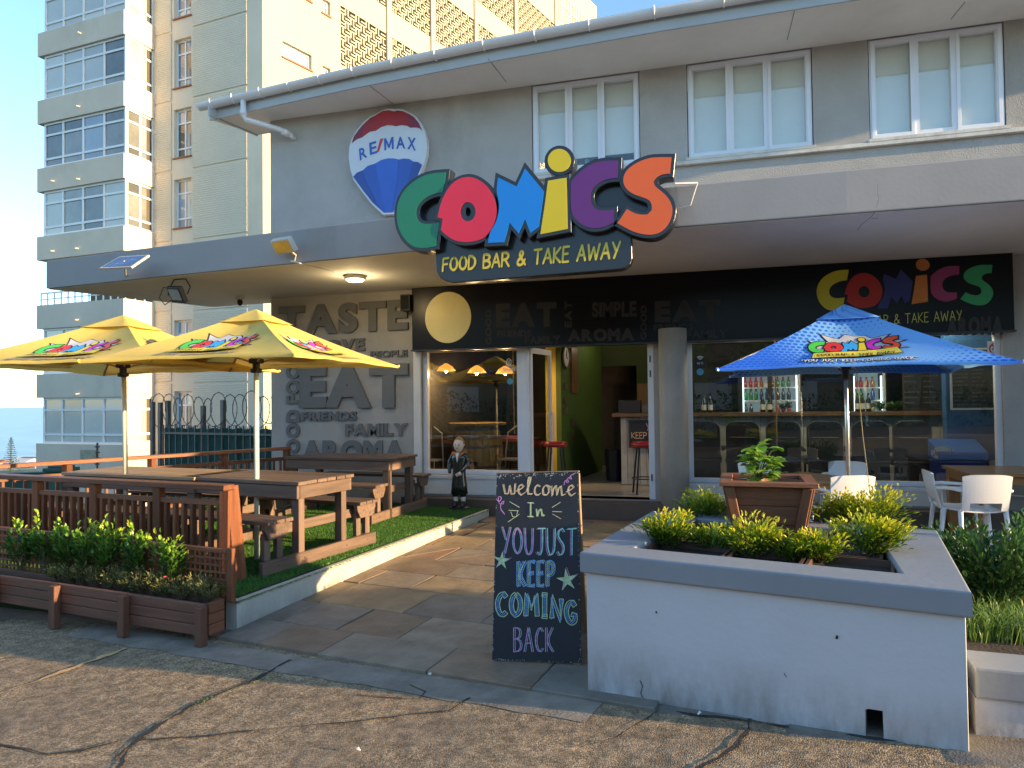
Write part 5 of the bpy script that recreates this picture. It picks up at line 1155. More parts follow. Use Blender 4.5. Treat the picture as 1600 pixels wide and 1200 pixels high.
def umbrella(label, c, zpole0, side, rz, ze, za, canopy, pole, prints, dark=False, slogan=M_inkg, lean=(0, 0), offs=None):
    t = thing('parasol', label, 'umbrella', (c[0], c[1], zpole0), rz, 'branded cafe umbrellas')
    T = Matrix.Translation((c[0], c[1], 0)) @ Matrix.Rotation(rz, 4, 'Z')
    h = side/2; cor = [Vector((-h, -h, ze)), Vector((h, -h, ze)), Vector((h, h, ze)), Vector((-h, h, ze))]
    if offs:
        for i, o_ in enumerate(offs): cor[i] = cor[i]+Vector(o_)
    A = Vector((0, 0, za))
    def S(k, u, v):      # panel k, u -1..1, v 0..1
        Pp, Q = cor[k], cor[(k+1) % 4]; E = Pp.lerp(Q, (u+1)/2); b_ = 1-u*u
        E = E+(Vector((0, 0, E.z))-E)*.085*b_+Vector((0, 0, .022*b_))
        p = A.lerp(E, v); p.z += -.06*math.sin(math.pi*v)*b_ - .03*math.sin(math.pi*v)+.006*math.sin(9*u+5*v)*b_*v; return p
    for k in range(4):
        nu, nv = 14, 12; mb = MB(); vs = []; uvs = []
        for j in range(nv+1):
            v = .06+.94*j/nv
            for i in range(nu+1):
                u = -1+2*i/nu; vs.append(T @ S(k, u, v)); uvs.append((u*v, v))
        if True:
            n0 = len(vs)
            for i in range(nu+1):      # small hem turned down
                p = S(k, -1+2*i/nu, 1); vs.append(T @ (p+Vector((0, 0, -.022)))); uvs.append((-1+2*i/nu, 1.0))
        fs = [(j*(nu+1)+i, (j+1)*(nu+1)+i, (j+1)*(nu+1)+i+1, j*(nu+1)+i+1) for j in range(nv+1) for i in range(nu)]
        mb.add(vs, fs); o = mb.make('canopy_panel', canopy, t, smooth=True)
        ul = o.data.uv_layers.new(name='UVMap')
        for lp in o.data.loops: ul.data[lp.index].uv = uvs[lp.vertex_index]
    # vent cap
    mb = MB(); vs = []; uvs = []; nu = 8; ca = za+.012
    prof = [(.0, .0), (.05, .006), (.10, .014), (.16, .024), (.21, .034), (.235, .04)]
    for f, dz in prof:
        for k in range(4):
            for i in range(nu):
                u = -1+2*i/nu; E = cor[k].lerp(cor[(k+1) % 4], (u+1)/2); E = E+(Vector((0, 0, E.z))-E)*.10*(1-u*u)
                q = A.lerp(E, f*1.02); vs.append(T @ Vector((q.x, q.y, ca-dz*.55-(A.z-q.z)*.95))); uvs.append((.9, .9))
    m_ = 4*nu; fs = [(j*m_+i, (j+1)*m_+i, (j+1)*m_+(i+1) % m_, j*m_+(i+1) % m_) for j in range(len(prof)-1) for i in range(m_)]
    mb.add(vs, fs); o = mb.make('vent_cap', canopy, t, smooth=True); ul = o.data.uv_layers.new(name='UVMap')
    for lp in o.data.loops: ul.data[lp.index].uv = (.75+.2*((lp.vertex_index*7) % 10)/10, .9)
    # pole, hub, ribs
    L0 = Vector((lean[0], lean[1], 0))
    mb = MB(); mb.tube([T @ (Vector((0, 0, zpole0))+L0), T @ Vector((0, 0, za-.05))], .024 if pole is M_pole else .021, 14); mb.make('pole', pole, t, smooth=True)
    zh = ze+.0; mb = MB(); mb.lathe([(.03, -.09), (.055, -.085), (.055, -.05), (.035, -.045), (.035, .0), (.07, .005), (.07, .045), (.03, .05)], T @ Vector((0, 0, zh)), 14); mb.make('hub', M_bk, t)
    for k in range(4):
        p = cor[k]; mb = MB(); mb.tube([T @ A.lerp(p, .03)+Vector((0, 0, -.03)), T @ A.lerp(p, .5)+Vector((0, 0, -.05)), T @ p+Vector((0, 0, -.012))], .011, 6); mb.make('rib', M_pt2 if pole is M_pole else M_alu, t)
        mb = MB(); mb.tube([T @ Vector((p.x*.04, p.y*.04, zh+.02)), T @ A.lerp(p, .5)+Vector((0, 0, -.05))], .009, 6); mb.make('strut', M_pt2 if pole is M_pole else M_alu, t)
        mb = MB(); mb.lathe([(.010, -.012), (.013, 0), (.008, .012)], T @ p, 8); mb.make('rib_tip', canopy if pole is M_alu else M_ban, t)
    def lay(k, lift):
        def f(x, y, z=0):     # x,y in metres on the panel: x across, y up from the hem
            hgt = (cor[k].lerp(cor[(k+1) % 4], .5)-A).length
            v = 1-y/hgt; v = max(.05, v); u = x/(h*v); u = max(-1, min(1, u))
            a = S(k, u, v); du = S(k, min(1, u+.02), v)-S(k, max(-1, u-.02), v); dv = S(k, u, min(1, v+.02))-S(k, u, v-.02)
            nn = dv.cross(du); nn = nn.normalized() if nn.length > 1e-9 else Vector((0, 0, 1))
            if nn.z < 0: nn = -nn
            return T @ (a+nn*(lift+.0022*z))
        return f
    for k in prints:
        # burst behind the logo
        f = lay(k, .004); bw = side*.36; y0 = side*.135
        br = []
        for q in range(26):
            an = 2*math.pi*q/26; r_ = (1.0 if q % 2 else .74)*(1+.12*math.sin(q*2.3)); br.append((bw*.52*r_*math.cos(an), y0+side*.085+side*.135*r_*math.sin(an)))
        def flatp(loop, m, z, nm, outl=0, sub=6):
            pts = []
            me = curve_mesh([loop], 0, outl)
            # refine so that it follows the cloth
            bm = bmesh.new(); bm.from_mesh(me); bmesh.ops.subdivide_edges(bm, edges=[e for e in bm.edges if e.calc_length() > .06], cuts=3, use_grid_fill=True); bmesh.ops.triangulate(bm, faces=bm.faces); bm.to_mesh(me); bm.free()
            a, lo, hi = bounds(me); setco(me, np.array([f(p[0], p[1], z) for p in a])); return add(nm, me, m, t)
        flatp(br, M_ink, 0, 'print_burst', .006); flatp(br, M_bang, 1, 'print_burst', -.006)
        sx = bw*.96
        fn = lambda x, y, z: f((x-.5)*sx, y0+.02+y*sx*1.32+x*.03*side, 3+z*1.2)
        logo(t, fn, PCOL, outline=M_ink, prefix='umbrella_')
        bn = [(-bw*.47, y0-.070*side), (bw*.48, y0-.025*side), (bw*.45, y0+.045*side), (-bw*.44, y0+.0*side)]
        flatp(bn, M_ink, 6, 'print_banner', .004); flatp(bn, M_ban, 7, 'print_banner', -.003)
        L, W2 = strokes('FOOD BAR & TAKE AWAY', .2); mb = MB(); s_ = bw*.8/W2
        ribbons(mb, [[(a*s_-bw*.40, b*s_*1.9+y0-.056*side+a*s_*.055) for a, b in l_] for l_ in L], s_*.2, lambda x, y: f(x, y, 9), 1); mb.make('tagline', M_ink, t)
        L, W2 = strokes('"YOU JUST KEEP COMING BACK"', .2); s_ = side*.42/W2
        mb = MB(); ribbons(mb, [[(a*s_-side*.21+b*s_*.15, b*s_*1.7+side*.022) for a, b in l_] for l_ in L], s_*.42, lambda x, y: f(x, y, 1), 1); mb.make('slogan', M_ink if dark else M_inkg, t)
        if dark:
            mb = MB(); ribbons(mb, [[(a*s_-side*.21+b*s_*.15, b*s_*1.7+side*.024) for a, b in l_] for l_ in L], s_*.22, lambda x, y: f(x, y, 2), 1); mb.make('slogan', M_inkw, t)
    return t
def cxy(Xc, d): 
    s, c = math.sin(YAW), math.cos(YAW); return (Xc*c-d*s, Xc*s+d*c)
def tophit(px, d_, z=.89):    # pole foot on the table top
    p = at_d(px, 600, d_); return (p.x, p.y)
TZ = LZ+.78
cu1 = (TA[0]+TA[2])/2
u1c = at_z(401, 747, TZ); u1 = umbrella('nearer yellow cafe umbrella above the brown slatted picnic table', (u1c.x, u1c.y), LZ, 2.06, R(15.8+31-45+90), 1.985, 2.50, M_yel_c, M_pole, (0, 1, 2, 3))
u2c = at_z(202, 741, TZ); u2 = umbrella('farther yellow cafe umbrella whose pole stands in the tan table', (u2c.x-.1, u2c.y+.02), LZ, 2.3, R(15.8+36-45+90), 1.985, 2.53, M_yel_c, M_pole, (0, 1, 2, 3), lean=(.06, 0))
c3 = at_d(1322, 600, 7.2); u3 = umbrella('blue halftone cafe umbrella with silver pole behind the big planter', (c3.x, c3.y), .1, 2.36, R(-4), 1.87, 2.53, M_blu_c, M_alu, (0, 1, 2, 3), dark=True)
# cords hanging by the blue umbrella pole
mb = MB(); a = at_d(1338, 575, 7.1); b = at_d(1362, 790, 6.9); mb.tube([a, a.lerp(b, .5)+Vector((-.01, 0, 0)), b], .004, 5); tag(mb.make('cord', mat('cord_tan', (.4, .33, .2), .7)), 'thin slack cord hanging beside the silver umbrella pole', 'cord')
# =================================================================== TIMBER FENCE
M_red = mat('fence_timber_red', (.185, .064, .028), .5, .32, 3, .3, 30, rnd=.26, stretch=(.6, 9, 9), spec=.4)
M_red2 = mat('trough_timber', (.155, .063, .036), .6, .28, 2.5, .35, 25, rnd=.15, stretch=(.7, 8, 8), stain=.35)
fl = thing('timber_fence', 'red brown timber balustrade along the front of the lawn', 'fence', (-3.94, 5.15, LZ))
FR, FL_ = at_z(372, 905, LZ), at_z(-120, 876, LZ); 
FR = Vector((FR.x-.01, FR.y-.10, LZ)); zr_ = [at_d(360, 760, 6.0).z]
dirf = Vector((-3.33, .44, 0)).normalized(); fq = lambda u, z, o=0: Vector((FR.x, FR.y, 0))+dirf*u+Vector((0, 0, z))+Vector((dirf.y, -dirf.x, 0))*o*-1
L_f = 5.2
beam('top_rail', fq(-.0, .90), fq(L_f, .90), .12, .045, M_red, fl); beam('middle_rail', fq(.06, .765), fq(L_f, .765), .04, .045, M_red, fl); beam('bottom_rail', fq(.06, .26), fq(L_f, .26), .04, .06, M_red, fl)
for k in range(7):
    if k == 0: continue
    u = k*.82; beam('post', fq(u, .05), fq(u, .878), .075, .075, M_red, fl, up=(0, 1, 0)); 
for k in range(6):
    for j in range(7):
        u = k*.82+(j+1)*.82/8; beam('baluster', fq(u, .22), fq(u+.0, .745), .032, .045, M_red, fl, up=(dirf.y, -dirf.x, 0))
beam('end_board', fq(.0, .04, -.06)+Vector((.05, 0, 0)), fq(-.02, .905, -.06)+Vector((-.06, 0, 0)), .15, .05, M_red, fl, up=(1, 0, 0))
beam('end_post', fq(.03, .06), fq(.02, .878), .09, .09, M_red, fl, up=(0, 1, 0))
sf = thing('timber_fence', 'long red brown side balustrade running back to the letter wall', 'fence', (-6.1, 9.3, LZ))
S0, S1 = Vector((-6.12, 9.35, 0)), Vector((-8.35, 4.9, 0)); sd = (S1-S0); LS = sd.length; sd.normalize(); zs = .93
sp_ = lambda u, z: S0+sd*u+Vector((0, 0, z))
beam('top_rail', sp_(0, zs), sp_(LS, zs), .11, .045, M_red, sf); beam('middle_rail', sp_(0, zs-.15), sp_(LS, zs-.15), .04, .05, M_red, sf); beam('bottom_rail', sp_(0, .27), sp_(LS, .27), .04, .06, M_red, sf)
for k in range(6): u = .05+k*.96; beam('post', sp_(u, .05), sp_(u, zs-.024), .08, .08, M_red, sf, up=(0, 1, 0))
for k in range(5):
    for j in range(8): u = .05+k*.96+(j+1)*.96/9; beam('baluster', sp_(u, .24), sp_(u, zs-.17), .032, .045, M_red, sf, up=(sd.y, -sd.x, 0))
# =================================================================== TIMBER TROUGH
tr = thing('planter_trough', 'long low timber planter trough at the pavement edge below the fence', 'planter', tuple(at_g(313, 1008)))
q1, q2, q3 = at_g(77, 980), at_g(191, 994), at_g(313, 1008)
td = Vector((q1.x-q3.x, q1.y-q3.y, 0)).normalized(); tn = Vector((-td.y, td.x, 0)); tn = tn if tn.y > 0 else -tn
TT = .155; o0 = Vector((q3.x, q3.y, 0))+tn*.05
tq = lambda u, v, z: o0+td*u+tn*v+Vector((0, 0, z))
back_c = at_z(367, 937, TT); wid = (Vector((back_c.x, back_c.y, 0))-o0).dot(tn)
spc = (Vector((q2.x, q2.y, 0))-Vector((q3.x, q3.y, 0))).length; 
zb0 = G(q3.x, q3.y)+.045
gz = lambda u, v: G(tq(u, v, 0).x, tq(u, v, 0).y)-.006
LT = spc*6.2; nb = 3; hb = (TT-zb0)/nb
for seg in range(6):
    for j in range(nb):
        z = TT-hb*(j+.5); sag = .0
        beam('plank', tq(seg*spc+.004, .0, z), tq((seg+1)*spc-.004, .0, z), hb-.004, .03, M_red2, tr, up=tuple(tn))
for k in range(7): u = k*spc; beam('post', tq(u, -.045, gz(u, -.04)), tq(u, -.045, TT-.01), .075, .055, M_red2, tr, up=tuple(tn))
for j in range(nb):
    z = TT-hb*(j+.5); beam('end_plank', tq(-.0, .015, z), tq(-.0, wid, z), hb-.004, .03, mat('trough_end', (.20, .07, .03), .6, .25, 2.5, .3, 25, rnd=.1, stretch=(.7, 8, 8)), tr, up=tuple(td))
    beam('back_plank', tq(0, wid, z), tq(LT, wid, z), hb-.004, .03, M_red2, tr, up=tuple(tn))
mb = MB(); mb.add([tq(0.02, .02, TT-.045), tq(LT, .02, TT-.045), tq(LT, wid-.02, TT-.045), tq(.02, wid-.02, TT-.045)], [(3, 2, 1, 0)]); mb.make('soil', mat('soil_dark', (.03, .02, .014), .95, .4, 9, 1, 50), tr)
# lattice screen behind the plants
la = thing('lattice_screen', 'diamond free square timber lattice behind the trough shrubs', 'trellis', tuple(tq(0, wid+.05, TT)))
la['label'] = 'low square timber lattice screen at the back of the trough'
lh0, lh1 = TT-.02, .50; n_ = 75; vb = wid+.045
for i in range(n_):
    u = .02+i*.053; beam('upright', tq(u, vb, lh0), tq(u, vb, lh1), .022, .01, M_red, la, up=tuple(tn), c=.002)
for i in range(7):
    z = lh0+.04+i*.052; beam('crosspiece', tq(-.0, vb-.013, z), tq(n_*.053, vb-.013, z), .018, .01, M_red, la, up=tuple(tn), c=.002)
beam('frame_post', tq(-.03, vb, lh0-.02), tq(-.03, vb, lh1+.02), .06, .04, M_red, la, up=tuple(tn)); beam('frame_top', tq(-.03, vb, lh1), tq(n_*.053, vb, lh1), .02, .035, M_red, la, up=tuple(tn))
# =================================================================== BIG RENDERED PLANTER
M_pw = mat('planter_white', (.56, .56, .57), .55, .05, 1.2, .25, 25, stain=.22, dirt=(.33, .30, .27)); M_pc = mat('planter_coping_grey', (.25, .265, .285), .5, .06, 2, .15, 20, stain=.15)
def splash(m, zlo, zhi, amt):
    n, l = m.node_tree.nodes, m.node_tree.links; b = n['Principled BSDF']; src = b.inputs['Base Color'].links[0].from_socket
    ge = n.new('ShaderNodeNewGeometry'); sp = n.new('ShaderNodeSeparateXYZ'); l.new(ge.outputs['Position'], sp.inputs[0])
    mr = n.new('ShaderNodeMapRange'); l.new(sp.outputs[2], mr.inputs[0]); mr.inputs[1].default_value = zlo; mr.inputs[2].default_value = zhi; mr.inputs[3].default_value = 1; mr.inputs[4].default_value = 0
    mp = n.new('ShaderNodeMapping'); mp.inputs['Scale'].default_value = (1, 1, .35); l.new(ge.outputs['Position'], mp.inputs[0])
    ns = n.new('ShaderNodeTexNoise'); ns.inputs['Scale'].default_value = 5; ns.inputs['Detail'].default_value = 10; ns.inputs['Roughness'].default_value = .7; l.new(mp.outputs[0], ns.inputs['Vector'])
    m2 = n.new('ShaderNodeMapRange'); l.new(ns.outputs[0], m2.inputs[0]); m2.inputs[1].default_value = .38; m2.inputs[2].default_value = .66
    mu = n.new('ShaderNodeMath'); mu.operation = 'MULTIPLY'; l.new(mr.outputs[0], mu.inputs[0]); l.new(m2.outputs[0], mu.inputs[1]); m3 = n.new('ShaderNodeMath'); m3.operation = 'MULTIPLY'; l.new(mu.outputs[0], m3.inputs[0]); m3.inputs[1].default_value = amt
    mx = n.new('ShaderNodeMix'); mx.data_type = 'RGBA'; l.new(m3.outputs[0], mx.inputs['Factor']); l.new(src, mx.inputs[6]); mx.inputs[7].default_value = (.17, .12, .08, 1); l.new(mx.outputs[2], b.inputs['Base Color'])
splash(M_pw, .02, .34, .85); splash(M_kerb, -.12, .1, .6)
pt = thing('rendered_planter', 'big white rendered planter with grey coping beside the chalkboard', 'planter', tuple(at_g(912, 1092)))
PZ = .775
c0, c1, c2_, c3_ = [at_z(x, y, PZ) for x, y in ((906, 862), (1519, 925), (1464, 828), (1008, 802))]
h0, h1, h2, h3 = [at_z(x, y, PZ) for x, y in ((988, 857), (1408, 893), (1372, 826), (1040, 805))]
h0, h1 = h0+(h3-h0)*0, h1
c3_ = c0+(c2_-c1)*1.0+(c3_-(c0+(c2_-c1)))*.6
fd = (c1-c0).normalized(); fn_ = Vector((-fd.y, fd.x, 0))
Lp = (c1-c0).length; dep = min((c2_-c0).dot(fn_), 1.75)
pq = lambda u, v, z: Vector((c0.x, c0.y, 0))+fd*u+fn_*v+Vector((0, 0, z))
uvf = lambda p: ((p-c0).dot(fd), (p-c0).dot(fn_))
hu0, hv0 = uvf(h0); hu1, hv1 = uvf(h1); hub, hvb = uvf(h2); hv0 = (hv0+hv1)/2; hvb = min(dep-.2, hvb); 
u2, v2 = uvf(c2_); u3, v3 = uvf(c3_)
oc = [(0, 0), (Lp, 0), (u2, dep), (u3, dep)]; ih = [(hu0, hv0), (hu1, hv0), (hub-.02, hvb), (hu0+.06, hvb)]
Mpl = Matrix(((fd.x, fn_.x, 0, c0.x), (fd.y, fn_.y, 0, c0.y), (0, 0, 1, 0), (0, 0, 0, 1)))
me = curve_mesh([oc, ih], .045, -.012, .012); 
add('coping', me, M_pc, pt, Mpl @ Matrix.Translation((0, 0, PZ-.057)))
# walls: the front one has the square drain notch
ins = .028
wz0 = -.12; nu0, nz = uvf(at_y(1357, 1107, 3.5))[0], 0
fr = at_z(1357, 1136, .08); nu0 = (fr-c0).dot(fd); fr = at_z(1383, 1138, .08); nu1 = (fr-c0).dot(fd); nzt = .20
front = [(ins, wz0), (nu0-.012, wz0), (nu0-.01, nzt-.01), (nu0+.004, nzt), (nu1, nzt+.002), (nu1+.006, wz0), (Lp-ins, wz0), (Lp-ins, PZ-.11), (ins, PZ-.11)]
me = curve_mesh([front], .05, 0, .004); add('front_wall', me, M_pw, pt, Mpl @ Matrix.Translation((0, ins+.054, 0)) @ Matrix(((1, 0, 0, 0), (0, 0, -1, 0), (0, 1, 0, 0), (0, 0, 0, 1))))
def pwall(a, b, nm):
    mb = MB(); d_ = (Vector(b)-Vector(a)).normalized(); nn = Vector((-d_.y, d_.x))*.1
    q = [Vector(a), Vector(b), Vector(b)+nn, Vector(a)+nn]; mb.hexa([pq(x, y, wz0) for x, y in q]+[pq(x, y, PZ-.11) for x, y in q]); mb.make(nm, M_pw, pt)
pwall((Lp-ins, ins+.108), (u2-ins, dep-ins), 'side_wall'); pwall((u2-ins-.1, dep-ins), (u3+ins+.1, dep-ins), 'back_wall'); pwall((u3+ins, dep-ins), (ins, ins+.108), 'side_wall')
M_soil = mat('soil_dark', (.03, .02, .014)); mb = MB(); mb.add([pq(x, y, PZ-.15) for x, y in ((.1, .12), (Lp-.1, .12), (u2-.1, dep-.1), (u3+.1, dep-.1))], [(0, 1, 2, 3)]); mb.make('soil', M_soil, pt)
mb = MB(); mb.add([pq(x, .2, z) for x, z in ((nu0-.05, wz0), (nu1+.05, wz0), (nu1+.05, .3), (nu0-.05, .3))], [(0, 1, 2, 3)]); mb.make('drain_back', M_crack, pt)
# hairline cracks and a hole in the render
cf_ = lambda x, y: at_y(x, y, 0)
def onfront(px, py):
    r_ = ray(px, py); p0_ = pq(0, ins-.001, 0); t_ = (p0_-CAMP).dot(-fn_)/r_.dot(-fn_); return CAMP+r_*t_
for pts, w_ in (([(1000, 1063), (1004, 1072), (1001, 1083), (1006, 1092)], .0025), ([(1308, 993), (1307, 998)], .006), ([(1025, 955), (1026, 958)], .005), ([(1225, 1052), (1229, 1058)], .002)):
    mb = MB(); mb.tube([onfront(*p) for p in pts], w_, 4); mb.make('crack', M_crack, pt)
# trays sunk in the planter opening
M_tray = mat('tray_brown', (.085, .045, .03), .6, .2, 5)
def tray(u0, v0, u1, v1, lb):
    t = thing('plant_tray', lb, 'tray', tuple(pq(u0, v0, PZ-.15)), 0, 'brown trays sunk in the big planter')
    z0, z1 = PZ-.145, PZ-.02; w_ = .016
    for a, b, c, d in ((u0, v0, u1, v0+w_), (u0, v1-w_, u1, v1), (u0, v0+w_+.001, u0+w_, v1-w_-.001), (u1-w_, v0+w_+.001, u1, v1-w_-.001)):
        mb = MB(); q = [(a, b), (c, b), (c, d), (a, d)]; mb.hexa([pq(x, y, z0) for x, y in q]+[pq(x, y, z1) for x, y in q]); mb.make('side', M_tray, t)
    mb = MB(); q = [(u0+w_, v0+w_), (u1-w_, v0+w_), (u1-w_, v1-w_), (u0+w_, v1-w_)]; mb.add([pq(x, y, z1-.035) for x, y in q], [(0, 1, 2, 3)]); mb.make('soil', M_soil, t)
hw = hu1-hu0; vm = (hv0+hvb)/2
tray(hu0+.02, hv0+.02, hu0+hw*.36, hv0+.36, 'front left tray of the big planter'); tray(hu0+hw*.37, hv0+.02, hu0+hw*.66, hv0+.30, 'front middle tray below the timber pot'); tray(hu0+hw*.67, hv0+.02, hu1-.03, hv0+.36, 'front right tray holding the brightest shrub')
tray(hu0+.07, hv0+.38, hu0+hw*.36, hvb-.04, 'rear left tray of the big planter'); tray(hu0+hw*.67, hv0+.38, hu1-.09, hvb-.04, 'rear right tray of the big planter')
# timber pot
M_pot = mat('pot_timber', (.21, .085, .04), .55, .25, 3, .3, 25, rnd=.12, stretch=(.7, 8, 8), stain=.25)
pc = at_z(1203, 838, PZ-.05); po = thing('timber_pot', 'square tapering timber pot standing in the big planter', 'pot', (pc.x, pc.y+.2, PZ-.10), R(-2))
def tl(name, a, b, w_, t_, up=(0, 0, 1), m=M_pot):
    T = WM[po.name]; o = beam(name, a, b, w_, t_, m, None, up); Mb = WM[o.name]; o.parent = po; WM[o.name] = T @ Mb; return o
HB, TW, BW = .365, .262, .195
for s in range(4):
    Rz = Matrix.Rotation(s*math.pi/2, 4, 'Z')
    for j in range(3):
        z0, z1 = HB*j/3, HB*(j+1)/3; w0, w1 = BW+(TW-BW)*z0/HB, BW+(TW-BW)*z1/HB
        w0 -= .02; w1 -= .02; z0 += .002; z1 -= .002
        vs = [Vector(v) for v in ((-w0, -w0, z0), (w0, -w0, z0), (w0, -w0+.02, z0), (-w0, -w0+.02, z0), (-w1, -w1, z1), (w1, -w1, z1), (w1, -w1+.02, z1), (-w1, -w1+.02, z1))]
        mb = MB(); mb.hexa([Rz @ v for v in vs]); o = mb.make('side_board', M_pot, None); o.parent = po; WM[o.name] = WM[po.name]
    for sx in (-1, 1):
        tl('corner_batten', Rz @ Vector((sx*(BW-.03), -BW-.0, 0)), Rz @ Vector((sx*(TW-.03), -TW-.0, HB)), .055, .022, up=tuple(Rz @ Vector((0, -1, 0))))
for s in range(4):
    Rz = Matrix.Rotation(s*math.pi/2, 4, 'Z'); e = .001 if s % 2 else -.0
    tl('rim_board', Rz @ Vector((-TW-.03+(0 if s % 2 == 0 else .075), -TW-.0+.01, HB+.018+e)), Rz @ Vector((TW+.03-(0 if s % 2 == 0 else .075), -TW+.01, HB+.018+e)), .075, .03)
mb = MB(); mb.box((-.2, -.2, HB-.04), (.2, .2, HB-.035)); o = mb.make('soil', M_soil, None); o.parent = po; WM[o.name] = WM[po.name]
mb = MB(); mb.lathe([(.13, -.02), (.14, .03), (.15, .03), (.14, -.02)], (.07, -.04, HB-.01), 20); o = mb.make('inner_pot', mat('terracotta', (.2, .09, .05), .7, .15, 5), None); o.parent = po; WM[o.name] = WM[po.name]
# low rendered wall at the right edge
r0_, r1_ = at_g(1519, 1148), at_g(1640, 1158)
lw = thing('rendered_planter', 'lower white planter wall with grey coping at the right picture edge', 'planter', tuple(r0_))
rd = Vector((r1_.x-r0_.x, r1_.y-r0_.y, 0)).normalized(); rn = Vector((-rd.y, rd.x, 0)); rz1 = at_d(1519, 1017, (at_g(1519, 1148)-CAMP).dot(cf)).z
s0 = Vector((r0_.x, r0_.y, 0))+rd*.02; rq = lambda u, v, z: s0+rd*u+rn*v+Vector((0, 0, z))
zt_ = .40
mb = MB(); mb.hexa([rq(a, b, -.05) for a, b in ((0, .02), (5, .02), (5, .22), (0, .22))]+[rq(a, b, zt_-.14) for a, b in ((0, .02), (5, .02), (5, .22), (0, .22))]); mb.make('wall', M_pw, lw)
mb = MB(); mb.hexa([rq(a, b, zt_-.138) for a, b in ((0, 0), (5.02, 0), (5.02, .25), (0, .25))]+[rq(a, b, zt_) for a, b in ((0, 0), (5.02, 0), (5.02, .25), (0, .25))]); mb.make('coping', M_pc, lw, bevel=.012)
mb = MB(); mb.hexa([rq(a, b, 0) for a, b in ((0, .23), (5, .23), (5, 1.5), (0, 1.5))]+[rq(a, b, zt_-.06) for a, b in ((0, .23), (5, .23), (5, 1.5), (0, 1.5))]); mb.make('soil', M_soil, lw)
# =================================================================== CHALKBOARD
cb = thing('chalkboard', 'tall A-frame chalkboard with coloured welcome lettering beside the big planter', 'chalkboard', tuple(at_g(838, 1038)))
gl_, gr_ = at_g(775, 1036), at_g(905, 1043)
bl_ = at_d(769, 1031, (gl_-CAMP).dot(cf)+.005); br_ = at_d(908, 1036, (gr_-CAMP).dot(cf)+.005)
dtop = .24
tl_ = at_d(776, 740, (bl_-CAMP).dot(cf)+dtop); tr_ = at_d(904, 737, (br_-CAMP).dot(cf)+dtop)
r_q = ray(904, 737); nq = (br_-bl_).cross(tl_-bl_).normalized(); tr_ = CAMP+r_q*((bl_-CAMP).dot(nq)/r_q.dot(nq))
bn_ = ((br_-bl_).cross(tl_-bl_)).normalized()
if bn_.y > 0: bn_ = -bn_
bm_ = lambda s, t, o=0: (bl_.lerp(br_, s)).lerp(tl_.lerp(tr_, s), t)+bn_*o
M_cb = mat('chalkboard_slate', (.016, .019, .025), .6, .25, 2.5, .1, 30, stain=.25, dirt=(.04, .042, .048)); M_cbw = mat('board_wood', (.35, .22, .12), .6, .25, 4, .3, 30, stretch=(1, 1, 6))
def slab(nm, s0, s1, t0, t1, o0, o1, m, bev=0):
    mb = MB(); mb.hexa([bm_(s0, t0, o1), bm_(s1, t0, o1), bm_(s1, t0, o0), bm_(s0, t0, o0), bm_(s0, t1, o1), bm_(s1, t1, o1), bm_(s1, t1, o0), bm_(s0, t1, o0)]); return mb.make(nm, m, cb, bevel=bev)
fp = slab('front_panel', 0, 1, .0, 1, -.012, 0, M_cb)
slab('top_edge', 0, 1, 1.001, 1.006, -.03, .002, M_cbw)
M_scf = mat('scuff_white', (.4, .4, .4), .8, .3, 20)
rs2 = random.Random(9)
mb = MB()
for i in range(170):
    e = rs2.random(); s, t = (rs2.random(), 1-abs(rs2.gauss(0, .012))-.003) if e < .5 else ((1-abs(rs2.gauss(0, .006))-.002 if rs2.random() < .6 else abs(rs2.gauss(0, .005))+.002), rs2.random()) if e < .85 else (rs2.random(), abs(rs2.gauss(0, .003))+.001)
    w_, h_ = rs2.uniform(.002, .012), rs2.uniform(.001, .005)
    mb.add([bm_(min(.999, s+a*w_), min(.999, t+b*h_), .0012) for a, b in ((-1, -.3), (.2, -1), (1, .2), (-.1, 1))], [(0, 1, 2, 3)])
mb.make('scuffs', M_scf, cb, kind='stuff')
for s0, s1 in ((.015, .09), (.91, .985)): 
    g0 = bm_((s0+s1)/2, 0, 0); slab('foot', s0, s1, -.034, .9, -.05, -.0125, M_cbw)
# rear frame
rb = [Vector((p.x, p.y, 0))+Vector((cf.x, cf.y, 0)).normalized()*.62+Vector((cr.x, cr.y, 0))*.085 for p in (gl_, gr_)]
rb = [Vector((p.x, p.y, G(p.x, p.y)+.01)) for p in rb]
for p, q in ((rb[0], bm_(.05, .995, -.04)), (rb[1], bm_(.95, .995, -.04))): beam('rear_leg', p, q, .05, .03, M_cbw, cb, up=tuple(-bn_))
q0, q1, q2_, q3_ = rb[0].lerp(bm_(.05, 1, -.06), .05), rb[1].lerp(bm_(.95, 1, -.06), .05), bm_(.97, .985, -.065), bm_(.03, .985, -.065)
mb = MB(); off = Vector((0, .012, 0)); mb.hexa([q0, q1, q1+off, q0+off, q3_, q2_, q2_+off, q3_+off]); mb.make('rear_panel', mat('board_back', (.28, .15, .07), .7, .2, 3), cb)
CK = {k: mat('chalk_'+k, v, .9, .3, 60) for k, v in dict(peach=(.75, .50, .32), pink=(.62, .28, .58), mint=(.30, .62, .50), blue=(.16, .40, .80), lime=(.52, .66, .36), yell=(.62, .70, .38)).items()}
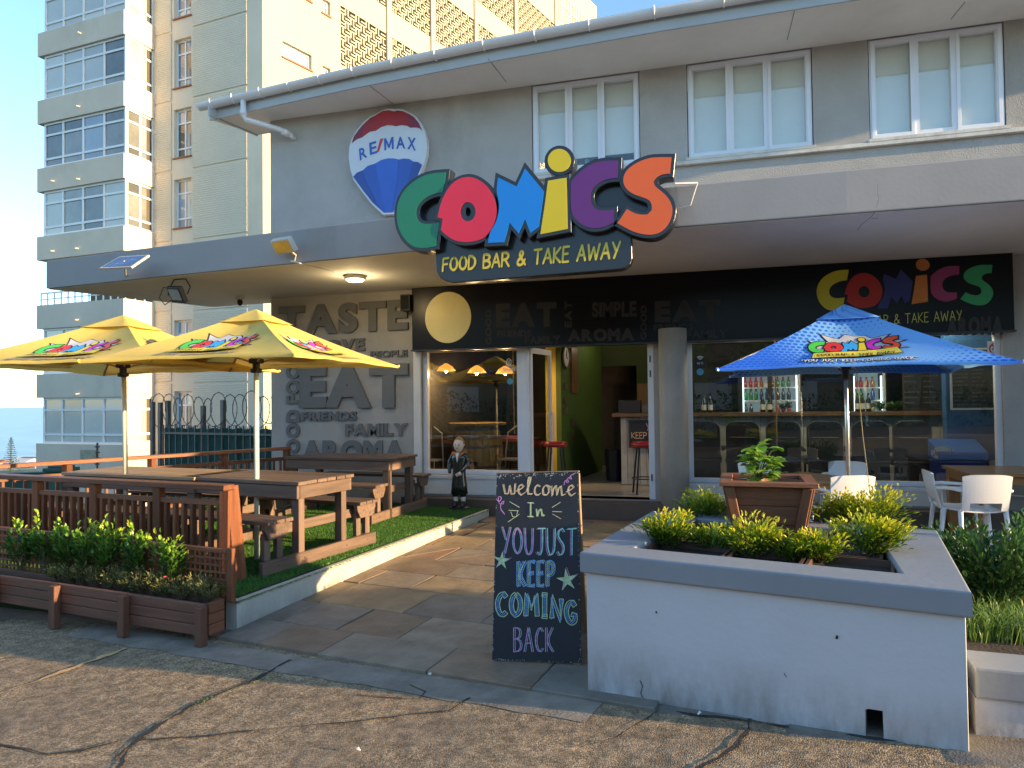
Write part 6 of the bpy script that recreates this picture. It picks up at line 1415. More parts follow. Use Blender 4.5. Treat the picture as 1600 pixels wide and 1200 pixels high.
# board photo coords (zoomed picture 619x1200) to board s,t
def bst(x, y):
    px, py = 760+x/3.869, 730+y/3.871
    # invert bilinear roughly via ray/plane hit
    r_ = ray(px, py); t_ = (bl_-CAMP).dot(bn_)/r_.dot(bn_); p = CAMP+r_*t_; return p+bn_*.0016
def chalk(name, lines, wd, m, sm=2, o=0): mb = MB(); ribbons(mb, lines, wd, lambda x, y: bst(x, y)+bn_*o, sm, flip=-1); return mb.make(name, m, cb)
def word(text, x0, x1, yb, yt, m, wd=6, gap=.18, slope=0, m2=None, dx=6, dy=4, wd2=4, m3=None):
    L, W_ = strokes(text, gap); f = lambda a, b: (x0+(x1-x0)*a/W_, yb+(yt-yb)*b+slope*a/W_)
    for ch_i in range(1):
        chalk('chalk_word', [[f(a, b) for a, b in l_] for l_ in L], wd, m)
        if m2: chalk('chalk_shadow', [[(f(a, b)[0]+dx, f(a, b)[1]+dy) for a, b in l_] for l_ in L], wd2, m2, o=-.0004)
word('Welcome'.replace('W', 'w').replace('c', 'c'), 100, 535, 172, 62, CK['peach'], 7, .06, slope=6, m2=CK['yell'], dx=6, dy=-4, wd2=3)
word('In'.replace('n', 'n'), 250, 350, 298, 215, CK['yell'], 6, .2, m2=CK['lime'], dx=6, dy=3, wd2=3)
word('YOU', 100, 285, 520, 362, CK['pink'], 8, .22, slope=10, m2=CK['mint'], dx=-9, dy=-2, wd2=3.5)
word('JUST', 310, 545, 530, 370, CK['mint'], 8, .2, m2=CK['pink'], dx=-10, dy=4, wd2=4)
word('BACK', 165, 400, 1116, 970, CK['pink'], 6.5, .3, m2=CK['mint'], dx=10, dy=0, wd2=3.5)
# outlined block words
def outline_word(text, x0, x1, yb, yt, m, fillm, thick, wd=5, gap=.3, slopef=None, hatch=True):
    L, W_ = strokes(text, gap); 
    for l_ in L:
        pts = [Vector((x0+(x1-x0)*a/W_, yb+(yt-yb)*b+(slopef(a/W_) if slopef else 0))) for a, b in l_]
        pts = [Vector(p) for p in smooth_line([tuple(p) for p in pts], 2)]
        n_ = len(pts); A_ = []; B_ = []
        for i in range(n_):
            t_ = (pts[min(i+1, n_-1)]-pts[max(i-1, 0)]).normalized(); nn = Vector((-t_.y, t_.x)); A_.append(tuple(pts[i]+nn*thick)); B_.append(tuple(pts[i]-nn*thick))
        chalk('chalk_outline', [A_+B_[::-1]+[A_[0]]], wd, m, 0)
        if hatch:
            hl = []; acc = 0
            for i in range(n_-1):
                seg = pts[i+1]-pts[i]; 
                while acc < seg.length:
                    p = pts[i]+seg*(acc/seg.length); hl.append([(p.x-thick*.55, p.y+thick*.6), (p.x+thick*.55, p.y-thick*.6)]); acc += 11
                acc -= seg.length
            if hl: chalk('chalk_hatch', hl, 4.2, fillm, 0, -.0003)
outline_word('KEEP', 195, 408, 718, 572, CK['blue'], CK['yell'], 11, 5, .34)
outline_word('COMING', 68, 540, 905, 775, CK['lime'], CK['blue'], 13, 5.5, .34, slopef=lambda a: -12+14*a+max(0, a-.62)*115)
for (cx_, cy_, r_, rot) in ((93, 565, 52, .1), (487, 682, 66, -.15)):
    sp5 = [(cx_+(r_ if k % 2 == 0 else r_*.34)*math.cos(rot+k*math.pi/5-math.pi/2), cy_+(r_ if k % 2 == 0 else r_*.34)*math.sin(rot+k*math.pi/5-math.pi/2)*1.1) for k in range(10)]
    mb = MB(); mb.add([bst(*p) for p in sp5]+[bst(cx_, cy_)], [(10, (k+1) % 10, k) for k in range(10)]); mb.make('chalk_star', CK['lime'], cb)
    chalk('chalk_shadow', [[(sp5[k][0]+7, sp5[k][1]-5), (sp5[k+1][0]+7, sp5[k+1][1]-3)] for k in (0, 2, 6)], 4, CK['pink'], 0)
chalk('chalk_ray', [[(140, 208), (200, 243)], [(135, 260), (195, 264)], [(130, 332), (200, 285)], [(148, 268), (160, 300), (182, 300), (190, 268)]], 4, CK['yell']); chalk('chalk_ray', [[(448, 212), (398, 243)], [(400, 268), (456, 270)]], 4, CK['yell']); chalk('chalk_ray', [[(400, 283), (450, 312)]], 4, CK['peach'])
chalk('chalk_curl', [[(60, 190), (75, 210), (92, 195), (88, 178), (72, 180), (78, 222), (104, 222), (108, 205), (92, 212), (84, 250), (112, 285)]], 5, CK['pink']); chalk('chalk_curl', [[(470, 108), (472, 85), (492, 75), (498, 90), (484, 92), (492, 66), (512, 58), (516, 72), (504, 70), (512, 48), (528, 44)]], 5, CK['pink'])
# =================================================================== WHITE CHAIRS, TABLES
M_ch = mat('chair_white_plastic', (.72, .73, .75), .3, .03, 3, coat=.1)
def chair():
    t = thing('white_chair', 'x', 'chair', (0, 0, 0))
    mb = MB(); n_ = 10; m2 = 8; vs = []
    def surf(fn, n_, m2, th, back):
        o = len(mb.v); vs = [fn(i/n_, j/m2) for j in range(m2+1) for i in range(n_+1)]
        vs2 = [v+back*th for v in vs]; W2 = n_+1; N = len(vs)
        fs = [(j*W2+i, j*W2+i+1, (j+1)*W2+i+1, (j+1)*W2+i) for j in range(m2) for i in range(n_)]
        fs += [(N+j*W2+i, N+(j+1)*W2+i, N+(j+1)*W2+i+1, N+j*W2+i+1) for j in range(m2) for i in range(n_)]
        for i in range(n_): fs += [(i, N+i, N+i+1, i+1), (m2*W2+i, m2*W2+i+1, N+m2*W2+i+1, N+m2*W2+i)]
        for j in range(m2): fs += [(j*W2, (j+1)*W2, N+(j+1)*W2, N+j*W2), (j*W2+n_, N+j*W2+n_, N+(j+1)*W2+n_, (j+1)*W2+n_)]
        mb.add(vs+vs2, fs)
    # seat (front toward -y)
    surf(lambda u, v: Vector(((u-.5)*(.43+.02*v), .20-.42*v, .45+.018*(2*u-1)**2-.014*math.sin(math.pi*v)-(.012 if v > .9 else 0))), 10, 8, .014, Vector((0, 0, -1)))
    mb.make('seat', M_ch, t, smooth=False)
    mb = MB()
    def bk(u, v):
        w_ = .42+.03*v-.05*max(0, v-.85)/.15*abs(0); z = .46+.36*v; return Vector(((u-.5)*w_, .21+.07*v+.012*math.sin(3*v)+.02*(1-(2*u-1)**2), z+(-.02*(2*u-1)**4 if v > .9 else 0)))
    # lower part has the oval opening: build upper panel and two side stiles
    surf(lambda u, v: bk(u, .22+.78*v), 12, 8, .012, Vector((0, 1, 0)))
    surf(lambda u, v: bk(u*.16, .0+.22*v), 3, 3, .012, Vector((0, 1, 0))); surf(lambda u, v: bk(.84+u*.16, .0+.22*v), 3, 3, .012, Vector((0, 1, 0)))
    mb.make('backrest', M_ch, t)
    for sx in (-1, 1):
        for pts, rr_ in (([(sx*.20, -.19, .44), (sx*.215, -.205, .2), (sx*.225, -.215, 0)], [.024, .02, .016]), ([(sx*.205, .19, .46), (sx*.215, .225, .2), (sx*.225, .27, 0)], [.025, .02, .016])):
            mb = MB(); mb.tube(pts, rr_, 8); mb.make('leg', M_ch, t, smooth=True)
        if True:
            mb = MB(); mb.tube([(sx*.225, .265, .66), (sx*.245, .10, .665), (sx*.245, -.10, .655), (sx*.235, -.16, .63), (sx*.218, -.175, .45)], [.016, .018, .018, .017, .018], 8); mb.make('arm', M_ch, t, smooth=True)
    return t
ch0 = chair(); fz = lambda p: G(p.x, p.y)-.03+.004
CH = [((1518, 7.15), 196, 'white plastic armchair facing the wooden table, nearest the dark bush'), ((1497, 7.35), 96, 'white plastic armchair turned sideways at the left of the big wooden table'), ((1592, 8.55), 8, 'white armchair on the far side of the big wooden table'),
      ((1310, 7.35), 205, 'white armchair directly behind the silver umbrella pole'), ((1316, 8.7), -12, 'white armchair behind the small square table, by the shop window'), ((1195, 8.75), 30, 'white armchair mostly hidden behind the timber pot')]
ch0['group'] = 'white plastic cafe armchairs on the terrace'
for i, ((px, d_), a, lb) in enumerate(CH):
    p = at_d(px, 700, d_); pos = (p.x, p.y, fz(p)); rz = R(a-15.8+8)
    if i == 0: last = (pos, rz, lb)
    else: copy_tree(ch0, pos, rz, lb)
pos, rz, lb = last; ch0.matrix_basis = Matrix.Translation(pos) @ Matrix.Rotation(rz, 4, 'Z'); ch0['label'] = lb
M_tw2 = mat('cafe_table_wood', (.26, .13, .045), .35, .25, 2, .1, 30, rnd=.12, stretch=(1, 8, 8), coat=.2)
def cafe_table(px, py, d_, sx, sy, rz, lb, zt=.76, lg=.08):
    p = at_d(px, py, d_); z0 = fz(p); t = thing('cafe_table', lb, 'table', (p.x, p.y, z0), rz, 'wooden terrace tables')
    T = WM[t.name]
    def bb(nm, a, b, w_, t_, up=(0, 0, 1)): o = beam(nm, a, b, w_, t_, M_tw2, None, up); Mb = WM[o.name]; o.parent = t; WM[o.name] = T @ Mb
    n_ = 6
    for i in range(n_): y = -sy/2+sy/n_*(i+.5); bb('plank', (-sx/2, y, zt-.02), (sx/2, y, zt-.02), sy/n_-.002, .036)
    for s in (-1, 1): bb('apron', (-sx/2+.06, s*(sy/2-.06), zt-.085), (sx/2-.06, s*(sy/2-.06), zt-.085), .03, .09); bb('apron', (s*(sx/2-.06), -sy/2+.08, zt-.085), (s*(sx/2-.06), sy/2-.08, zt-.085), .03, .09)
    for s in (-1, 1):
        for s2 in (-1, 1): bb('leg', (s*(sx/2-.09), s2*(sy/2-.09), 0), (s*(sx/2-.09), s2*(sy/2-.09), zt-.04), lg, lg, up=(0, 1, 0))
    return t
cafe_table(1585, 750, 7.75, 1.15, .95, R(0), 'big wooden table with thick legs at the right picture edge', zt=.80, lg=.11)
cafe_table(1258, 750, 8.0, .82, .82, R(38), 'small square wooden table turned cornerwise behind the timber pot', zt=.72)
# =================================================================== PLANTS
def leafmesh(pts, size, rg, mb, tn, tt=None, asp=.45, up=.35, dirs=None, fold=.12):
    for i, p in enumerate(pts):
        L = size*rg.uniform(.65, 1.25); d = Vector((rg.uniform(-1, 1), rg.uniform(-1, 1), rg.uniform(-.4, 1)+up)); 
        if dirs: d = d*.7+dirs[i]*1.2
        d.normalize(); sdv = d.cross(Vector((rg.uniform(-.3, .3), rg.uniform(-.3, .3), 1))); 
        if sdv.length < .01: sdv = Vector((1, 0, 0))
        sdv.normalize(); nn = sdv.cross(d); w_ = L*asp*.5
        a = Vector(p); vs = [a, a+d*L*.35+sdv*w_+nn*L*fold, a+d*L*.75+sdv*w_*.75+nn*L*fold*.6, a+d*L-nn*L*.12, a+d*L*.75-sdv*w_*.75+nn*L*fold*.6, a+d*L*.35-sdv*w_+nn*L*fold, a+d*L*.5]
        mb.add(vs, [(0, 1, 2, 6), (6, 2, 3), (6, 3, 4), (0, 6, 4, 5)]); v = (tt[i] if tt else rg.random()); tn += [min(1, max(0, v+rg.uniform(-.12, .12)))]*4
M_leafG = mat('leaf_glossy', (.03, .085, .012), .35, .1, 3, trans=.22, spec=.5, tint=[(.09, .22, .03), (.22, .40, .04), (.52, .60, .05)])  # brighter upper tints stand in for sun on the shrub tops
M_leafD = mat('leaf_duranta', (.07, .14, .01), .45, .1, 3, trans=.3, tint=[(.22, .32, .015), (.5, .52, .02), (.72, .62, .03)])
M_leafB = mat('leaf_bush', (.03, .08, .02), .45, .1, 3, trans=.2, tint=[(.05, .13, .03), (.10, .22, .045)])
M_herb = mat('leaf_herb', (.10, .12, .03), .7, .1, 3, trans=.2, tint=[(.40, .37, .13), (.50, .36, .16), (.42, .48, .16)])
M_stem = mat('stem_brown', (.10, .065, .035), .8, .2, 6); M_stemg = mat('stem_green', (.08, .13, .03), .7, .2, 6)
def shrub(name, label, cat, base, rx, ry, h, n, size, m, seed, group, asp=.5, nst=8, top_bias=.6, drop=0, shape=1.0):
    rg = random.Random(seed); t = thing(name, label, cat, tuple(base), 0, group); B = Vector(base)
    mbs = MB(); mb = MB(); tn = []; tips = []
    for k in range(nst):
        an = rg.uniform(0, 6.28); rr = rg.uniform(.25, 1)**.7; e = B+Vector((math.cos(an)*rx*rr, math.sin(an)*ry*rr, h*rg.uniform(.55, 1.05)*(1-.35*rr*rr*shape)))
        mid = B.lerp(e, .5)+Vector((rg.uniform(-.2, .2)*rx, rg.uniform(-.2, .2)*ry, h*.06)); tips.append((mid, e))
        mbs.tube([B+Vector((rg.uniform(-.1, .1)*rx, rg.uniform(-.1, .1)*ry, 0)), mid, e], [size*.10, size*.07, size*.03], 4)
    mbs.make('stems', M_stem, t)
    pts = []; tt = []; dirs = []
    per = max(1, n//nst)
    for mid, e in tips:
        for j in range(per):
            f = rg.random()**.75; p = (B.lerp(mid, f*2) if f < .5 else mid.lerp(e, (f-.5)*2))
            if f < .25: p = mid.lerp(e, rg.random())
            jit = Vector((rg.gauss(0, 1)*rx*.13, rg.gauss(0, 1)*ry*.13, rg.gauss(0, 1)*h*.05)); p = p+jit
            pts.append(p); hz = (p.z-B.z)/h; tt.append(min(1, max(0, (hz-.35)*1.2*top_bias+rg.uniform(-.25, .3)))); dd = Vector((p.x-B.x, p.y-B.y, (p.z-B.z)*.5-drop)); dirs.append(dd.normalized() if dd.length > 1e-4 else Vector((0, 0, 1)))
    leafmesh(pts, size, rg, mb, tn, tt, asp=asp, dirs=dirs); o = mb.make('foliage', m, t, tints=tn); return t
# climbers in the trough (against the lattice)
gT = 'glossy leaved shrubs trained on the lattice'
n6 = [(8, .24, .40, 'leftmost glossy green shrub in the trough, cut by the picture edge'), (58, .24, .44, 'glossy shrub standing second from the left in the timber trough'), (103, .26, .46, 'tall glossy shrub with bright tips, third in the trough'), (144, .22, .42, 'glossy shrub fourth along the trough, over pale herbs'), (186, .26, .42, 'dense glossy shrub in the middle of the trough by the second post'), (243, .20, .42, 'narrow glossy shrub just left of the last one in the trough'), (304, .28, .40, 'rightmost glossy shrub in the trough beside the bare lattice')]
for i, (px, rx, h, lb) in enumerate(n6):
    p = at_z(px, 905+px*.05, TT-.04); u = (Vector((p.x, p.y, 0))-o0).dot(td); b = tq(u, wid*.62, TT-.05)
    if i == 5: rx = .2
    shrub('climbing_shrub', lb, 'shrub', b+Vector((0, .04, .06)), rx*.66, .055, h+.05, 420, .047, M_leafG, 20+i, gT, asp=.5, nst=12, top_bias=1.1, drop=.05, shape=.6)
hb_ = [(12, 'pale herb clump at the left picture edge'), (40, 'brownish herb clump beside the leftmost trough post'), (62, 'pale herb clump just left of the first visible post'), (92, 'grey green herb clump just right of the first visible post'), (118, 'dry tipped herb clump under the third glossy shrub'), (142, 'small herb clump left of the second post'), (160, 'tiny herb clump almost at the second post'), (183, 'sparse herb clump just behind the second post'), (209, 'feathery upright herb clump right of the second post'), (236, 'herb clump with one pink flower'), (266, 'tall thin leaved herb clump under the narrow shrub'), (296, 'low green herb clump before the last shrub'), (322, 'herb clump in the right corner of the trough')]
for i, (px, lb) in enumerate(hb_):
    p = at_z(px, 925+px*.06, TT-.03); u = (Vector((p.x, p.y, 0))-o0).dot(td); b = tq(max(.14, u), .13, TT-.05)
    shrub('herb_clump', lb, 'herb', b, .13, .085, .19+.02*(i % 3), 380, .026, M_herb, 60+i, 'low herb clumps along the trough front', asp=.28, nst=16, top_bias=.5)
    if i == 9:
        mb = MB(); c = b+Vector((0, -.03, .16)); mb.lathe([(.004, 0), (.016, .008), (.014, .02), (.004, .022)], c, 8); tag(mb.make('flower', mat('flower_pink', (.7, .12, .1), .6)), 'single small pink flower among the trough herbs', 'flower')
# golden shrubs in the big planter
gD = 'golden leaved shrubs in the big planter'
for i, (px, py, rx, h, n, lb) in enumerate([(1045, 862, .15, .20, 620, 'golden shrub in the front left corner of the big planter'), (1098, 822, .16, .22, 560, 'golden shrub at the left behind the corner one'), (1115, 868, .12, .14, 360, 'low golden shrub left of the timber pot foot'), (1178, 880, .16, .21, 520, 'upright golden shrub in front of the timber pot'), (1238, 885, .10, .15, 320, 'small golden shrub at the right foot of the timber pot'), (1283, 886, .13, .16, 420, 'greenish golden shrub between pot and brightest shrub'), (1300, 830, .20, .24, 700, 'golden shrub behind the timber pot at the umbrella pole'), (1352, 880, .17, .24, 760, 'brightest yellow shrub in the front right of the big planter'), (1362, 835, .20, .27, 820, 'tall yellow shrub in the back right of the big planter')]):
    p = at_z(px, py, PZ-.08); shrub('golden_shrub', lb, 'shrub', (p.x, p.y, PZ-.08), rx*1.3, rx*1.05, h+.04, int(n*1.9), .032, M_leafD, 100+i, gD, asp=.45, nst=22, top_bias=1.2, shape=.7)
# plant in the timber pot: big heart shaped leaves
pp = WM[po.name] @ Vector((-.06, -.02, .36)); t = thing('potted_plant', 'bright green broad leaved plant in the timber pot', 'plant', tuple(pp))
rg = random.Random(5); mbs = MB(); mb = MB(); tn = []; pts = []; dirs = []
for k in range(24):
    an = rg.uniform(0, 6.28); e = pp+Vector((math.cos(an)*rg.uniform(.01, .09)+.02, math.sin(an)*rg.uniform(.01, .08), rg.uniform(.06, .24))); mbs.tube([pp, pp.lerp(e, .5)+Vector((0, 0, .03)), e], [.006, .004, .002], 5)
    for j in range(6): pts.append(e+Vector((rg.gauss(0, .018), rg.gauss(0, .018), rg.gauss(-.02, .028)))); dirs.append(Vector((math.cos(an), math.sin(an), -.3)))
mbs.make('stems', M_stemg, t); leafmesh(pts, .068, rg, mb, tn, None, asp=.95, dirs=dirs, fold=.10); mb.make('foliage', mat('leaf_bright', (.10, .28, .03), .45, .1, 3, trans=.35, tint=[(.22, .42, .05), (.38, .55, .10)]), t, tints=tn)
# dark bush and undergrowth at the right edge
for i, (px, py, d_, rx, h, n, lb) in enumerate([(1500, 940, 4.5, .30, .58, 1900, 'dark bush leaning over the right end of the big planter'), (1560, 950, 4.25, .34, .62, 2300, 'dense dark bush at the right picture edge'), (1640, 930, 4.4, .34, .62, 1600, 'dark bush cut off by the right picture edge')]):
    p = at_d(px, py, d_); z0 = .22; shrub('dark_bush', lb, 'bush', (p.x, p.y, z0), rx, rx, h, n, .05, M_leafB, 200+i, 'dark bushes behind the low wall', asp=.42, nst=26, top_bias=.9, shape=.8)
def tuft(name, label, c, n, h, m, seed, spread=.1, cat='grass'):
    rg = random.Random(seed); mb = MB(); tn = []
    for k in range(n):
        an = rg.uniform(0, 6.28); b = Vector(c)+Vector((rg.uniform(-1, 1)*spread, rg.uniform(-1, 1)*spread*.6, 0)); L = h*rg.uniform(.5, 1.1); o_ = Vector((math.cos(an), math.sin(an), 0))*L*rg.uniform(.15, .6); s_ = Vector((-math.sin(an), math.cos(an), 0))*h*.02
        mid = b+o_*.35+Vector((0, 0, L*.65)); e = b+o_+Vector((0, 0, L*.85)); mb.add([b-s_, b+s_, mid+s_*.8, mid-s_*.8, e], [(0, 1, 2, 3), (3, 2, 4)]); tn += [rg.random()]*2
    return tag(mb.make(name, m, tints=tn), label, cat)
M_tuft = mat('leaf_strap', (.08, .17, .03), .5, .1, 3, trans=.3, tint=[(.10, .20, .035), (.22, .32, .07)])
for i, (px, d_, lb) in enumerate([(1530, 3.75, 'strappy green plant low behind the right wall coping, nearest the big planter'), (1572, 3.7, 'second strappy plant along the right wall coping'), (1610, 3.7, 'strappy plant at the very right picture edge'), (1545, 4.05, 'taller strappy plant at the foot of the dark bushes')]):
    p = at_d(px, 1000, d_); tuft('strap_leaf_plant', lb, (p.x, p.y, .31), 240, .19, M_tuft, 300+i, .22, 'plant')
p = at_g(1421, 1152); tuft('weed', 'small green weed at the foot of the big planter', (p.x, p.y-.02, p.z-.01), 26, .05, M_tuft, 320, .025, 'weed')
# dark weeds at the foot of the white planter seen as moss crumbs
rg = random.Random(8); mb = MB(); tn = []
for i in range(90):
    f = rg.random(); p = at_g(300+f*150+rg.uniform(-6, 6), 1101-f*55+rg.uniform(-2, 2))
    if rg.random() < .8: mb.add([p+Vector((rg.uniform(-.006, .006), rg.uniform(-.006, .006), rg.uniform(-.006, .010))) for _ in range(3)], [(0, 1, 2)]); tn.append(rg.random())
mb.make('moss', M_tuft, tints=tn, kind='stuff')
# =================================================================== STATUE (plain stand-in figure)
sb = at_y(718, 787, 9.30); stt = thing('garden_figurine', 'painted figurine in a long dark coat standing at the lawn corner', 'statue', (sb.x, sb.y, LZ))
SB = Vector((sb.x, sb.y, LZ+.0)); HS = .98
M_skin = mat('figurine_skin', (.72, .56, .45), .35, .05); M_coat = mat('figurine_coat', (.012, .022, .022), .25, .2, 8, coat=.4); M_coll = mat('figurine_collar', (.42, .13, .03), .5, .15, 8); M_brk2 = mat('figurine_breeches', (.02, .014, .016), .5); M_sock = mat('figurine_sock', (.6, .58, .52), .6); M_hair = mat('figurine_hair', (.30, .17, .05), .6)
def S_(p): return SB+Vector(p)*HS
mb = MB(); mb.lathe([(.15, 0), (.15, .03), (.12, .04)], SB, 24, sy=.75); mb.make('plinth', M_bk, stt)
def loft(rings, n=18):      # rings: (cx,cy,z,rx,ry)
    mb = MB(); vs = []
    for (x, y, z, rx, ry) in rings:
        for k in range(n): an = 2*math.pi*k/n; vs.append(S_((x+rx*math.cos(an), y+ry*math.sin(an), z)))
    fs = [(i*n+k, i*n+(k+1) % n, (i+1)*n+(k+1) % n, (i+1)*n+k) for i in range(len(rings)-1) for k in range(n)]+[tuple(range(n))[::-1], tuple((len(rings)-1)*n+k for k in range(n))]
    mb.add(vs, fs); return mb
# body: one continuous skinned surface
def skinned(name, joints, edges, m, parent, sub=2):
    me = bpy.data.meshes.new(name); me.from_pydata([tuple(S_(j[0])) for j in joints], edges, []); o = bpy.data.objects.new(name, me); sc.collection.objects.link(o)
    md = o.modifiers.new('s', 'SKIN'); md.use_smooth_shade = True
    for i, j in enumerate(joints): me.skin_vertices[0].data[i].radius = (j[1]*HS, (j[2] if len(j) > 2 else j[1])*HS)
    me.skin_vertices[0].data[0].use_root = True
    s2 = o.modifiers.new('u', 'SUBSURF'); s2.levels = sub; s2.render_levels = sub
    dg = bpy.context.evaluated_depsgraph_get(); me2 = bpy.data.meshes.new_from_object(o.evaluated_get(dg)); bpy.data.objects.remove(o); return add(name, me2, m, parent, smooth=True)
J = [((0, 0, .47), .075, .06), ((0, 0, .60), .07, .055), ((0, 0, .72), .085, .06), ((0, 0, .80), .035, .035), ((0, .0, .85), .03, .03),
     ((-.09, 0, .77), .042), ((-.145, .0, .64), .035), ((-.12, -.06, .50), .026), ((.09, 0, .77), .042), ((.15, 0, .64), .035), ((.06, -.09, .53), .026),
     ((-.05, 0, .40), .05), ((-.055, 0, .25), .035), ((-.055, 0, .10), .028), ((-.055, -.05, .055), .03), ((.05, 0, .40), .05), ((.055, 0, .25), .035), ((.06, 0, .10), .028), ((.065, -.05, .055), .03)]
skinned('body', J, [(0, 1), (1, 2), (2, 3), (3, 4), (2, 5), (5, 6), (6, 7), (2, 8), (8, 9), (9, 10), (0, 11), (11, 12), (12, 13), (13, 14), (0, 15), (15, 16), (16, 17), (17, 18)], M_coat, stt)
loft([(0, 0, .22, .125, .085), (0, 0, .34, .115, .08), (0, 0, .50, .095, .07), (0, 0, .62, .09, .065), (0, 0, .72, .115, .07), (0, 0, .775, .10, .06), (0, 0, .80, .05, .045)]).make('coat', M_coat, stt, smooth=True)
for s in (-1, 1):
    loft([(s*.055, 0, .18, .045, .045), (s*.055, 0, .23, .058, .055), (s*.055, 0, .32, .055, .055)], 12).make('breeches', M_brk2, stt, smooth=True)
    loft([(s*.057, 0, .09, .032, .032), (s*.056, 0, .19, .036, .036)], 12).make('sock', M_sock, stt, smooth=True)
    loft([(s*.06, -.03, .04, .035, .07), (s*.06, -.03, .07, .036, .07), (s*.058, -.005, .10, .034, .045), (s*.058, 0, .115, .034, .036)], 14).make('shoe', M_bk, stt, smooth=True)
    mb = MB(); mb.add([S_(p) for p in ((0, -.075, .66), (s*.02, -.078, .74), (s*.10, -.06, .79), (s*.085, -.03, .815), (s*.03, -.045, .80))]+[S_(p) for p in ((0, -.06, .66), (s*.02, -.06, .74), (s*.10, -.04, .79), (s*.085, -.02, .815), (s*.03, -.03, .80))], [(0, 1, 2, 3, 4), (5, 9, 8, 7, 6)]+[(i, i+5, (i+1) % 5+5, (i+1) % 5) for i in range(5)]); mb.make('collar', M_coll, stt)
loft([(0, -.0, .79, .033, .033), (0, -.005, .83, .045, .045), (0, -.008, .86, .065, .065), (0, -.008, .90, .074, .072), (0, -.005, .95, .07, .07), (0, 0, .985, .05, .05), (0, 0, .998, .02, .02)], 20).make('head', M_skin, stt, smooth=True)
loft([(0, .015, .90, .076, .066), (0, .012, .945, .077, .074), (0, .008, .985, .060, .060), (0, .004, 1.01, .034, .034), (0, 0, 1.02, .01, .01)], 20).make('hair', M_hair, stt, smooth=True)
mb = MB(); mb.tube([S_((0, -.075, .905)), S_((0, -.092, .885)), S_((0, -.078, .88))], [.008, .012, .008], 8); mb.make('nose', M_skin, stt, smooth=True)
for s in (-1, 1):
    mb = MB(); mb.lathe([(.001, -.008), (.007, -.004), (.007, .004), (.001, .008)], S_((s*.026, -.075, .912)), 8); mb.make('eye', M_bk, stt)
    mb = MB(); mb.lathe([(.002, -.016), (.012, -.008), (.012, .008), (.002, .016)], S_((s*.074, .005, .905)), 8, sx=.6); mb.make('ear', M_skin, stt)
mb = MB(); mb.tube([S_((-.02, -.077, .865)), S_((0, -.08, .862)), S_((.02, -.077, .866))], .004, 5); mb.make('mouth', M_coll, stt)
for s, c, e in ((-1, (-.12, -.065, .485), (-.11, -.09, .455)), (1, (.06, -.095, .525), (.02, -.115, .50))):
    mb = MB(); mb.tube([S_(c), S_(e)], [.020*HS, .024*HS], 10); d_ = (S_(e)-S_(c)).normalized(); sd_ = d_.cross(Vector((0, 1, 0))).normalized()
    for k in range(4): b_ = S_(e)+sd_*(k-1.5)*.0095; mb.tube([b_, b_+d_*(.02+.004*(k in (1, 2)))+Vector((0, -.003, 0)), b_+d_*.032+Vector((0, .004, 0))], [.006, .0055, .004], 6)
    mb.tube([S_(c)+sd_*s*.018, S_(c)+sd_*s*.026+d_*.018, S_(e)+sd_*s*.018], [.006, .006, .004], 6); mb.make('hand', M_skin, stt, smooth=True)
mb = MB(); mb.add([S_(p) for p in ((-.02, -.078, .76), (.02, -.078, .76), (.012, -.082, .70), (0, -.084, .66), (-.012, -.082, .70), (-.03, -.062, .80), (.03, -.062, .80))], [(5, 0, 1, 6), (0, 4, 3, 2, 1)]); mb.make('shirt_front', M_sock, stt)
# =================================================================== INTERIOR THINGS
M_dk = mat('dark_timber', (.06, .04, .03), .5, .2, 3); FZ = .25
# bar counter
def planked(name, W_, u0, u1, z0, z1, o0, o1, n, m, parent):
    for i in range(n): mb = MB(); a, b = u0+(u1-u0)*i/n+.003, u0+(u1-u0)*(i+1)/n-.003; W_.box(mb, a, b, z0, z1, o0, o1); mb.make(name, m, parent)
M_ww = mat('whitewashed_plank', (.40, .40, .38), .7, .2, 3, .2, 20, rnd=.15, stain=.5, dirt=(.16, .15, .14)); M_ct = mat('counter_top_wood', (.15, .08, .035), .4, .2, 3)
k0_, k1_ = at_y(970, 660, 11.35), at_y(1480, 660, 11.35); ct = thing('bar_counter', 'long bar counter of whitewashed planks with wooden top inside the shop', 'counter', (k0_.x, 11.35, FZ))
Wc = Wall((k0_.x, 11.35), (k1_.x, 11.35)); zc_ = at_y(1100, 645, 11.3).z
planked('plank', Wc, 0, Wc.L, FZ+.01, zc_-.06, 0, .03, 46, M_ww, ct); mb = MB(); Wc.box(mb, -.12, Wc.L+.2, zc_-.055, zc_, -.6, .14); mb.make('counter_top', M_ct, ct, bevel=.005)
mb = MB(); Wc.box(mb, 0, Wc.L, FZ+.01, zc_-.06, -.5, -.002); mb.make('carcass', M_dk, ct)
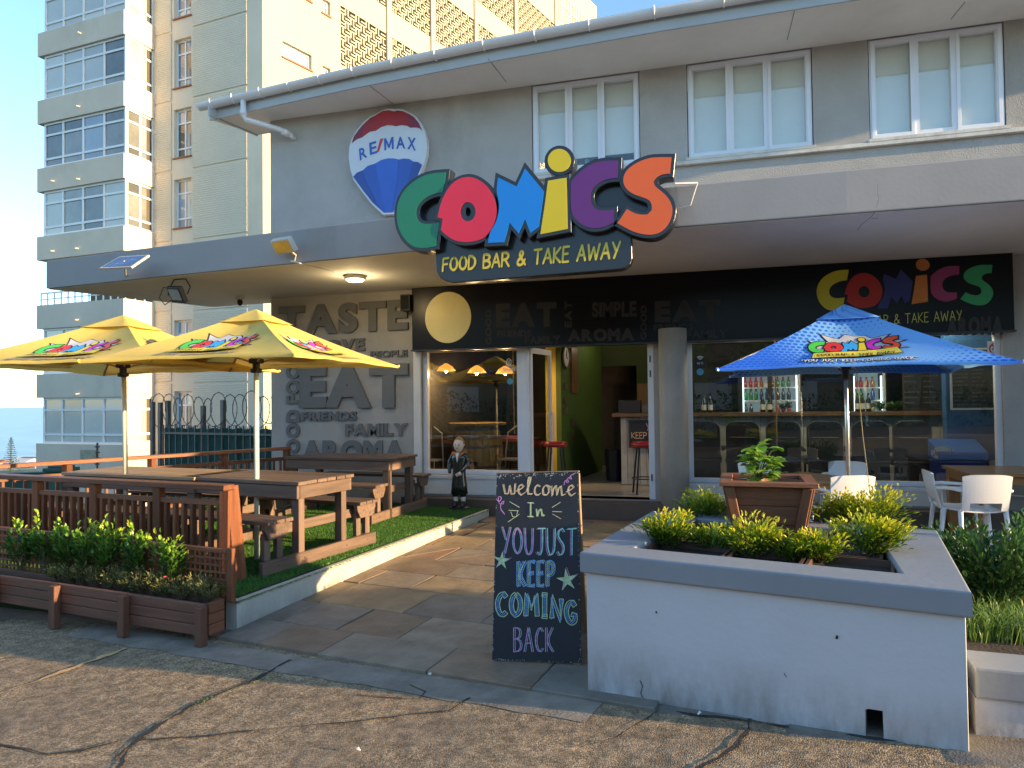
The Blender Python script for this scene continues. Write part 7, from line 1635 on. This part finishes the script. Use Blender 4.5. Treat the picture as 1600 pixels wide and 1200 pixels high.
# menu chalkboard on the counter front, framed letters
def chalk_sign(lb, px0, py0, px1, py1, Y, lines, parent=None, cat='sign', frame=M_dk):
    a, b = at_y(px0, py0, Y), at_y(px1, py1, Y); t = thing('menu_board', lb, cat, (a.x, Y, b.z)); mb = MB(); mb.box((a.x, Y-.02, b.z), (b.x, Y, a.z)); mb.make('board', M_cb, t)
    w_ = b.x-a.x; h_ = a.z-b.z
    for (x0, z0, x1, z1) in ((0, 0, w_, .025), (0, h_-.025, w_, h_), (0, .026, .025, h_-.026), (w_-.025, .026, w_, h_-.026)): mb = MB(); mb.box((a.x+x0, Y-.03, b.z+z0), (a.x+x1, Y-.0205, b.z+z1)); mb.make('frame', frame, t)
    for tx, u0, u1, v0, v1, m in lines:
        L, W2 = strokes(tx, .2); mb = MB(); ribbons(mb, L, .13, lambda s, q: Vector((a.x+w_*(u0+(u1-u0)*s/W2), Y-.023, b.z+h_*(v0+(v1-v0)*q))), 1); mb.make('chalk_word', m, t)
    return t
chalk_sign('small chalkboard fixed on the counter front inside the doorway', 982, 656, 1045, 700, 11.30, [('YOU JUST', .45, 1.3, .62, .88, CK['pink']), ('KEEP COMING', .08, 1.2, .34, .55, CK['peach'])])
def scribble(px0, py0, px1, py1, Y, lb, cols, rows, heads, seed, m=M_inkw, **k):
    ln = []; rg = random.Random(seed)
    for i in range(cols):
        u0 = .05+i*.92/cols; uw_ = .80/cols
        ln.append((heads[i % len(heads)], u0, u0+uw_*.8, .90-.03*(i % 2), .95-.03*(i % 2), m))
        for j in range(rows):
            if rg.random() < .85: ln.append((rg.choice(heads), u0, u0+uw_*rg.uniform(.5, .95), .82-j*.80/rows, .82-j*.80/rows+.022, m))
    return chalk_sign(lb, px0, py0, px1, py1, Y, ln, **k)
M_inkd = mat('chalk_dim', (.3, .3, .28), .9)
scribble(1408, 548, 1474, 640, 12.2, 'chalk menu board behind the bar left of the framed one', 2, 9, ['BURGERS', 'WRAPS', 'SALADS', 'PASTA'], 3, M_inkd)
scribble(1482, 545, 1583, 640, 10.4, 'large framed chalk menu of starters and meals on the blue wall', 3, 13, ['STARTERS', 'GRILLS', 'SEAFOOD', 'BURGERS', 'SIDES', 'KIDS'], 4, M_inkd, frame=M_wfr)
bw_ = at_y(1478, 640, 10.45); mb = MB(); mb.box((bw_.x, 10.43, FZ), (7.35, 10.6, 2.88)); mb.make('blue_wall', M_blue, bld)
# black high backed seats along the counter
M_seat = mat('black_seat_leather', (.03, .03, .033), .4, .15, 4, .1, 30)
def seat():
    t = thing('black_chair', 'x', 'chair', (0, 0, 0), 0, 'black high backed chairs lined up along the bar')
    lp = [(-.19, .5), (.19, .5), (.215, .53)]+[(.10+.115*math.cos(a*math.pi/12), .90+.115*math.sin(a*math.pi/12)) for a in range(7)]+[(-.10+.115*math.cos(a*math.pi/12), .90+.115*math.sin(a*math.pi/12)) for a in range(6, 13)]+[(-.215, .53)]
    o = add('backrest', curve_mesh([lp], .035, 0, .012), M_seat, t, MF)
    mb = MB(); mb.box((-.245, .05, .42), (.245, .50, .52)); mb.make('seat', M_seat, t, bevel=.03)
    mb = MB(); mb.box((-.225, -.06, .18), (.225, -.01, .49)); mb.make('lower_panel', M_seat, t, bevel=.02)
    mb = MB(); mb.tube([(-.17, -.052, .80), (.17, -.052, .80)], .005, 6); mb.make('seam_bar', M_gal, t)
    for sx in (-1, 1):
        for y in (0, .42): mb = MB(); mb.tube([(sx*.2, y, .42), (sx*.22, y-.02, 0)], .016, 6); mb.make('leg', M_bk, t)
        mb = MB(); mb.tube([(sx*.26, 0, .62), (sx*.26, .35, .64)], .022, 6); mb.make('arm', M_bk, t)
    return t
s0_ = seat(); names = ['leftmost black high backed chair beside the column', 'second black chair from the column at the bar', 'third black chair from the column at the bar', 'fourth black chair, left of the silver umbrella pole', 'fifth black chair, right of the silver umbrella pole', 'rightmost black chair next to the ice cream freezer']
for i, px in reversed(list(enumerate((1100, 1161, 1224, 1289, 1360, 1425)))):
    p = at_y(px, 700, 10.55); pos = (p.x, p.y, FZ)
    if i: copy_tree(s0_, pos, R(random.uniform(-4, 4)), names[i])
    else: s0_.matrix_basis = Matrix.Translation(pos); s0_['label'] = names[i]
# bar stools
M_vin = mat('red_vinyl', (.38, .012, .02), .3, .05, coat=.3)
def stool():
    t = thing('bar_stool', 'x', 'stool', (0, 0, 0), 0, 'red topped bar stools')
    mb = MB(); mb.lathe([(.12, .66), (.17, .67), (.185, .70), (.17, .735), (.10, .745)], (0, 0, 0), 24); mb.make('seat', M_vin, t, smooth=True)
    for k in range(4): an = math.pi/4+k*math.pi/2; mb = MB(); mb.tube([(.12*math.cos(an), .12*math.sin(an), .67), (.20*math.cos(an), .20*math.sin(an), 0)], .014, 8); mb.make('leg', M_bk, t)
    mb = MB(); mb.tube([(.175*math.cos(a*math.pi/8), .175*math.sin(a*math.pi/8), .22) for a in range(17)], .009, 6); mb.make('foot_ring', M_bk, t)
    return t
st0 = stool()
p = at_y(840, 690, 11.6); copy_tree(st0, (p.x-.45, p.y+.2, FZ), 0, 'red bar stool seen through the open glass door'); p = at_y(1006, 684, 10.35); copy_tree(st0, (p.x, p.y, FZ), .3, 'red bar stool at the right edge of the doorway')
p = at_y(868, 684, 10.3); st0.matrix_basis = Matrix.Translation((p.x, p.y, FZ)); st0['label'] = 'red bar stool in the middle of the open doorway'
# barrel table
M_bar = mat('barrel_oak', (.27, .17, .07), .5, .25, 3, .25, 30, rnd=.2); M_hoop = mat('barrel_hoop', (.10, .10, .10), .4, .2, 4, metal=.7)
bp3 = at_y(746, 700, 10.75); brl = thing('barrel_table', 'oak wine barrel used as a table inside the left window', 'table', (bp3.x, bp3.y, FZ))
BH = at_y(746, 664, 10.75).z-FZ; BRD = (at_y(783, 700, 10.75).x-at_y(706, 700, 10.75).x)/2
prof = lambda f: BRD*(.80+.20*math.sin(math.pi*f))
for k in range(24):
    mb = MB(); a0, a1 = 2*math.pi*k/24+.01, 2*math.pi*(k+1)/24-.01; vs = []
    for j in range(9):
        f = j/8; r_ = prof(f)
        for a in (a0, a1): vs.append((bp3.x+r_*math.cos(a), bp3.y+r_*math.sin(a), FZ+BH*f))
    mb.add(vs, [(2*j, 2*j+1, 2*j+3, 2*j+2) for j in range(8)]); mb.make('stave', M_bar, brl)
for f in (.06, .2, .34, .66, .80, .94): mb = MB(); mb.lathe([(prof(f-.02)+.004, -.02*BH), (prof(f+.02)+.004, .02*BH)], (bp3.x, bp3.y, FZ+BH*f), 28); mb.make('hoop', M_hoop, brl)
mb = MB(); mb.lathe([(BRD*1.12, 0), (BRD*1.12, .035)], (bp3.x, bp3.y, FZ+BH+.002), 32); mb.make('top', M_bar, brl)
mb = MB(); mb.box((bp3.x+.03, bp3.y-BRD*.97-.03, FZ+.25), (bp3.x+.13, bp3.y-BRD*.9, FZ+.42)); mb.make('bung_panel', M_bk, brl)
# dining tables and curved chairs inside (dim)
M_din = mat('dining_wood', (.16, .06, .03), .4, .2, 3); M_ghost = mat('polycarb_chair', (.30, .29, .28), .3)
for px, Y, lb in ((686, 11.0, 'dim wooden dining table left of the barrel'), (800, 11.6, 'dim wooden dining table right of the barrel')):
    p = at_y(px, 700, Y); t = thing('dining_table', lb, 'table', (p.x, Y, FZ)); mb = MB(); mb.box((p.x-.45, Y-.35, FZ+.68), (p.x+.45, Y+.35, FZ+.72)); mb.make('top', M_din, t)
    for sx in (-1, 1):
        for sy in (-1, 1): mb = MB(); mb.box((p.x+sx*.38-.025, Y+sy*.28-.025, FZ), (p.x+sx*.38+.025, Y+sy*.28+.025, FZ+.68)); mb.make('leg', M_din, t)
for px, Y, lb in ((676, 10.4, 'pale curved chair at the left edge of the shop window'), (806, 10.8, 'pale curved chair at the right edge of the left window')):
    p = at_y(px, 700, Y); t = thing('dining_chair', lb, 'chair', (p.x, Y, FZ)); mb = MB(); mb.tube([(p.x-.18, Y, FZ+.02), (p.x-.17, Y, FZ+.5), (p.x-.14, Y+.05, FZ+.85), (p.x, Y+.07, FZ+.95), (p.x+.14, Y+.05, FZ+.85), (p.x+.17, Y, FZ+.5), (p.x+.18, Y, FZ+.02)], .014, 8); mb.make('frame', M_ghost, t)
    mb = MB(); mb.box((p.x-.18, Y-.36, FZ+.44), (p.x+.18, Y, FZ+.46)); mb.make('seat', M_ghost, t)
    for sx in (-1, 1): mb = MB(); mb.tube([(p.x+sx*.16, Y-.34, FZ+.44), (p.x+sx*.17, Y-.36, FZ)], .012, 6); mb.make('leg', M_ghost, t)
# pendant lamps
M_shade = mat('pendant_shade', (.45, .12, .02), .5, .05, emit=(1, .34, .05), estr=.55); M_bulb = mat('bulb_glow', (.9, .7, .3), .5, emit=(1, .7, .3), estr=7)
for px, py, Y, lb in ((697, 574, 10.35, 'lit orange pendant lamp at the left of the row'), (745, 577, 10.55, 'lit orange pendant lamp in the middle of the row'), (789, 578, 10.75, 'lit orange pendant lamp nearest the door frame')):
    p = at_y(px, py, Y); t = thing('pendant_lamp', lb, 'lamp', tuple(p), 0, 'orange pendant lamps inside the shop'); mb = MB(); mb.lathe([(.15, -.055), (.10, .012), (.04, .048), (.025, .06), (.02, .06), (.035, .042), (.092, .006), (.142, -.057)], p, 24); mb.make('lamp_shade', M_shade, t, smooth=True)
    mb = MB(); mb.tube([(p.x, p.y, p.z+.08), (p.x, p.y, 2.9)], .004, 5); mb.make('cord', M_bk, t); mb = MB(); mb.lathe([(.005, -.03), (.028, -.01), (.028, .01), (.01, .03)], (p.x, p.y, p.z-.055), 12); mb.make('bulb', M_bulb, t, smooth=True)
    pl = bpy.data.lights.new('pendant_bulb', 'POINT'); pl.energy = 9; pl.color = (1, .62, .28); pl.shadow_soft_size = .03; lo = bpy.data.objects.new('pendant_bulb', pl); sc.collection.objects.link(lo); lo.location = (p.x, p.y, p.z-.1); lo.parent = t; lo.matrix_parent_inverse = WM[t.name].inverted()
# fridges
M_frl = mat('fridge_liner', (.5, .55, .55), .5, emit=(.6, .85, .9), estr=.07); M_redh = mat('fridge_header_red', (.35, .01, .015), .4, emit=(.5, .01, .02), estr=.12)
def fridge(px0, px1, pyt, pyb, Y, lb, head, doors, txt):
    a, b = at_y(px0, pyt, Y), at_y(px1, pyb, Y); t = thing('drinks_fridge', lb, 'fridge', (a.x, Y, FZ)); z0, z1 = FZ, a.z
    mb = MB(); mb.box((a.x, Y+.02, z0), (b.x, Y+.55, z0+.25)); mb.box((a.x, Y+.5, z0+.251), (b.x, Y+.55, z1)); mb.make('back', M_frl, t)
    for x in (a.x-.03, b.x): mb = MB(); mb.box((x, Y, z0), (x+.03, Y+.55, z1+.25)); mb.make('side', M_bk, t)
    mb = MB(); mb.box((a.x, Y-.02, z1), (b.x, Y+.5, z1+.24)); mb.make('header', head, t)
    w_ = (b.x-a.x)/doors
    for k in range(doors):
        x0 = a.x+k*w_
        mb = MB(); mb.box((x0, Y-.03, z0), (x0+.035, Y, z1-.001)); mb.make('door_post', M_bk, t)
        mb = MB(); mb.box((x0+w_-.035, Y-.03, z0), (x0+w_, Y, z1-.001)); mb.make('door_post', M_bk if k < doors-1 else M_wfr, t)
    rg = random.Random(int(px0)); cols = [(.45, .03, .03), (.5, .2, .03), (.03, .25, .06), (.05, .1, .4), (.04, .03, .03), (.4, .35, .1)]; zz = b.z
    sh = [z1-(z1-zz)*f-.0 for f in (.36, .68, 1.02)]
    for si, z in enumerate(sh):
        mb = MB(); mb.box((a.x+.001, Y+.06, z-.02), (b.x-.001, Y+.49, z)); mb.make('shelf', M_wfr, t)
        n_ = int((b.x-a.x-.1)/.085)
        for i in range(n_):
            if rg.random() < .12: continue
            c = cols[(i//3+si*2) % 6]; x = a.x+.09+i*.085; hh_ = .16 if si != 1 else .19
            bt = MB(); bt.lathe([(.03, 0), (.032, .02), (.032, hh_*.55), (.014, hh_*.78), (.013, hh_*.92)], (x, Y+.16, z+.001), 10); o = bt.make('bottle', mat('bottle_%d' % cols.index(c), c, .2, coat=.5), smooth=True); tag(o, '%s drink bottles on the %s shelf of the %s' % (['red', 'orange', 'green', 'blue', 'dark', 'yellow'][cols.index(c)], ['top', 'middle', 'bottom'][si], 'two door drinks fridge' if doors == 2 else 'single door fridge'), 'bottle', 'bottles in the lit fridges')
            bt = MB(); bt.lathe([(.016, 0), (.016, .02)], (x, Y+.16, z+hh_*.92), 8); bt.make('cap', M_vin, o)
    mb = MB(); mb.box((a.x+.04, Y+.02, z0+.3), (a.x+.06, Y+.05, z1-.05)); mb.make('light_strip', mat('fridge_tube', (.8, .9, .9), .5, emit=(.75, .95, 1), estr=.9), t)
    mb = MB(); mb.box((b.x-.06, Y+.02, z0+.3), (b.x-.04, Y+.05, z1-.05)); mb.make('light_strip', mat('fridge_tube', (1, 1, 1)), t)
    if txt: glyph_word('', txt, [(px0+22, pyt-16), (px1-14, pyt-19), (px1-14, pyt-5), (px0+22, pyt-4)], .002, '', m=M_inkw, Y=Y-.021, bold=.01, parent=t)
    return t
fridge(1156, 1251, 583, 645, 12.4, 'two door drinks fridge with red header behind the bar', M_redh, 2, 'Coca-Cola')
fridge(1329, 1384, 583, 645, 12.4, 'single door drinks fridge behind the silver umbrella pole', M_frl, 1, '')
# freezer
p0_, p1_ = at_y(1456, 680, 10.25), at_y(1531, 735, 10.25); fz_ = thing('ice_cream_freezer', 'blue ice cream chest freezer at the right of the bar', 'freezer', (p0_.x, 10.2, FZ))
M_fzb = mat('freezer_blue', (.02, .12, .42), .3, .05, coat=.4); M_fzd = mat('freezer_navy', (.015, .04, .2), .3, .05)
mb = MB(); mb.box((p0_.x, 9.98, FZ+.02), (p1_.x, 10.42, FZ+.55)); mb.make('cabinet', M_fzd, fz_, bevel=.03)
mb = MB(); vs = []; mb.hexa([(p0_.x-.01, 9.96, FZ+.56), (p1_.x+.01, 9.96, FZ+.56), (p1_.x+.01, 10.42, FZ+.56), (p0_.x-.01, 10.42, FZ+.56), (p0_.x-.01, 9.97, FZ+.66), (p1_.x+.01, 9.97, FZ+.66), (p1_.x+.01, 10.42, FZ+.8), (p0_.x-.01, 10.42, FZ+.8)]); mb.make('lid', M_fzb, fz_, bevel=.02)
L, W2 = strokes('Dairymaid'.replace('D', 'D'), .04); a, b = at_y(1458, 713, 9.975), at_y(1487, 708, 9.975)
mb = MB(); mb.add([(a.x+(b.x-a.x)*(.5+.62*math.cos(k*.3927)), 9.976, a.z+.045+.085*math.sin(k*.3927)) for k in range(16)], [tuple(range(16))]); mb.make('logo_oval', M_inkw, fz_)
mb = MB(); ribbons(mb, L, .13, lambda s, q: Vector((a.x+(b.x-a.x)*s/W2, 9.973, a.z+.01+q*.085)), 1); mb.make('lettering', M_vin, fz_)
# till clutter on the counter, clock, wall plaques, potted greenery, plaques, kitchen shelf
p = at_y(884, 560, 12.0); t = thing('wall_clock', 'oval clock on the lime green wall by the doorway', 'clock', tuple(p))
uc, zc2 = Wg.hit(882, 558); rgx = [Wg.pt(uc+.16*math.cos(k*math.pi/12), zc2+.17*math.sin(k*math.pi/12), .03) for k in range(24)]; mb = MB(); mb.add(rgx, [tuple(range(24))]); mb.make('face', M_sock, t)
mb = MB(); mb.tube([Wg.pt(uc+.165*math.cos(k*math.pi/12), zc2+.175*math.sin(k*math.pi/12), .03) for k in range(25)], .018, 6); mb.make('rim', M_gal, t)
mb = MB(); mb.tube([Wg.pt(uc, zc2, .036), Wg.pt(uc+.02, zc2+.11, .036)], .006, 4); mb.tube([Wg.pt(uc, zc2, .036), Wg.pt(uc+.07, zc2-.03, .036)], .006, 4); mb.make('hands', M_bk, t)
for i, (px, py, lb) in enumerate(((883, 604, 'topmost small dark plaque hanging on the green wall'), (883, 626, 'middle small dark plaque on the green wall'), (883, 642, 'lowest plaque of the left hanging set'), (895, 660, 'grey plaque nearer the kitchen door'), (895, 678, 'bottom grey plaque nearer the kitchen door'))):
    u_, z_ = Wg.hit(px, py); mb = MB(); Wg.box(mb, u_-.09, u_+.09, z_-.05, z_+.05, .002, .02); tag(mb.make('wall_plaque', M_stepb), lb, 'plaque')
u_, z_ = Wg.hit(894, 572); mb = MB(); Wg.box(mb, u_-.14, u_+.2, z_-.45, z_+.3, .002, .04); tag(mb.make('wooden_plank_sign', M_ct), 'tall brown plank sign on the green wall below the ceiling', 'sign')
p = at_y(1030, 636, 11.35)
for px, w_, h_, m, lb in ((985, .34, .2, M_bk, 'black till box on the counter inside the doorway'), (1013, .16, .13, M_gal, 'small grey card machine beside the till')):
    p = at_y(px, 640, 11.5); mb = MB(); mb.box((p.x-w_/2, 11.35, zc_+.001), (p.x+w_/2, 11.6, zc_+h_)); tag(mb.make('counter_box', m, bevel=.01), lb, 'box')
for i, px in enumerate((1100, 1110, 1192, 1203, 1340, 1348, 1357)):
    p = at_y(px, 640, 11.4); mb = MB(); mb.lathe([(.035, 0), (.036, .16), (.014, .21), (.013, .27)], (p.x, 11.4, zc_+.001), 12); o = mb.make('bottle', mat('wine_glass_dark', (.02, .03, .02), .15, coat=.5), smooth=True); tag(o, 'dark wine bottle on the bar counter, ' + ['nearest the column', 'second from the column', 'left of the middle pair', 'right of the middle pair', 'left of the trio by the pole', 'middle of the trio by the pole', 'right of the trio by the pole'][i], 'bottle', 'dark bottles on the counter')
    mb = MB(); mb.lathe([(.037, .04), (.037, .12)], (p.x, 11.4, zc_+.001), 12); mb.make('label', M_sock, o)
for i, (px, lb) in enumerate(((1222, 'small plant trailing on the counter left of the pole'), (1375, 'small plant on the counter right of the wine bottles'), (1397, 'second trailing plant near the counter end'))):
    p = at_y(px, 640, 11.4); shrub('counter_plant', lb, 'plant', (p.x, 11.32, zc_+.005), .16, .08, .16, 160, .04, M_leafG, 400+i, 'trailing plants on the bar', nst=8)
tr2 = at_y(1000, 700, 12.6); mb = MB(); mb.lathe([(.13, 0), (.16, .5), (.165, .52)], (at_y(960, 730, 11.9).x, 11.9, FZ+.005), 16); tag(mb.make('waste_bin', M_bk), 'black waste bin in front of the whitewashed counter end', 'bin')
# slim gold tubes standing in for lit poles reflected in the glass
for px, y0, y1, Y, lb in ((673, 620, 690, 10.1, 'slim tan stand-in for a pole reflected in the left window'), (803, 600, 678, 10.15, 'slim tan stand-in for a pole reflected at the door side of the left window'), (1213, 600, 700, 10.1, 'slim tan stand-in for a pole reflected in the right shop window')):
    a, b = at_y(px-1, y0, Y), at_y(px+1, y1, Y); mb = MB(); mb.tube([(a.x, Y, 2.88), a, b], .008, 6); tag(mb.make('pole_reflection', mat('pole_reflection_gold', (.45, .28, .12), .5)), lb, 'cord')
bl_l = bpy.data.lights.new('bar_fill', 'POINT'); bl_l.energy = 11; bl_l.color = (1, .85, .62); bl_l.shadow_soft_size = .1  # fill lamps added to brighten the counter front and chairs
for bx_, lb in ((1170, 'ceiling bulb over the left half of the bar'), (1330, 'ceiling bulb over the middle of the bar'), (1470, 'ceiling bulb over the ice cream freezer')):
    lp_ = at_y(bx_, 560, 10.35); t = thing('overhead_light', lb, 'lamp', (lp_.x, 10.35, 2.8)); lo = bpy.data.objects.new('bar_fill', bl_l); sc.collection.objects.link(lo); lo.location = (lp_.x, 10.35, 2.66); lo.parent = t; lo.matrix_parent_inverse = WM[t.name].inverted()
    mb = MB(); mb.lathe([(.02, -.12), (.05, -.08), (.05, -.02), (.02, 0)], (lp_.x, 10.35, 2.86), 12); mb.make('bulb', M_bulb, t)
lg_ = bpy.data.lights.new('door_bulb', 'POINT'); lg_.energy = 1.0; lg_.color = (1, .85, .62); lg_.shadow_soft_size = .1
lp_ = at_y(960, 560, 12.6); t = thing('overhead_light', 'ceiling bulb inside the shop near the kitchen door', 'lamp', (lp_.x, 12.6, 2.8)); lo = bpy.data.objects.new('door_bulb', lg_); sc.collection.objects.link(lo); lo.location = (lp_.x, 12.6, 2.62); lo.parent = t; lo.matrix_parent_inverse = WM[t.name].inverted()
mb = MB(); mb.lathe([(.02, -.12), (.05, -.08), (.05, -.02), (.02, 0)], (lp_.x, 12.6, 2.86), 12); mb.make('bulb', M_bulb, t)
# =================================================================== ACROSS THE STREET (seen only in the glass)
M_nh = mat('neighbour_wall', (.30, .27, .22), .8, .1, .5); M_nr = mat('neighbour_roof', (.16, .07, .045), .8, .2, 1)
nh = thing('neighbour_house', 'house across the street reflected in the shop glass', 'house', (-4, -17, 0))
mb = MB(); mb.box((-22, -26, -.2), (7, -18, 3.4)); mb.make('wall', M_nh, nh)
mb = MB(); mb.add([(-23, -27, 3.4), (8, -27, 3.4), (8, -17.4, 3.4), (-23, -17.4, 3.4), (-18, -22, 6.2), (3, -22, 6.2)], [(0, 1, 5, 4), (2, 3, 4, 5), (1, 2, 5), (3, 0, 4), (3, 2, 1, 0)]); mb.make('roof', M_nr, nh)
nf = thing('neighbour_flats', 'low block of flats across the street reflected in the right window', 'building', (20, -18, 0)); mb = MB(); mb.box((9, -28, -.2), (44, -19, 8.5)); mb.make('wall', M_nh, nf)
for x in (12, 17, 22, 27, 32):
    for z in (1.2, 4.2): mb = MB(); mb.box((x-1, -18.99, z), (x+1, -18.9, z+1.6)); mb.make('window', M_pnB, nf)
nw = thing('neighbour_flats', 'tall pale block of flats down the street reflected at the left', 'building', (-40, -20, 0)); mb = MB(); mb.box((-60, -34, -4), (-27, -20, 10)); mb.make('wall', M_nh, nw)
for x in (-18, -13.5, -9, -4.5, 0, 4): mb = MB(); mb.box((x-.9, -17.99, 1.0), (x+.9, -17.9, 2.4)); mb.make('window', M_fw, nh)
rg = random.Random(12); mb = MB(); tn = []
for i in range(5200):
    x = rg.uniform(-24, 14); y = -16.2+rg.gauss(0, .5); z = rg.random()*(1.9+.7*noise.noise((x*.4, 3, 0))); p = Vector((x, y, z)); mb.add([p+Vector((rg.uniform(-.14, .14), rg.uniform(-.14, .14), rg.uniform(-.14, .14))) for _ in range(3)], [(0, 1, 2)]); tn.append(rg.random())
mb.make('hedge_foliage', M_leafB, tints=tn, kind='stuff')
def tree(px_, py_, h, r_, seed, lb):
    rg = random.Random(seed); t = thing('street_tree', lb, 'tree', (px_, py_, 0), 0, 'street trees across the road'); mb = MB(); mb.tube([(px_, py_, -.3), (px_+.2, py_, h*.35), (px_, py_+.2, h*.6)], [.22, .16, .08], 8); mb.make('trunk', M_bark, t); mb = MB(); tn = []
    cl = [(px_+rg.gauss(0, r_*.45), py_+rg.gauss(0, r_*.45), h*.68+rg.gauss(0, r_*.3)) for _ in range(26)]
    for c in cl:
        for _ in range(110):
            p = Vector(c)+Vector((rg.gauss(0, .42), rg.gauss(0, .42), rg.gauss(0, .34))); mb.add([p+Vector((rg.uniform(-.13, .13), rg.uniform(-.13, .13), rg.uniform(-.1, .1))) for _ in range(3)], [(0, 1, 2)]); tn.append(rg.random())
    mb.make('crown', M_leafB, t, tints=tn)
tree(-9, -15, 6.5, 2.2, 1, 'leafy street tree reflected in the left shop window'); tree(2.5, -14.5, 6, 2.0, 2, 'leafy street tree across the road reflected near the column'); tree(9, -16, 7.5, 2.5, 3, 'large street tree across the road reflected at the right')
